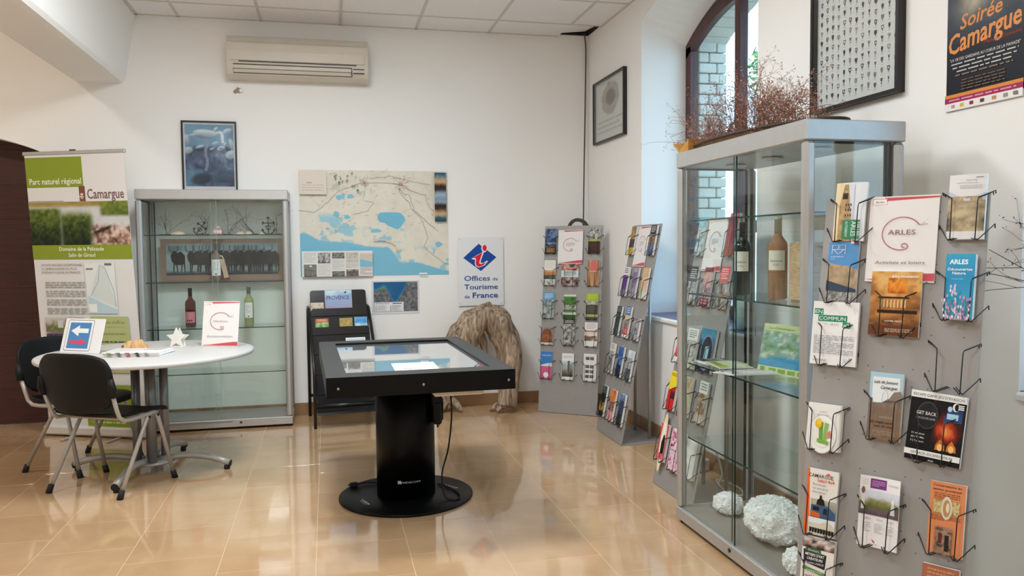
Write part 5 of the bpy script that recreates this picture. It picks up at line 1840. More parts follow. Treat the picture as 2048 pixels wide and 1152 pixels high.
def visiter(P):
    P.rect(0, 0, 1, 1, '#dfe3e8')
    P.rect(0, 0, 0.12, 1, '#e6d4ac')
    P.poly([(0.12, 1), (0.2, 1), (0.30, 0.6), (0.35, 0), (0.1, 0)], '#e2cfa4')
    P.raster(0.16, 0, 0.62, 0.97, 14, 34, lambda u, v: pal(0.5 + 1.3 * (fbm(u * 4, v * 12, 5) - 0.5), ['#5d4a36', '#a98a64', '#c9a97c', '#8a6a4a']))
    P.poly([(0.62, 0), (0.62, 0.97), (0.42, 0.97), (0.55, 0.5), (0.62, 0.3)], '#d5dbe4').poly([(0.16, 0.97), (0.30, 0.97), (0.16, 0.6)], '#e2cfa4')
    P.rects([(0.36 + 0.08 * k, 0.42 + 0.09 * j, 0.39 + 0.08 * k, 0.46 + 0.09 * j) for k in range(3) for j in range(3)], '#3a2a20')
    P.photo(0.25, 0.72, 0.42, 0.82, ['#1c1a18', '#5a4a3c'], 4)
    P.rect(0.30, 0.04, 0.86, 0.36, '#3c8a62')
    for k, (s_, c) in enumerate((('VISITER', '#e8f0ea'), ('ARLES', '#e8f0ea'), ('AUTREMENT', '#cfe2d6'))):
        P.text(s_, 0.80 - 0.20 * k, 0.335, 0.50 if k < 2 else 0.52, c, rot=-PI / 2, hgt=(0.058, 0.075, 0.045)[k], bold=0.01)


place(stand4, c4, 0.089, 1.355, 0.102, 0.200, 'leaflet with a church tower and green panel', visiter, th=0.012, bend=0.004)


def reattu(P):
    P.rect(0, 0, 1, 1, '#5b94c9')
    P.raster(0, 0.0, 1, 0.66, 22, 22, lambda u, v: pal(0.3 + 0.5 * v + 1.0 * (fbm(u * 6, v * 6, 4) - 0.5), ['#4a4238', '#8a7a62', '#b39c7c', '#c9b492']))
    P.poly([(0, 0.66), (0.3, 0.62), (0.7, 0.60), (1, 0.54), (1, 0.68), (0, 0.68)], '#5b94c9')
    P.poly([(0, 0.36), (1, 0.22), (1, 0.14), (0, 0.2)], '#3d4a5c').raster(0, 0, 1, 0.17, 24, 6, lambda u, v: pal(fbm(u * 30, v * 10, 2) * 1.6 - 0.3, ['#4a4a4c', '#c9c7c2']))
    for x in (0.12, 0.36):
        s_ = 1 if x < 0.3 else -1
        P.line([(x, 0.80), (x, 0.945), (x + 0.2, 0.945), (x + 0.2, 0.87), (x, 0.87)] if s_ > 0 else [(x + 0.2, 0.80), (x + 0.2, 0.945), (x, 0.945), (x, 0.87), (x + 0.2, 0.87)], 0.018, '#dfe9f2')
        P.line([(x + 0.05, 0.87), (x + 0.2, 0.80)] if s_ > 0 else [(x + 0.15, 0.87), (x, 0.80)], 0.018, '#dfe9f2')
    P.text('MUSÉE RÉATTU', 0.10, 0.74, 0.42, '#dfe9f2', hgt=0.022).text('ARLES', 0.10, 0.705, 0.14, '#cfdfee', hgt=0.018)
    P.rect(0.74, 0.965, 0.84, 1, '#e5e5e5').rect(0.84, 0.965, 0.96, 1, '#b5404a')


place(stand4, c4, 0.079, 1.148, 0.10, 0.205, 'blue-sky museum leaflet with an old stone front', reattu, th=0.010)


def encommun(P):
    P.rect(0, 0, 1, 1, '#e9e8e8')
    g = '#2f8a66'
    P.rect(0.03, 0.79, 0.22, 0.885, g).rect(0.12, 0.685, 0.75, 0.785, g).rect(0.66, 0.59, 0.83, 0.68, g)
    P.text('EN', 0.05, 0.807, 0.15, '#eef5f1', hgt=0.06).text('COMMUN', 0.14, 0.703, 0.58, '#eef5f1', hgt=0.062).text('#2', 0.68, 0.607, 0.13, '#eef5f1', hgt=0.055)
    P.text('17 - 28 juin', 0.27, 0.63, 0.30, '#7d8a84', hgt=0.025, shear=0.1)
    P.para(0.06, 0.16, 0.94, 0.46, 11, '#a5a5a8', fill=0.42, seed=3)
    P.text('LUMA_ARLES', 0.07, 0.055, 0.30, '#6a6a6c', hgt=0.028).line([(0.74, 0.05), (0.80, 0.12), (0.78, 0.04), (0.88, 0.13), (0.84, 0.06)], 0.008, '#77787a')


place(stand4, c4, 0.072, 0.937, 0.152, 0.212, 'white programme sheet with green title blocks', encommun, th=0.012, bend=-0.006)
leaflet(stand4, 0.257, 1.222, 0.21, 0.281, 'white spiral title sheet headed Arles, nearest stand', spiral_sheet('ARLES', 'Activités et loisirs'), th=0.005, out=0.003, name='title_sheet', cat='sheet')


def museon(P):
    P.raster(0, 0, 1, 1, 30, 40, lambda u, v: pal(0.15 + 0.55 * v + 0.9 * (fbm(u * 5, v * 9, 4) - 0.5) + 0.25 * np.exp(-((u - 0.5) / 0.3) ** 2 - ((v - 0.7) / 0.25) ** 2), ['#4a2c18', '#8a5a30', '#b5793f', '#d9a45c', '#e0b878']))
    P.photo(0.34, 0.66, 0.72, 0.90, ['#a04a14', '#d9741f', '#e8a03a', '#b5561a'], 4, 3, 8, 8)
    P.rects([(0.16, 0.58, 0.78, 0.605), (0.16, 0.35, 0.95, 0.40)], '#2e1c12')
    P.rects([(0.2 + 0.07 * k, 0.44, 0.23 + 0.07 * k, 0.56) for k in range(8)], '#e0c08a')
    P.rect(0.0, 0.0, 1, 0.16, '#6a3c20')
    P.text('m', 0.42, 0.90, 0.14, '#efe6d8', bold=0.03, hgt=0.05).text('museon', 0.58, 0.905, 0.36, '#efe6d8', bold=0.03, hgt=0.045)
    P.text('VOTRE VISITE', 0.5, 0.215, 0.36, '#efe2cf', bold=0.01, align='c', hgt=0.026)
    P.para(0.34, 0.05, 0.88, 0.11, 3, '#d9c9b4', seed=4)


place(stand4, c4, 0.254, 1.048, 0.152, 0.207, 'amber museum leaflet of glowing interior', museon, th=0.010, hlabel='amber museum leaflet')


def artde(P):
    P.rect(0, 0, 1, 1, '#e2e2e2')
    P.raster(0, 0.12, 1, 0.66, 18, 18, lambda u, v: pal(0.55 + 0.8 * (fbm(u * 5, v * 6, 4) - 0.5) - 0.8 * np.maximum(0, abs(u - 0.5) - 0.36) * 4 * sm(0.7, 0.3, v), ['#2c241c', '#8a7a60', '#c9b692', '#d9cbb0']))
    P.poly([(0, 0.66), (0, 0.74), (0.5, 0.62), (1, 0.72), (1, 0.6), (0.5, 0.585)], '#c9cfdb')
    P.text('ART DE', 0.45, 0.90, 0.30, '#8d8d90', hgt=0.022).text('MONTMAJOUR', 0.2, 0.86, 0.58, '#a5a5a8', hgt=0.02).para(0.3, 0.77, 0.9, 0.83, 3, '#bdbdc0', seed=2).rect(0.72, 0.945, 0.92, 0.955, '#77777a')


place(stand4, c4, 0.441, 1.357, 0.102, 0.200, 'grey-headed leaflet with a sandstone block', artde, th=0.016, bend=0.003)


def decouv(P):
    P.raster(0, 0, 1, 1, 8, 16, lambda u, v: pal(v + 0 * u, ['#4fb0c9', '#3fa5cc', '#2f93c4', '#3aa3cc']))
    P.text('ARLES', 0.12, 0.845, 0.64, '#eef6fa', bold=0.035, hgt=0.07).text('Découvertes', 0.08, 0.745, 0.84, '#eef6fa', bold=0.02, hgt=0.042).text('Nature', 0.24, 0.685, 0.46, '#eef6fa', bold=0.02, hgt=0.042)
    P.text('Camargue, Alpilles', 0.22, 0.61, 0.42, '#cfe6f0', hgt=0.014)
    rr = random.Random(6)
    for k in range(7):
        x0 = rr.uniform(0.1, 0.9)
        P.line([(x0, 0.0), (x0 + rr.uniform(-0.1, 0.1), 0.16), (x0 + rr.uniform(-0.2, 0.2), 0.3 + 0.2 * rr.random() * (k < 2))], 0.018, '#7d6a78')
    for k in range(70):
        x, z = rr.uniform(0.03, 0.97), rr.random() ** 1.6 * 0.34
        P.ell(x, z + 0.01, 0.03, 0.028, rr.choice(['#e3c3d6', '#d3a5c3', '#f0dfe8', '#b98aac']), 7)
    for k in range(10):
        P.ell(0.42 + rr.uniform(-0.1, 0.1), 0.36 + 0.015 * k, 0.03, 0.028, rr.choice(['#e3c3d6', '#f0dfe8']), 7)


place(stand4, c4, 0.439, 1.110, 0.080, 0.200, 'narrow turquoise leaflet with pink blossom', decouv, th=0.024)
holder(stand4, 0.430, 0.893, 'empty black wire holder between the turquoise and the black leaflet, nearest stand', c4)


def plate(P):
    P.rect(0, 0, 1, 1, '#e8e6e2').rect(0.95, 0, 1, 1, '#cfccc6')
    P.text('LE PETIT', 0.46, 0.80, 0.22, '#a9a7a2', align='c', hgt=0.035).text('GOURMAND', 0.46, 0.735, 0.36, '#a9a7a2', align='c', hgt=0.035).rect(0.3, 0.67, 0.66, 0.68, '#8d8b86')
    P.ell(0.48, 0.34, 0.42, 0.42, '#c9c7c2').ell(0.48, 0.34, 0.405, 0.405, '#f1f0ec').ell(0.48, 0.34, 0.30, 0.30, '#dcdad4').ell(0.48, 0.34, 0.29, 0.29, '#eceae4')
    P.poly([(0.40, 0.14), (0.5, 0.14), (0.5, 0.6), (0.36, 0.6)], '#6fa04a').poly([(0.5, 0.2), (0.62, 0.2), (0.66, 0.58), (0.54, 0.6)], '#8dbb62').poly([(0.34, 0.16), (0.68, 0.12), (0.68, 0.2), (0.34, 0.24)], '#7daf4e')
    P.poly([(0.62, 0.26), (0.78, 0.30), (0.72, 0.44), (0.6, 0.38)], '#c98d74').ell(0.36, 0.56, 0.10, 0.10, '#e8b92c').ell(0.37, 0.60, 0.07, 0.07, '#f0cc3f')


place(stand4, c4, 0.063, 0.655, 0.112, 0.152, 'small white leaflet with a plate of food', plate, th=0.018)


def lait(P):
    P.rect(0, 0, 1, 1, '#a9c9da').rect(0.09, 0.0, 0.91, 0.93, '#e5eaec')
    P.raster(0, 0, 1, 0.60, 18, 22, lambda u, v: pal(0.3 + 0.5 * v + 0.8 * (fbm(u * 5, v * 7, 5) - 0.5), ['#6a5442', '#8a6e58', '#7d6a5c', '#8f7d70']))
    P.poly([(0, 0.61), (0, 0.52), (0.35, 0.55), (0.62, 0.62), (0.75, 0.72), (0.95, 0.74), (1.0, 0.68), (1, 0.58), (0.6, 0.56)], '#8a7a70')
    P.poly([(0.12, 0.62), (0.12, 0.54), (0.4, 0.55), (0.55, 0.6)], '#e5eaec').line([(0.4, 0.56), (0.42, 0.68), (0.52, 0.75), (0.58, 0.66), (0.56, 0.58)], 0.012, '#9aa3a8')
    P.text('Lait de Jument', 0.13, 0.835, 0.72, '#33302f', shear=0.35, bold=0.012, hgt=0.045).text('Camargue', 0.34, 0.755, 0.50, '#33302f', shear=0.35, bold=0.012, hgt=0.05)
    P.text('La magie pour', 0.10, 0.245, 0.70, '#2a2422', shear=0.35, bold=0.012, hgt=0.035).text('soin de vous', 0.22, 0.185, 0.58, '#2a2422', shear=0.35, bold=0.012, hgt=0.035).text('CAMARGUE', 0.36, 0.32, 0.4, '#b9aba0', hgt=0.03)
    P.para(0.08, 0.04, 0.9, 0.13, 4, '#a8988c', seed=3)


place(stand4, c4, 0.249, 0.718, 0.100, 0.212, 'leaflet with script lettering over a brown meadow', lait, th=0.014)


def escape(P):
    P.rect(0, 0, 1, 1, '#19181a')
    P.raster(0.42, 0.18, 0.98, 0.90, 26, 34, lambda u, v: pal(np.clip(1.05 * np.exp(-((u - 0.5) / 0.34) ** 2 - ((v - 0.42) / 0.22) ** 2) + 0.9 * (fbm(u * 6, v * 6, 3) - 0.5), 0, 1), ['#19181a', '#4a1c14', '#8a2a1a', '#c9502a', '#e2904a']))
    P.poly([(0.62, 0.60), (0.95, 0.62), (0.95, 0.86), (0.70, 0.82)], '#2c4a78').rect(0.68, 0.655, 0.88, 0.735, '#a9cfe6').ell(0.72, 0.80, 0.04, 0.04, '#b9d2e6')
    for cx in (0.62, 0.82):
        P.poly([(cx - 0.09, 0.20), (cx + 0.09, 0.20), (cx + 0.08, 0.27), (cx, 0.36), (cx - 0.08, 0.27)], '#c9742a').ell(cx, 0.24, 0.05, 0.05, '#efc27a')
    P.rect(0, 0.90, 1, 1, '#ebebea').text("ESCAPE GAME/JEU D'EVASION", 0.04, 0.925, 0.92, '#3a3a3c', hgt=0.042)
    P.ell(0.34, 0.66, 0.20, 0.20, '#3f4042', 20).ell(0.34, 0.66, 0.18, 0.18, '#232325', 20)
    P.text('GET BACK', 0.14, 0.665, 0.36, '#e9e9e8', hgt=0.05).text('LIVE ESCAPE GAME', 0.15, 0.60, 0.34, '#b5b5b4', hgt=0.03)
    P.ell(0.83, 0.835, 0.06, 0.06, '#ececec').ell(0.845, 0.835, 0.04, 0.05, '#19181a').rects([(0.87, 0.81 + 0.025 * k, 0.97, 0.825 + 0.025 * k) for k in range(3)], '#ececec')
    for k, s_ in enumerate(('21 missions', '60 / 90 Min', '3 à 7 joueurs')):
        P.text(s_, 0.09, 0.375 - 0.055 * k, 0.24, '#dcdcdb', bold=0.01, hgt=0.026)
    P.rect(0, 0.075, 1, 0.155, '#ebebea').text('GETBACK-ESCAPEGAME.FR', 0.12, 0.095, 0.76, '#3a3a3c', hgt=0.036).text('ARLES', 0.5, 0.018, 0.10, '#dcdcdb', align='c', hgt=0.024, bold=0.01)


place(stand4, c4, 0.393, 0.672, 0.155, 0.212, 'black flyer with glowing red lanterns', escape, th=0.012, hlabel='black lantern flyer', spin=0.05)


def safari(P):
    P.rect(0, 0, 1, 1, '#e6e2da')
    P.poly([(0, 0), (0.2, 0), (0.12, 0.5), (0.06, 1), (0, 1)], '#e2672c')
    P.raster(0.18, 0.26, 1, 0.54, 18, 12, lambda u, v: pal(v + 0.7 * (fbm(u * 6, v * 4, 3) - 0.5), ['#4a4a48', '#6a7a86', '#a3a08f', '#b9b4a2']))
    P.poly([(0.2, 0.27), (0.98, 0.27), (0.98, 0.36), (0.75, 0.46), (0.2, 0.45)], '#3f5d7d').poly([(0.2, 0.27), (0.5, 0.27), (0.5, 0.33), (0.2, 0.36)], '#d2622c').rects([(0.26, 0.37, 0.46, 0.43), (0.6, 0.33, 0.72, 0.42)], '#1c2430')
    P.poly([(0.36, 0.46), (0.64, 0.46), (0.6, 0.54), (0.53, 0.56), (0.52, 0.61), (0.46, 0.61), (0.45, 0.56), (0.38, 0.53)], '#221c1a')
    P.rect(0.14, 0, 1, 0.26, '#d5cdba').poly([(0.5, 0.17), (0.75, 0.23), (1, 0.16), (1, 0.26), (0.14, 0.26), (0.14, 0.18)], '#dfe3e6')
    rr = random.Random(5)
    for k in range(9):
        x = 0.2 + 0.09 * k
        P.poly([(x, 0.04), (x + 0.03, 0.03), (x + 0.07, 0.04), (x + 0.08, 0.10), (x, 0.11)], '#211c1a')
    P.text('CAMARGUE', 0.06, 0.875, 0.80, '#2c2828', bold=0.01, hgt=0.055).text('Safari 4x4', 0.36, 0.815, 0.54, '#d9542c', bold=0.02, hgt=0.045).poly([(0.6, 0.93), (0.7, 0.965), (0.8, 0.93)], '#d9542c')
    for k, s_ in enumerate(('Bienvenue', 'sur une terre', "d'exception !")):
        P.text(s_, 0.22, 0.755 - 0.058 * k, (0.40, 0.5, 0.48)[k], '#5a5650', hgt=0.035)


place(stand4, c4, 0.072, 0.378, 0.102, 0.212, 'orange-edged excursion leaflet with an off-road car', safari, th=0.012)


def spring(P):
    P.rect(0, 0, 1, 1, '#e9e6e6')
    P.rect(0.24, 0.83, 0.64, 0.97, '#7a3a80').para(0.28, 0.85, 0.6, 0.94, 4, '#c9a5cc', seed=2).para(0.05, 0.86, 0.2, 0.95, 3, '#cbc8c8', seed=3).para(0.68, 0.87, 0.94, 0.92, 1, '#cbc8c8', seed=4)
    P.raster(0, 0.45, 1, 0.80, 24, 14, lambda u, v: pal(v * 1.1 + 0.5 * (fbm(u * 8, v * 5, 3) - 0.5), ['#5a4a52', '#6a5860', '#5d6238', '#8a8a5a', '#c5c9d6', '#d3d6e0']))
    P.poly([(0.05, 0.52), (0.14, 0.52), (0.12, 0.76), (0.06, 0.76)], '#dcd2cc').ell(0.09, 0.79, 0.04, 0.05, '#7d5a48').poly([(0.78, 0.50), (0.90, 0.50), (0.88, 0.64), (0.80, 0.64)], '#cfd2d6').ell(0.84, 0.68, 0.04, 0.04, '#e2ddd0')
    for k in range(3):
        x = 0.12 + 0.29 * k
        P.text(('JEU', 'VEN', 'SAM')[k], x + 0.03, 0.385, 0.16, '#8a8688', hgt=0.028).para(x, 0.20, x + 0.2, 0.34, 5, '#b5b1b2', seed=k).rect(x + 0.235, 0.16, x + 0.238, 0.44, '#c5c2c2')
    P.poly([(0.36, 0.12), (0.44, 0.09), (0.46, 0.06), (0.40, 0.08)], '#b5404a').para(0.34, 0.03, 0.54, 0.05, 1, '#a5a2a2', seed=7)


place(stand4, c4, 0.254, 0.382, 0.120, 0.218, 'curved white leaflet with a purple title box', spring, th=0.006, bend=-0.014)


def conserv(P):
    P.rect(0, 0, 1, 1, '#d98a5c')
    P.text('Conservatoire du', 0.08, 0.935, 0.80, '#4a2a1c', bold=0.012, hgt=0.032).text('santon provençal', 0.08, 0.88, 0.80, '#4a2a1c', bold=0.012, hgt=0.032)
    P.para(0.12, 0.75, 0.85, 0.85, 4, '#8a4f33', seed=2).para(0.08, 0.46, 0.92, 0.54, 4, '#8a4f33', seed=3)
    P.raster(0.12, 0.565, 0.86, 0.745, 20, 10, lambda u, v: pal(fbm(u * 12, v * 6, 3) * 1.5 - 0.25, ['#5d5a2c', '#b59a5a', '#d9c99a', '#8a7a3c']))
    P.ell(0.5, 0.65, 0.16, 0.16, '#d5cdb5').ell(0.5, 0.645, 0.10, 0.12, '#b98a5c').ell(0.53, 0.655, 0.05, 0.07, '#dcd2ba')
    P.photo(0.22, 0.0, 0.70, 0.38, ['#3a2a22', '#8a6a58', '#a98d78', '#5a4438'], 5, 6, 12, 12).rect(0.50, 0.06, 0.62, 0.28, '#2c2420').rect(0.32, 0.16, 0.42, 0.30, '#6a2c28')


place(stand4, c4, 0.445, 0.410, 0.096, 0.212, 'salmon-orange leaflet with a doorway photo', conserv, th=0.012)


def artisans(P):
    P.rect(0, 0, 1, 1, '#e5ddd6')
    P.photo(0, 0.83, 1, 1, ['#2a2220', '#8a6a62', '#e5dcd6', '#3a2c2a'], 5, 3, 12, 6)
    P.poly([(0.08, 0.60), (0.75, 0.55), (0.78, 0.77), (0.05, 0.80)], '#2a2b2d').poly([(0.1, 0.78), (0.6, 0.76), (0.6, 0.83), (0.12, 0.83)], '#3f6a4a')
    P.text('Parcours', 0.2, 0.785, 0.34, '#e9e6e2', shear=0.2, hgt=0.03).text("MÉTIERS D'ART", 0.12, 0.715, 0.6, '#e9e6e2', bold=0.02, hgt=0.04).text('CRÉATEURS', 0.18, 0.655, 0.5, '#e9e6e2', bold=0.02, hgt=0.038).text("du centre d'ARLES", 0.14, 0.60, 0.58, '#e9e6e2', shear=0.15, hgt=0.03)
    P.poly([(0.06, 0.50), (0.8, 0.45), (0.8, 0.50), (0.08, 0.55)], '#5d8a4c').text('Artisanat local', 0.18, 0.485, 0.5, '#e5efdc', shear=0.2, hgt=0.026).text('Local Made', 0.1, 0.40, 0.62, '#8a3a34', bold=0.02, hgt=0.034)
    P.para(0.1, 0.1, 0.85, 0.34, 8, '#a8a09a', seed=5)


place(stand4, c4, 0.078, 0.158, 0.105, 0.212, 'craft trail leaflet with a black title block', artisans, th=0.02)
place(stand4, c4, 0.440, 0.164, 0.100, 0.212, 'rust-brown leaflet at the bottom edge', bands((0.3, 'w', '#a8674a', '#c9906f'), (0.7, 'p', ['#8a5238', '#b5795a'], 3)), th=0.012)
place(stand4, c4, 0.254, 0.115, 0.105, 0.15, 'beige leaflet low in the middle column', bands((0.3, 'w', '#cfc3ae', '#8a7d6a'), (0.7, 'p', ['#b5a78d', '#d9cdb5'], 3)), th=0.012)
# ================================================================== things on the round table
TX, TY, TZ = -3.262, -1.40, 0.72


def easel_card(name, label, w, h, loc, rotz, lean, art, th=0.003):
    t = thing(name, label, 'sign', loc, (0, 0, rotz))
    a = MB().box(-w / 2, 0, 0, w / 2, th, h)
    a.xf(Matrix.Rotation(-lean, 4, 'X'))
    pan_ = a.build('face_panel', M_paper, t, (0, 0, 0.001))
    P = Print(w, h)
    art(P)
    P.build('printed_face', pan_, (0, 0, 0), (-lean, 0, 0))
    b = MB().box(-w / 2, 0, 0, w / 2, 0.004, 0.003)
    b.add([(-w / 2, 0.002, 0), (w / 2, 0.002, 0), (w / 2, h * math.sin(lean) + 0.07, 0), (-w / 2, h * math.sin(lean) + 0.07, 0), (-w / 2, 0.002, 0.002), (w / 2, 0.002, 0.002), (w / 2, h * math.sin(lean) + 0.07, 0.002), (-w / 2, h * math.sin(lean) + 0.07, 0.002)], [(0, 3, 2, 1), (4, 5, 6, 7), (0, 1, 5, 4), (1, 2, 6, 5), (2, 3, 7, 6), (3, 0, 4, 7)])
    b.build('foot', glass_mat('acrylic', (0.95, 0.96, 0.96), boost=0.5), t)
    return t


def arrows(P):
    P.rect(0, 0, 1, 1, '#e9e9ea')
    P.poly([(0.10, 0.06), (0.72, 0.06), (0.74, 0.10), (0.74, 0.92), (0.72, 0.96), (0.10, 0.96), (0.08, 0.92), (0.08, 0.10)], '#5a6068').poly([(0.105, 0.075), (0.715, 0.075), (0.73, 0.11), (0.73, 0.91), (0.715, 0.945), (0.105, 0.945), (0.09, 0.91), (0.09, 0.11)], '#eeeef0')
    P.rect(0.14, 0.13, 0.68, 0.88, '#4d88bf')
    P.poly([(0.19, 0.64), (0.39, 0.80), (0.39, 0.71), (0.63, 0.71), (0.63, 0.58), (0.39, 0.58), (0.39, 0.48)], '#f0f1f3').poly([(0.19, 0.36), (0.46, 0.36), (0.46, 0.42), (0.63, 0.31), (0.46, 0.21), (0.46, 0.27), (0.19, 0.27)], '#d9506a')


d = Vector((0.253, -0.147, 0)).normalized()
easel_card('arrow_sign', 'white card with blue panel, white and red arrows on the table', 0.295, 0.21, (-3.655, -1.357, TZ), math.atan2(d.y, d.x), 0.30, arrows)
d = Vector((0.218, -0.119, 0)).normalized()
easel_card('title_card', 'white spiral card standing near the table edge by the cabinet', 0.245, 0.285, (-2.875, -1.265, TZ), math.atan2(d.y, d.x) + 0.1, 0.16, spiral_sheet('Hébergement', 'Accommodation'))

st_ = thing('star_ornament', 'white wooden star standing on the round table', 'ornament', (-3.137, -1.185, TZ), (0, 0, -0.3))
pts = []
for k in range(10):
    r = 0.066 if k % 2 == 0 else 0.031
    t = PI / 2 + k * PI / 5
    pts.append((r * math.cos(t), 0.054 + r * math.sin(t)))
o = fix_normals(MB().prism(pts, -0.012, 0.0).build('front_star', mat('white_wood', '#ebe8e2', rough=0.5, var=0.02), st_))
o2 = fix_normals(MB().prism([(x * 0.96 + 0.01, z * 0.97) for x, z in pts], 0.012, 0.022).build('back_star', MATS['white_wood'], st_))
MB().rbox(-0.045, -0.018, 0, 0.045, 0.028, 0.004, 0.001).build('base', MATS['white_wood'], st_)

# newspapers and the wooden paperweight
for k in range(5):
    rr = random.Random(k)
    w, h = 0.33, 0.20
    o = MB().rbox(-w / 2, -h / 2, 0, w / 2, h / 2, 0.0052, 0.0012).build('newspaper', M_paper, None, (-3.285 + rr.uniform(-0.006, 0.006), -1.545 + rr.uniform(-0.005, 0.005), TZ + 0.0056 * k), (0, 0, -0.22 + rr.uniform(-0.04, 0.04)))
    tag(o, ['lowest folded brochure of the pile on the round table', 'second brochure from the bottom of the pile on the round table', 'middle brochure of the pile on the round table', 'second brochure from the top of the pile on the round table', 'topmost white brochure of the pile on the round table'][k], 'brochure', 'brochure pile on the round table')
    cs = ['#8fa06a', '#5d6a5c', '#c25a6a', '#2c2a30', '#b5a9b0']
    P = Print(w, 0.0048)
    for q in range(5):
        P.rect(0.1 + 0.16 * q + rr.uniform(-0.02, 0.02), 0.1, 0.17 + 0.16 * q, 0.9, cs[q])
    tag(P.build('spine_print', o, (0, -h / 2, 0.0002)), kind='stuff')
    P = Print(w, h)
    P.rect(0.02, 0.03, 0.98, 0.97, '#e6e6e8').para(0.06, 0.1, 0.5, 0.85, 8, '#c9c9cf', seed=k).para(0.56, 0.5, 0.94, 0.9, 5, '#c2c2ca', seed=k + 9)
    P.build('cover_print', o, (0, -h / 2, 0.0052), (-PI / 2, 0, 0))
pz = thing('wooden_shell', 'carved pale wooden ornament lying beside the brochure pile', 'ornament', (-3.345, -1.36, TZ), (0, 0, -0.18))
v = [(-0.098, -0.03, 0), (0.098, -0.035, 0), (0.09, 0.05, 0), (-0.08, 0.05, 0), (-0.045, -0.008, 0.062), (0.04, -0.012, 0.072), (0.035, 0.022, 0.072), (-0.035, 0.022, 0.064)]
o = MB().add(v, [(0, 3, 2, 1), (4, 5, 6, 7), (0, 1, 5, 4), (1, 2, 6, 5), (2, 3, 7, 6), (3, 0, 4, 7)]).build('block', wood_mat('pale_pine', '#b98a58', '#e0bd8c', rough=0.5, scale=(90, 30, 12), bump=0.2), pz)
bv = o.modifiers.new('round', 'BEVEL')
bv.width = 0.006
bv.segments = 3
c = MB().lathe([(0, 0), (0.006, 0), (0.006, 0.003), (0, 0.003)], 14)
c.xf(Matrix.Translation((-0.062, -0.0255, 0.034)) @ Matrix.Rotation(1.1, 4, 'X'))
c.build('eye', mat('eye_dark', '#4a2a1c', rough=0.4), pz)

# ================================================================== magazine rack contents


def rack_leaflet(k, x, w, h, label, art, dz=0.0):
    yt, zt = TIERS[k]
    a = 0.10
    # on the ledge of tier k
    p = Matrix.Translation((-2.13, -0.03, 0)) @ Matrix.Rotation(a, 4, 'Z') @ Vector((x, yt - 0.056, zt - 0.192 + dz))
    o = MB().box(-w / 2, -0.006, 0, w / 2, 0, h).build('leaflet', M_paper, None, p, (-0.24, 0, a))
    tag(o, label, 'leaflet', 'leaflets in the black rack')
    P = Print(w, h)
    art(P)
    P.build('cover_print', o, (0, -0.006, 0))


def prov(P):
    P.photo(0, 0, 1, 1, ['#8a7a9a', '#a9a0c0', '#8fb3d0', '#cfe0ea'], 4, 3, 12, 10, 0.9, 0.5)
    P.text('PROVENCE', 0.06, 0.62, 0.84, '#6a4a8a', bold=0.02, hgt=0.16).poly([(0.7, 0.9), (0.8, 0.96), (0.78, 0.86)], '#2a3040')


rack_leaflet(0, 0.0, 0.21, 0.196, 'lilac and sky-blue magazine in the top tier of the black rack', prov)
rack_leaflet(0, -0.165, 0.10, 0.10, 'small tan leaflet at the left of the top tier, black rack', bands((0.5, 'p', ['#8a6a4a', '#d9c2a0', '#c9d2da'], 6), (0.5, 'w', '#dfe3ea', '#8a8f9c')))
rack_leaflet(1, -0.14, 0.10, 0.118, 'green leaflet in the second tier of the black rack', bands((0.25, 'w', '#c9603f', '#e9c4b0'), (0.75, 'p', ['#4a7a3a', '#8ab56a', '#d9e2c9'], 5)))
rack_leaflet(1, 0.045, 0.10, 0.118, 'tan leaflet in the second tier of the black rack', bands((1.0, 'p', ['#8a6a3c', '#c9a86a', '#7a8a4a'], 6)))
rack_leaflet(1, 0.160, 0.10, 0.122, 'bright blue leaflet in the second tier of the black rack', bands((0.4, 'p', ['#3f8ac9', '#8ac2e6'], 4), (0.6, 'p', ['#5aa5d9', '#a9d3ea', '#e2eef2'], 5)))
rack_leaflet(2, 0.105, 0.15, 0.108, 'white-bordered landscape card in the third tier of the black rack', lambda P: (P.rect(0, 0, 1, 1, '#e9e9ea'), P.photo(0.06, 0.1, 0.94, 0.9, ['#4a5a6a', '#8a9aa8', '#a9c5dc', '#cfe0ee'], 4, 5, 14, 8, 0.95, 0.4)))


# ================================================================== bottles
def bottle(label, loc, hgt, glass, foil, paper, lw, lz0, lz1, art=None, rotz=0.0, r=0.037, shoulder=0.62):
    t = thing('wine_bottle', label, 'bottle', loc, (0, 0, rotz), 'wine bottles in the glass cabinets')
    H = hgt
    prof = [(0.0, 0.004), (r * 0.8, 0.0), (r, 0.006), (r, H * shoulder)]
    for k in range(1, 9):
        q = k / 8
        prof.append((r + (0.0145 - r) * (0.5 - 0.5 * math.cos(PI * q)), H * (shoulder + 0.15 * q)))
    prof += [(0.0138, H * 0.80), (0.0136, H * 0.975), (0.0155, H * 0.977), (0.0155, H * 0.99), (0.012, H), (0.0, H)]
    MB().lathe(prof, 28).build('glass', glass, t)
    MB().lathe([(0.0150, H * 0.80), (0.0146, H * 0.972), (0.0162, H * 0.974), (0.0162, H * 0.995), (0.010, H + 0.001), (0, H + 0.001)], 24).build('capsule', foil, t)
    a = lw / 2
    lb = MB().lathe([(r + 0.0006, H * lz0), (r + 0.0006, H * lz1)], 14, a0=-PI / 2 - a, a1=-PI / 2 + a).build('label_paper', paper, t)
    if art:
        w = 2 * (r + 0.001) * math.sin(min(a, 1.4))
        P = Print(w, H * (lz1 - lz0))
        art(P)
        R_ = r + 0.0009
        P.build('label_print', lb, (0, 0, H * lz0), bend=lambda x, z: -math.sqrt(max(0.0, R_ * R_ - x * x)))
    return t


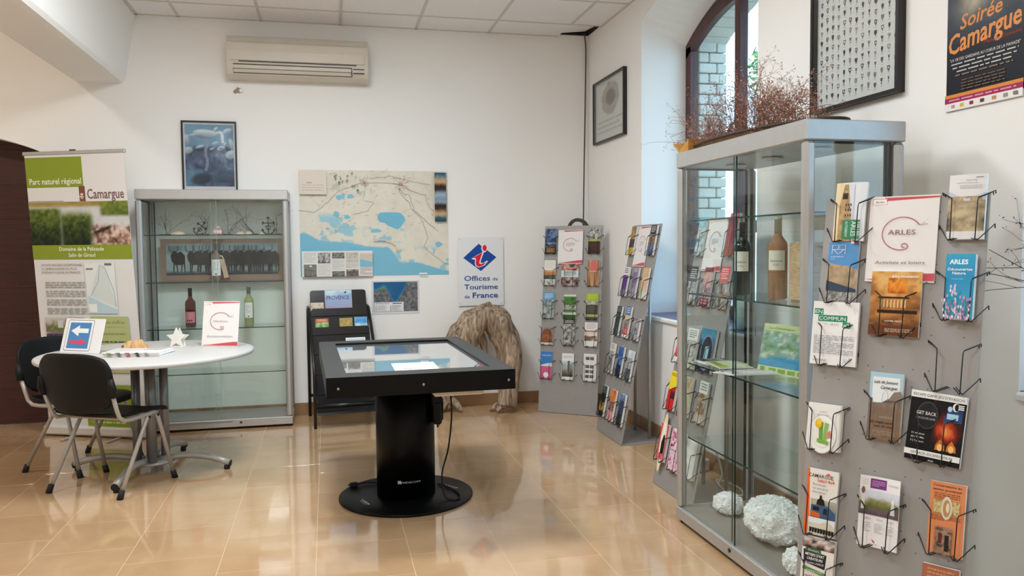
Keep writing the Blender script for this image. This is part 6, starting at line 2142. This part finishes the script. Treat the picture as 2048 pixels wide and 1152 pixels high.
G_dark = mat('dark_green_glass', '#0c120f', rough=0.05, var=0.1)
G_rose = mat('rose_wine_glass', '#c79a78', rough=0.06, var=0.04)
G_rose2 = mat('rose_dark_glass', '#6a3a34', rough=0.06, var=0.1)
G_pale = mat('pale_rose_glass', '#a58d80', rough=0.06, var=0.05)
G_white = mat('white_wine_glass', '#c3c58e', rough=0.06, var=0.05)
for m_ in (G_rose, G_rose2, G_pale, G_white):
    b_ = m_.node_tree.nodes['Principled BSDF']
    b_.inputs['Transmission Weight'].default_value = 0.45
    b_.inputs['IOR'].default_value = 1.2
F_dark = mat('capsule_dark', '#241d1f', rough=0.35)
F_silver = mat('capsule_silver', '#b9bbbd', rough=0.3, metal=0.7)
F_clear = mat('capsule_clear', '#b5b0a4', rough=0.2)
L_cream = mat('label_cream', '#e2dfd0', rough=0.6, var=0.01)
L_pink = mat('label_pink', '#c9808a', rough=0.6, var=0.02)
L_white = mat('label_white', '#e6e7e6', rough=0.6, var=0.01)


def pink_label(P):
    P.rect(0, 0, 1, 1, '#c9808a').rect(0.12, 0.52, 0.88, 0.66, '#5a2a38').rects([(0.2 + 0.2 * k, 0.15, 0.33 + 0.2 * k, 0.28) for k in range(3)], '#4a2430')


def white_label(P):
    P.rect(0, 0, 1, 1, '#e6e7e6').para(0.2, 0.3, 0.8, 0.85, 6, '#b9bab9', seed=3).rect(0.4, 0.06, 0.6, 0.14, '#3a3a3a')


# left cabinet: shelves at 1.44, 1.094, 0.752
bottle('dark rosé bottle with a pink label in the left cabinet', (-3.205, -0.22, 0.752), 0.292, G_rose2, F_dark, L_pink, 2.2, 0.12, 0.40, pink_label)
bottle('pale white-wine bottle in the left cabinet', (-2.788, -0.22, 0.752), 0.302, G_white, F_silver, L_white, 1.8, 0.20, 0.58, white_label, r=0.035)
bottle('pale rosé bottle in front of the bull photograph', (-3.015, -0.20, 1.094), 0.288, G_pale, mat('capsule_taupe', '#6a605c', rough=0.3), L_white, 2.0, 0.14, 0.56, white_label)
bx = thing('bottle_box', 'narrow cardboard bottle tag leaning beside the rosé bottle', 'box', (-2.938, -0.215, 1.098), (0, -0.22, 0))
MB().rbox(-0.017, -0.012, 0, 0.017, 0.012, 0.165, 0.002).build('carton', mat('kraft_card', '#b9a08a', rough=0.7), bx)
MB().box(-0.0172, -0.0125, 0.0, 0.0172, 0.0125, 0.02).build('foot_band', mat('wine_red_card', '#5a2a2c', rough=0.6), bx)
MB().tube([(0.012, 0, 0.163), (0.008, 0, 0.185), (-0.012, 0, 0.192), (-0.03, 0, 0.18)], 0.003, 6).build('string', M_white, bx)


def bulls(P):
    P.rect(0, 0, 1, 1, '#8a7264')

    def fn(u, v):
        n = fbm(u * 14, v * 5, 3)
        c = pal(0.25 + 0.6 * v + 0.4 * (n - 0.5), ['#4a5456', '#8a9a9c', '#93a3a8', '#6a7c84'])
        t = sm(0.14, 0.05, v + 0.06 * (n - 0.5))[..., None]
        return c * (1 - t) + hexc('#3a3f3e') * t
    P.raster(0.045, 0.135, 0.965, 0.895, 60, 20, fn)
    rr = random.Random(8)

    def bull(x, s, c):
        P.poly([(x - 0.028 * s, 0.62), (x + 0.05 * s, 0.70), (x + 0.085 * s, 0.60), (x + 0.085 * s, 0.42), (x + 0.06 * s, 0.38), (x + 0.0 * s, 0.38), (x - 0.03 * s, 0.46)], c)
        P.poly([(x - 0.045 * s, 0.60), (x - 0.02 * s, 0.72), (x + 0.012 * s, 0.70), (x + 0.012 * s, 0.52), (x - 0.02 * s, 0.42), (x - 0.035 * s, 0.48)], c)
        for dx in (-0.012, 0.008, 0.06, 0.078):
            k = rr.uniform(-0.012, 0.012)
            P.poly([(x + (dx - 0.007) * s, 0.44), (x + (dx + 0.007) * s, 0.44), (x + (dx + k + 0.004) * s, 0.20), (x + (dx + k - 0.004) * s, 0.20)], c)
        for sg_ in (-1, 1):
            P.line([(x - 0.018 * s + sg_ * 0.012, 0.69), (x - 0.018 * s + sg_ * 0.04 * s, 0.74), (x - 0.018 * s + sg_ * 0.038 * s, 0.84)], 0.005, c)
    bull(0.12, 0.9, '#23211f')
    for k in range(12):
        bull(0.26 + 0.058 * k + rr.uniform(-0.01, 0.01), rr.uniform(0.8, 1.05), rr.choice(['#2a2826', '#343230', '#23211f', '#3f3c3a']))


ph = tag(MB().box(-0.44, 0, 0, 0.44, 0.008, 0.318).build('panorama_photo', mat('photo_board', '#8a7264', rough=0.6), None, (-2.985, -0.105, 1.0942), (-0.05, 0, 0)), 'wide photograph of running black bulls on the cabinet shelf', 'photograph')
P = Print(0.88, 0.318)
bulls(P)
P.build('printed_face', ph)

# Camargue crosses: anchor, heart and three-pronged arms
M_iron = mat('black_iron', '#141315', rough=0.5)


def cross(label, loc, roty, s=1.0):
    t = thing('iron_cross', label, 'ornament', loc, (0, roty, 0), 'black iron crosses in the left cabinet')
    w = 0.0042 * s
    m = MB()
    m.tube([(0, 0, 0.01 * s), (0, 0, 0.125 * s)], w, 6)
    m.tube([(-0.033 * s, 0, 0.092 * s), (0.033 * s, 0, 0.092 * s)], w, 6)
    m.build('shaft', M_iron, t)
    a = MB().tube([(-0.045 * s, 0, 0.040 * s), (-0.038 * s, 0, 0.018 * s), (-0.018 * s, 0, 0.006 * s), (0, 0, 0.004 * s), (0.018 * s, 0, 0.006 * s), (0.038 * s, 0, 0.018 * s), (0.045 * s, 0, 0.040 * s)], w * 1.25, 6)
    for q in (-1, 1):
        a.tube([(q * 0.052 * s, 0, 0.028 * s), (q * 0.046 * s, 0, 0.046 * s), (q * 0.034 * s, 0, 0.036 * s)], w * 0.8, 6)
    a.build('anchor', M_iron, t)
    h = []
    for k in range(24):
        q = 2 * PI * k / 24
        h.append((0.0165 * s * math.sin(q) ** 3 * 1.15, -0.001, 0.054 * s + 0.0012 * s * (13 * math.cos(q) - 5 * math.cos(2 * q) - 2 * math.cos(3 * q) - math.cos(4 * q))))
    MB().tube(h, w * 0.9, 6, closed=True).build('heart', M_iron, t)
    for cx, cz, a0 in ((0, 0.125, PI / 2), (-0.033, 0.092, PI), (0.033, 0.092, 0)):
        f = MB()
        for d in (-0.75, 0, 0.75):
            f.tube([(cx * s, 0, cz * s), (cx * s + 0.017 * s * math.cos(a0 + d), 0, cz * s + 0.017 * s * math.sin(a0 + d))], [w * 0.8, w * 1.2], 6)
        f.build('trident', M_iron, t)


cross('black iron anchor-cross leaning over on the top cabinet shelf', (-3.15, -0.22, 1.4445), 0.62, 0.80)
cross('upright black iron anchor-cross at the right of the top cabinet shelf', (-2.632, -0.22, 1.4405), 0.0, 0.95)
jr = thing('salt_jar', 'small jar of pink salt on the top shelf of the left cabinet', 'jar', (-2.995, -0.22, 1.44))
MB().rbox(-0.03, -0.024, 0, 0.03, 0.024, 0.048, 0.004).build('jar_body', mat('pink_salt', '#c98a94', rough=0.4), jr)
MB().box(-0.0302, -0.0245, 0.014, 0.0302, -0.0242, 0.034).build('jar_label', mat('label_pale_pink', '#e2cfd2', rough=0.6), jr)
MB().lathe([(0.016, 0.048), (0.018, 0.05), (0.018, 0.062), (0, 0.064)], 18).build('lid', mat('cork_lid', '#cdbdb0', rough=0.6), jr)
M_shellm = mat('sea_shell', '#cdb9a0', rough=0.5, var=0.1, nscale=40)
for k, (x, w, hh, lab) in enumerate(((-3.27, 0.10, 0.028, 'pale ribbed shell at the left of the top cabinet shelf'), (-2.835, 0.07, 0.026, 'flat tan shell right of the pink salt jar'), (-2.775, 0.06, 0.028, 'cream shell beside the flat tan shell'), (-2.68, 0.055, 0.02, 'small white shell at the foot of the upright iron cross'))):
    m = MB()
    m.lathe([(w * 0.5, 0.0), (w * 0.52, 0.003), (w * 0.42, hh * 0.55), (w * 0.22, hh * 0.9), (0.0, hh)], 22, sy=0.72)
    for i, v in enumerate(m.v):
        a = math.atan2(v[1], v[0])
        q = 1 + 0.05 * math.cos(11 * a)
        m.v[i] = (v[0] * q + hh * 0.2 * (v[2] / hh), v[1] * q, v[2])
    tag(m.build('sea_shell', M_shellm, None, (x, -0.25, 1.44), (0, 0, 0.5 * k)), lab, 'shell', 'shells on the top cabinet shelf')


def twigs(mb, base, direc, length, depth, rr, r=0.002, spread=0.6, tip=None, lo=3):
    """recursive dry twig; tip collects flower specks"""
    p = Vector(base)
    d = Vector(direc).normalized()
    n = 4
    pts = [p.copy()]
    for k in range(n):
        d = (d + Vector((rr.gauss(0, 0.16), rr.gauss(0, 0.16), rr.gauss(0, 0.12)))).normalized()
        p = p + d * length / n
        pts.append(p.copy())
    mb.tube(pts, [r * (1 - 0.5 * k / n) for k in range(n + 1)], 4, cap=False)
    if depth == 0:
        if tip is not None:
            tip.append(pts[-1])
        return
    for k in range(lo):
        q = pts[rr.randint(1, n)]
        dd = (d + Vector((rr.gauss(0, spread), rr.gauss(0, spread), rr.gauss(0, spread)))).normalized()
        twigs(mb, q, dd, length * rr.uniform(0.45, 0.75), depth - 1, rr, r * 0.62, spread, tip, lo)


def specks(mb, tips, rr, s0, s1, per=2):
    for p in tips:
        for _ in range(per):
            c = p + Vector((rr.gauss(0, 1), rr.gauss(0, 1), rr.gauss(0, 1))) * s1
            a = Vector((rr.gauss(0, 1), rr.gauss(0, 1), rr.gauss(0, 1))).normalized()
            b = a.orthogonal().normalized()
            q = rr.uniform(s0, s1)
            e = a.cross(b)
            mb.add([c + a * q, c + b * q * 0.5, c - a * q, c - b * q * 0.5, c + e * q * 0.4], [(0, 1, 4), (1, 2, 4), (2, 3, 4), (3, 0, 4), (3, 2, 1, 0)])


# dry sprigs standing on the top shelf of the left cabinet
for k, (x, lean, L, lab) in enumerate(((-3.37, 0.35, 0.19, 'dry twig sprig at the far left of the top cabinet shelf'), (-3.10, 0.2, 0.15, 'dry twig sprig behind the leaning iron cross'), (-2.93, 0.1, 0.16, 'dry twig sprig behind the pink salt jar'), (-2.74, -0.5, 0.18, 'dry twig sprig behind the cream shell'), (-2.58, -0.4, 0.19, 'dry twig sprig at the far right of the top cabinet shelf'))):
    rr = random.Random(70 + k)
    t = thing('dry_sprig', lab, 'dried plant', (x, -0.14, 1.441), group='dry sprigs in the left cabinet')
    mb, tips = MB(), []
    mb.tube([(-0.05, -0.02, 0.004), (0, 0, 0.004), (0.03, 0.0, 0.006)], 0.003, 5)
    for q in range(3):
        twigs(mb, (0, 0, 0.005), (lean + rr.gauss(0, 0.3), rr.gauss(0, 0.08), 1), L * rr.uniform(0.7, 1.0), 2, rr, 0.0016, 0.55, tips, 3)
    mb.v = [(a, max(-0.11, min(0.085, b)), min(max(c, 0.0015), 0.235)) for a, b, c in mb.v]
    mb.build('stems', mat('dry_stem', '#4a4038', rough=0.8), t)
    f = MB()
    specks(f, tips, rr, 0.003, 0.005, 1)
    f.v = [(a, max(-0.11, min(0.085, b)), min(c, 0.238)) for a, b, c in f.v]
    f.build('seed_heads', mat('dry_seed', '#3a322c', rough=0.8), t)

# ================================================================== right cabinet contents (shelves 1.447, 1.106, 0.775; deck 0.078)


def name_label(s_):
    def art(P):
        P.rect(0, 0, 1, 1, '#e2dfd0').text(s_, 0.12, 0.42, 0.76, '#5a564c', hgt=0.09).para(0.3, 0.2, 0.7, 0.3, 2, '#a8a494', seed=2)
    return art


bottle('black wine bottle with a cream label in the large cabinet', (-0.385, -3.295, 1.106), 0.325, G_dark, F_dark, L_cream, 1.9, 0.33, 0.60, name_label('CAMARGUE'), rotz=-0.75, shoulder=0.66)
bottle('tall rosé bottle with a cream label in the large cabinet', (-0.40, -3.605, 1.106), 0.335, G_rose, F_clear, L_cream, 1.9, 0.36, 0.60, name_label('CAMARGUE'), rotz=-0.75, shoulder=0.66, r=0.038)
wb_ = thing('wooden_bottle_crate', 'pale wooden bottle box beside the rosé bottle in the large cabinet', 'box', (-0.345, -3.745, 1.106), (0, 0, -PI / 2))
M_crate = wood_mat('crate_pine', '#a88c68', '#cbb08a', rough=0.6, scale=(30, 30, 180), bump=0.25)
MB().rbox(-0.055, -0.05, 0, 0.055, 0.05, 0.235, 0.003).build('box_body', M_crate, wb_)
MB().rbox(-0.057, -0.056, 0.004, 0.057, -0.0505, 0.232, 0.002).build('slide_lid', M_crate, wb_)


def delta_book(P):
    P.rect(0, 0, 1, 1, '#cdd6a4')

    def fn(u, v):
        n = fbm(u * 13, v * 11, 3)
        c = pal(n * 1.5 - 0.25, ['#4f7350', '#93b077', '#86aab0', '#cfd6ae', '#e2e4cf'])
        s_ = sm(0.30, 0.22, v - 0.25 * u + 0.15 * n)[..., None]
        return c * (1 - s_) + pal(n, ['#3f8ab5', '#62a5c9']) * s_
    P.raster(0, 0.14, 1, 0.86, 26, 20, fn)
    P.text('La Camargue', 0.10, 0.90, 0.42, '#6a8a2c', hgt=0.04).rect(0.05, 0.02, 0.13, 0.12, '#7aa52c').rects([(0.2 + 0.16 * k, 0.03, 0.32 + 0.16 * k, 0.11) for k in range(5)], '#8aaa3a')


bk = tag(MB().rbox(-0.165, 0, 0, 0.165, 0.008, 0.215, 0.001).build('map_booklet', M_paper, None, (-0.325, -3.55, 0.775), (-0.22, 0, -PI / 2 + 0.25)), 'green and blue map booklet leaning in the large cabinet', 'booklet')
P = Print(0.33, 0.215)
delta_book(P)
P.build('cover_print', bk, (0, -0.0002, 0))
for k, (x, y, r, w, h, c, lab) in enumerate((
        (-0.42, -3.16, 0.1, 0.21, 0.15, '#2c2c2e', 'dark-covered booklet flat on the middle shelf, far end'),
        (-0.44, -3.27, -0.15, 0.21, 0.15, '#a9b54a', 'lime-edged leaflet flat on the middle shelf'),
        (-0.46, -3.40, 0.3, 0.10, 0.21, '#b9c9d2', 'pale blue leaflet fanned on the middle shelf'),
        (-0.46, -3.43, 0.15, 0.10, 0.21, '#c9b9b5', 'pinkish leaflet fanned on the middle shelf'),
        (-0.46, -3.47, 0.0, 0.10, 0.21, '#8a5a52', 'brown leaflet fanned on the middle shelf'),
        (-0.46, -3.51, -0.12, 0.10, 0.21, '#d5d2cc', 'white leaflet fanned on the middle shelf'))):
    z = 0.775 + (0.0 if k in (0, 2) else 0.012 if k == 1 else 0.004 * (k - 2))
    o = MB().box(-w / 2, -h / 2, 0.0, w / 2, h / 2, 0.0115 if k == 0 else 0.0035).build('flat_leaflet', M_paper, None, (x, y, z + 0.0002), (0, 0, r - PI / 2))
    tag(o, lab, 'leaflet', 'leaflets lying in the large cabinet')
    P = Print(w, h)
    P.rect(0.02, 0.02, 0.98, 0.98, c).photo(0.08, 0.3, 0.92, 0.9, [c, '#d9d6d0', c], 4, k + 2, 6, 8, 0.2).para(0.1, 0.1, 0.7, 0.24, 3, '#55534f', seed=k)
    P.build('cover_print', o, (0, -h / 2, 0.0115 if k == 0 else 0.0035), (-PI / 2, 0, 0))

M_salt = mat('salt_crystal', '#f6f7f6', rough=0.28, var=0.02, nscale=30, bump=0.5, bscale=70)
b_ = M_salt.node_tree.nodes['Principled BSDF']
b_.inputs['Subsurface Weight'].default_value = 0.25
b_.inputs['Subsurface Radius'].default_value = (0.02, 0.02, 0.02)


def salt(label, loc, rx, ry, rz, seed, ncub):
    rr = random.Random(seed)
    m = MB()
    prof = [(math.sin(PI * k / 30), -math.cos(PI * k / 30)) for k in range(31)]
    m.lathe([(max(a, 0.0), b) for a, b in prof], 60)
    for i, v in enumerate(m.v):
        p = Vector(v)
        k = 1 + 0.10 * mnoise.noise(p * 2.2 + Vector((seed, 0, 0))) + 0.10 * mnoise.noise(p * 5.5) + 0.06 * abs(mnoise.noise(p * 12))
        q = p * k
        m.v[i] = (q.x * rx, q.y * ry, max(-0.92, q.z) * rz)
    n0 = len(m.v)
    for k in range(ncub):
        d = Vector((rr.gauss(0, 1), rr.gauss(0, 1), rr.gauss(0, 1))).normalized()
        if d.z < -0.55:
            continue
        kk = 1 + 0.10 * mnoise.noise(d * 2.2 + Vector((seed, 0, 0))) + 0.09 * mnoise.noise(d * 5.5)
        c = Vector((d.x * rx, d.y * ry, d.z * rz)) * kk * 0.985
        s = rr.uniform(0.0025, 0.0065)
        M4 = Matrix.Translation(c) @ Vector((rr.gauss(0, 1), rr.gauss(0, 1), rr.gauss(0, 1))).to_track_quat('Z', 'Y').to_matrix().to_4x4()
        st = len(m.v)
        m.box(-s, -s, -s, s, s, s)
        m.xf(M4, st)
    lo = min(v[2] for v in m.v)
    m.v = [(a, b, c - lo) for a, b, c in m.v]
    tag(m.build('salt_lump', M_salt, None, loc), label, 'salt crystal', 'salt lumps in the large cabinet')


salt('small white salt lump at the far end of the large cabinet', (-0.40, -3.20, 0.078), 0.062, 0.072, 0.048, 3, 500)
salt('big white salt lump on the floor of the large cabinet', (-0.375, -3.565, 0.078), 0.115, 0.155, 0.092, 8, 2200)
salt('white salt lump half hidden by the front post of the large cabinet', (-0.475, -3.90, 0.078), 0.055, 0.07, 0.05, 14, 400)

# ================================================================== dried flowers and basket on the large cabinet
CT = 1.765
sl = thing('dried_sea_lavender', 'big bunch of reddish dried flowers on the large cabinet', 'dried plant', (-0.38, -3.35, CT))
rr = random.Random(42)
mb, tips = MB(), []
for k in range(95):
    y = rr.uniform(0.54, -0.52)
    hgt = 0.36 - 0.25 * abs((y + 0.12) / 0.62) ** 1.2
    b = (rr.uniform(-0.10, 0.10), y * 0.78, 0.004)
    twigs(mb, b, (rr.gauss(0, 0.4), (y * 0.4) + rr.gauss(0, 0.5), 0.9), hgt * rr.uniform(0.35, 0.62), 3, rr, 0.0021, 0.75, tips, 3)
for k in range(12):
    twigs(mb, (rr.uniform(-0.08, 0.08), rr.uniform(0.2, 0.45), 0.03), (rr.gauss(0, 0.4), 1.0, rr.uniform(0.3, 1.2)), rr.uniform(0.16, 0.26), 2, rr, 0.0018, 0.55, tips, 3)
mb.v = [(max(-0.30, min(0.32, a)), b, max(c, 0.003)) for a, b, c in mb.v]
mb.build('stems', mat('lavender_stem', '#83604f', rough=0.8, var=0.2), sl)
f = MB()
specks(f, tips, rr, 0.0035, 0.007, 3)
f.v = [(max(-0.31, min(0.33, a)), b, max(c, 0.003)) for a, b, c in f.v]
tag(f.build('flower_heads', mat('lavender_dry_flower', '#aa7e6e', rough=0.85, var=0.3, nscale=60), sl), kind='stuff')
M_wick = wood_mat('wicker', '#6a4a30', '#a88458', rough=0.7, scale=(60, 60, 60), bump=0.5)
tr_ = thing('wicker_tray', 'long flat wicker tray with raised handle under the dried flowers', 'basket', (-0.38, -3.42, CT))
m = MB().lathe([(0.0, 0.0), (0.15, 0.0), (0.19, 0.022), (0.183, 0.024), (0.145, 0.006), (0.0, 0.006)], 36, sy=2.9)
m.build('tray', M_wick, tr_)
MB().tube([(0.04, 0.36, 0.015), (0.03, 0.34, 0.08), (0.02, 0.28, 0.125), (0.02, 0.20, 0.13), (0.02, 0.14, 0.09)], 0.007, 8).build('handle', M_wick, tr_)
MB().tube([(0.19 * math.cos(t), 0.55 * math.sin(t), 0.024) for t in [2 * PI * k / 40 for k in range(40)]], 0.006, 6, closed=True).build('rim', mat('dark_wicker', '#3a2a22', rough=0.7), tr_)
bd = fix_normals(MB().prism([(-0.065, 0.0), (0.03, 0.0), (0.10, 0.048), (0.094, 0.052), (0.022, 0.012), (-0.065, 0.055)], -0.10, 0.10, axis='x').build('wooden_dish', wood_mat('amber_wood', '#9a6a2c', '#c08a3f', rough=0.4, scale=(20, 60, 20), bump=0.1), None, (-0.47, -3.06, CT + 0.001)))
tag(bd, 'amber wooden dish sticking out past the far end of the cabinet top', 'dish')

# ================================================================== window sills
hd_ = thing('leaflet_holder', 'clear acrylic leaflet holder standing on the first window sill', 'leaflet holder', (0.13, -2.47, SILL), (0, 0, -1.0))
M_acr = glass_mat('acrylic', (0.95, 0.96, 0.96), boost=0.5)
MB().box(-0.11, 0.0, 0.0, 0.11, 0.003, 0.22).xf(Matrix.Rotation(-0.2, 4, 'X')).build('back', M_acr, hd_)
MB().box(-0.11, -0.06, 0.0, 0.11, 0.0, 0.003).build('base', M_acr, hd_)
MB().box(-0.11, -0.062, 0.0, 0.11, -0.059, 0.08).build('front_lip', M_acr, hd_)
lf = tag(MB().box(-0.1, 0, 0, 0.1, 0.012, 0.20).build('leaflet', M_paper, None, hd_.matrix_world @ Vector((0, 0, 0)), (-0.2, 0, -1.0)), 'blue-white leaflet in the acrylic holder on the window sill', 'leaflet')
lf.location = Vector((0.13, -2.47, SILL + 0.004)) + Vector((math.sin(-1.0), -math.cos(-1.0), 0)) * 0.02
P = Print(0.2, 0.2)
P.photo(0, 0, 1, 1, ['#8ab5d0', '#cfe2ea', '#a9c99a', '#e6eef0'], 4, 3, 10, 10)
P.build('cover_print', lf)
vz = thing('twig_vase', 'dry lilac twigs in a vase on the second window sill', 'dried plant', (0.11, -4.64, SILL))
MB().lathe([(0.0, 0.0), (0.05, 0.0), (0.06, 0.06), (0.05, 0.16), (0.03, 0.22), (0.034, 0.25), (0.028, 0.25), (0.024, 0.22), (0.0, 0.2)], 24).build('vase', mat('stone_vase', '#8d8478', rough=0.5), vz)
rr = random.Random(9)
mb, tips = MB(), []
for k in range(7):
    twigs(mb, (0, 0, 0.22), (-0.75 + rr.gauss(0, 0.3), 0.55 + rr.gauss(0, 0.3), 1.0 + rr.gauss(0, 0.2)), rr.uniform(0.34, 0.46), 2, rr, 0.0022, 0.5, tips, 3)
keep = lambda V: [(min(a, -0.118) if b > 0.235 else min(a, 0.2), b, c) for a, b, c in V]
mb.v = keep(mb.v)
mb.build('twigs', mat('grey_twig', '#5d534f', rough=0.8), vz)
f = MB()
specks(f, tips, rr, 0.004, 0.007, 2)
f.v = keep(f.v)
tag(f.build('flower_heads', mat('lilac_dry', '#6a5a68', rough=0.85), vz), kind='stuff')

# ================================================================== socket block and white cables on the floor behind the large cabinet
sk = thing('socket_adapter', 'white plug-in adapter on the floor behind the large cabinet', 'socket', (-0.085, -2.28, 0), (0, 0, 0.4))
MB().rbox(-0.055, -0.03, 0, 0.055, 0.03, 0.07, 0.008).build('body', M_white, sk)
MB().rbox(-0.03, -0.022, 0.07, 0.01, 0.022, 0.115, 0.006).build('plug', M_white, sk)
cord('white_cable', 'white cable looping over the floor behind the large cabinet', [(-0.09, -2.28, 0.112), (-0.06, -2.40, 0.16), (-0.07, -2.52, 0.05), (-0.13, -2.60, 0.006), (-0.10, -2.78, 0.006), (-0.04, -2.66, 0.006), (-0.09, -2.50, 0.013), (-0.15, -2.72, 0.013), (-0.10, -3.0, 0.006), (-0.06, -3.3, 0.006), (-0.09, -3.7, 0.006)], 0.0055, M_white)
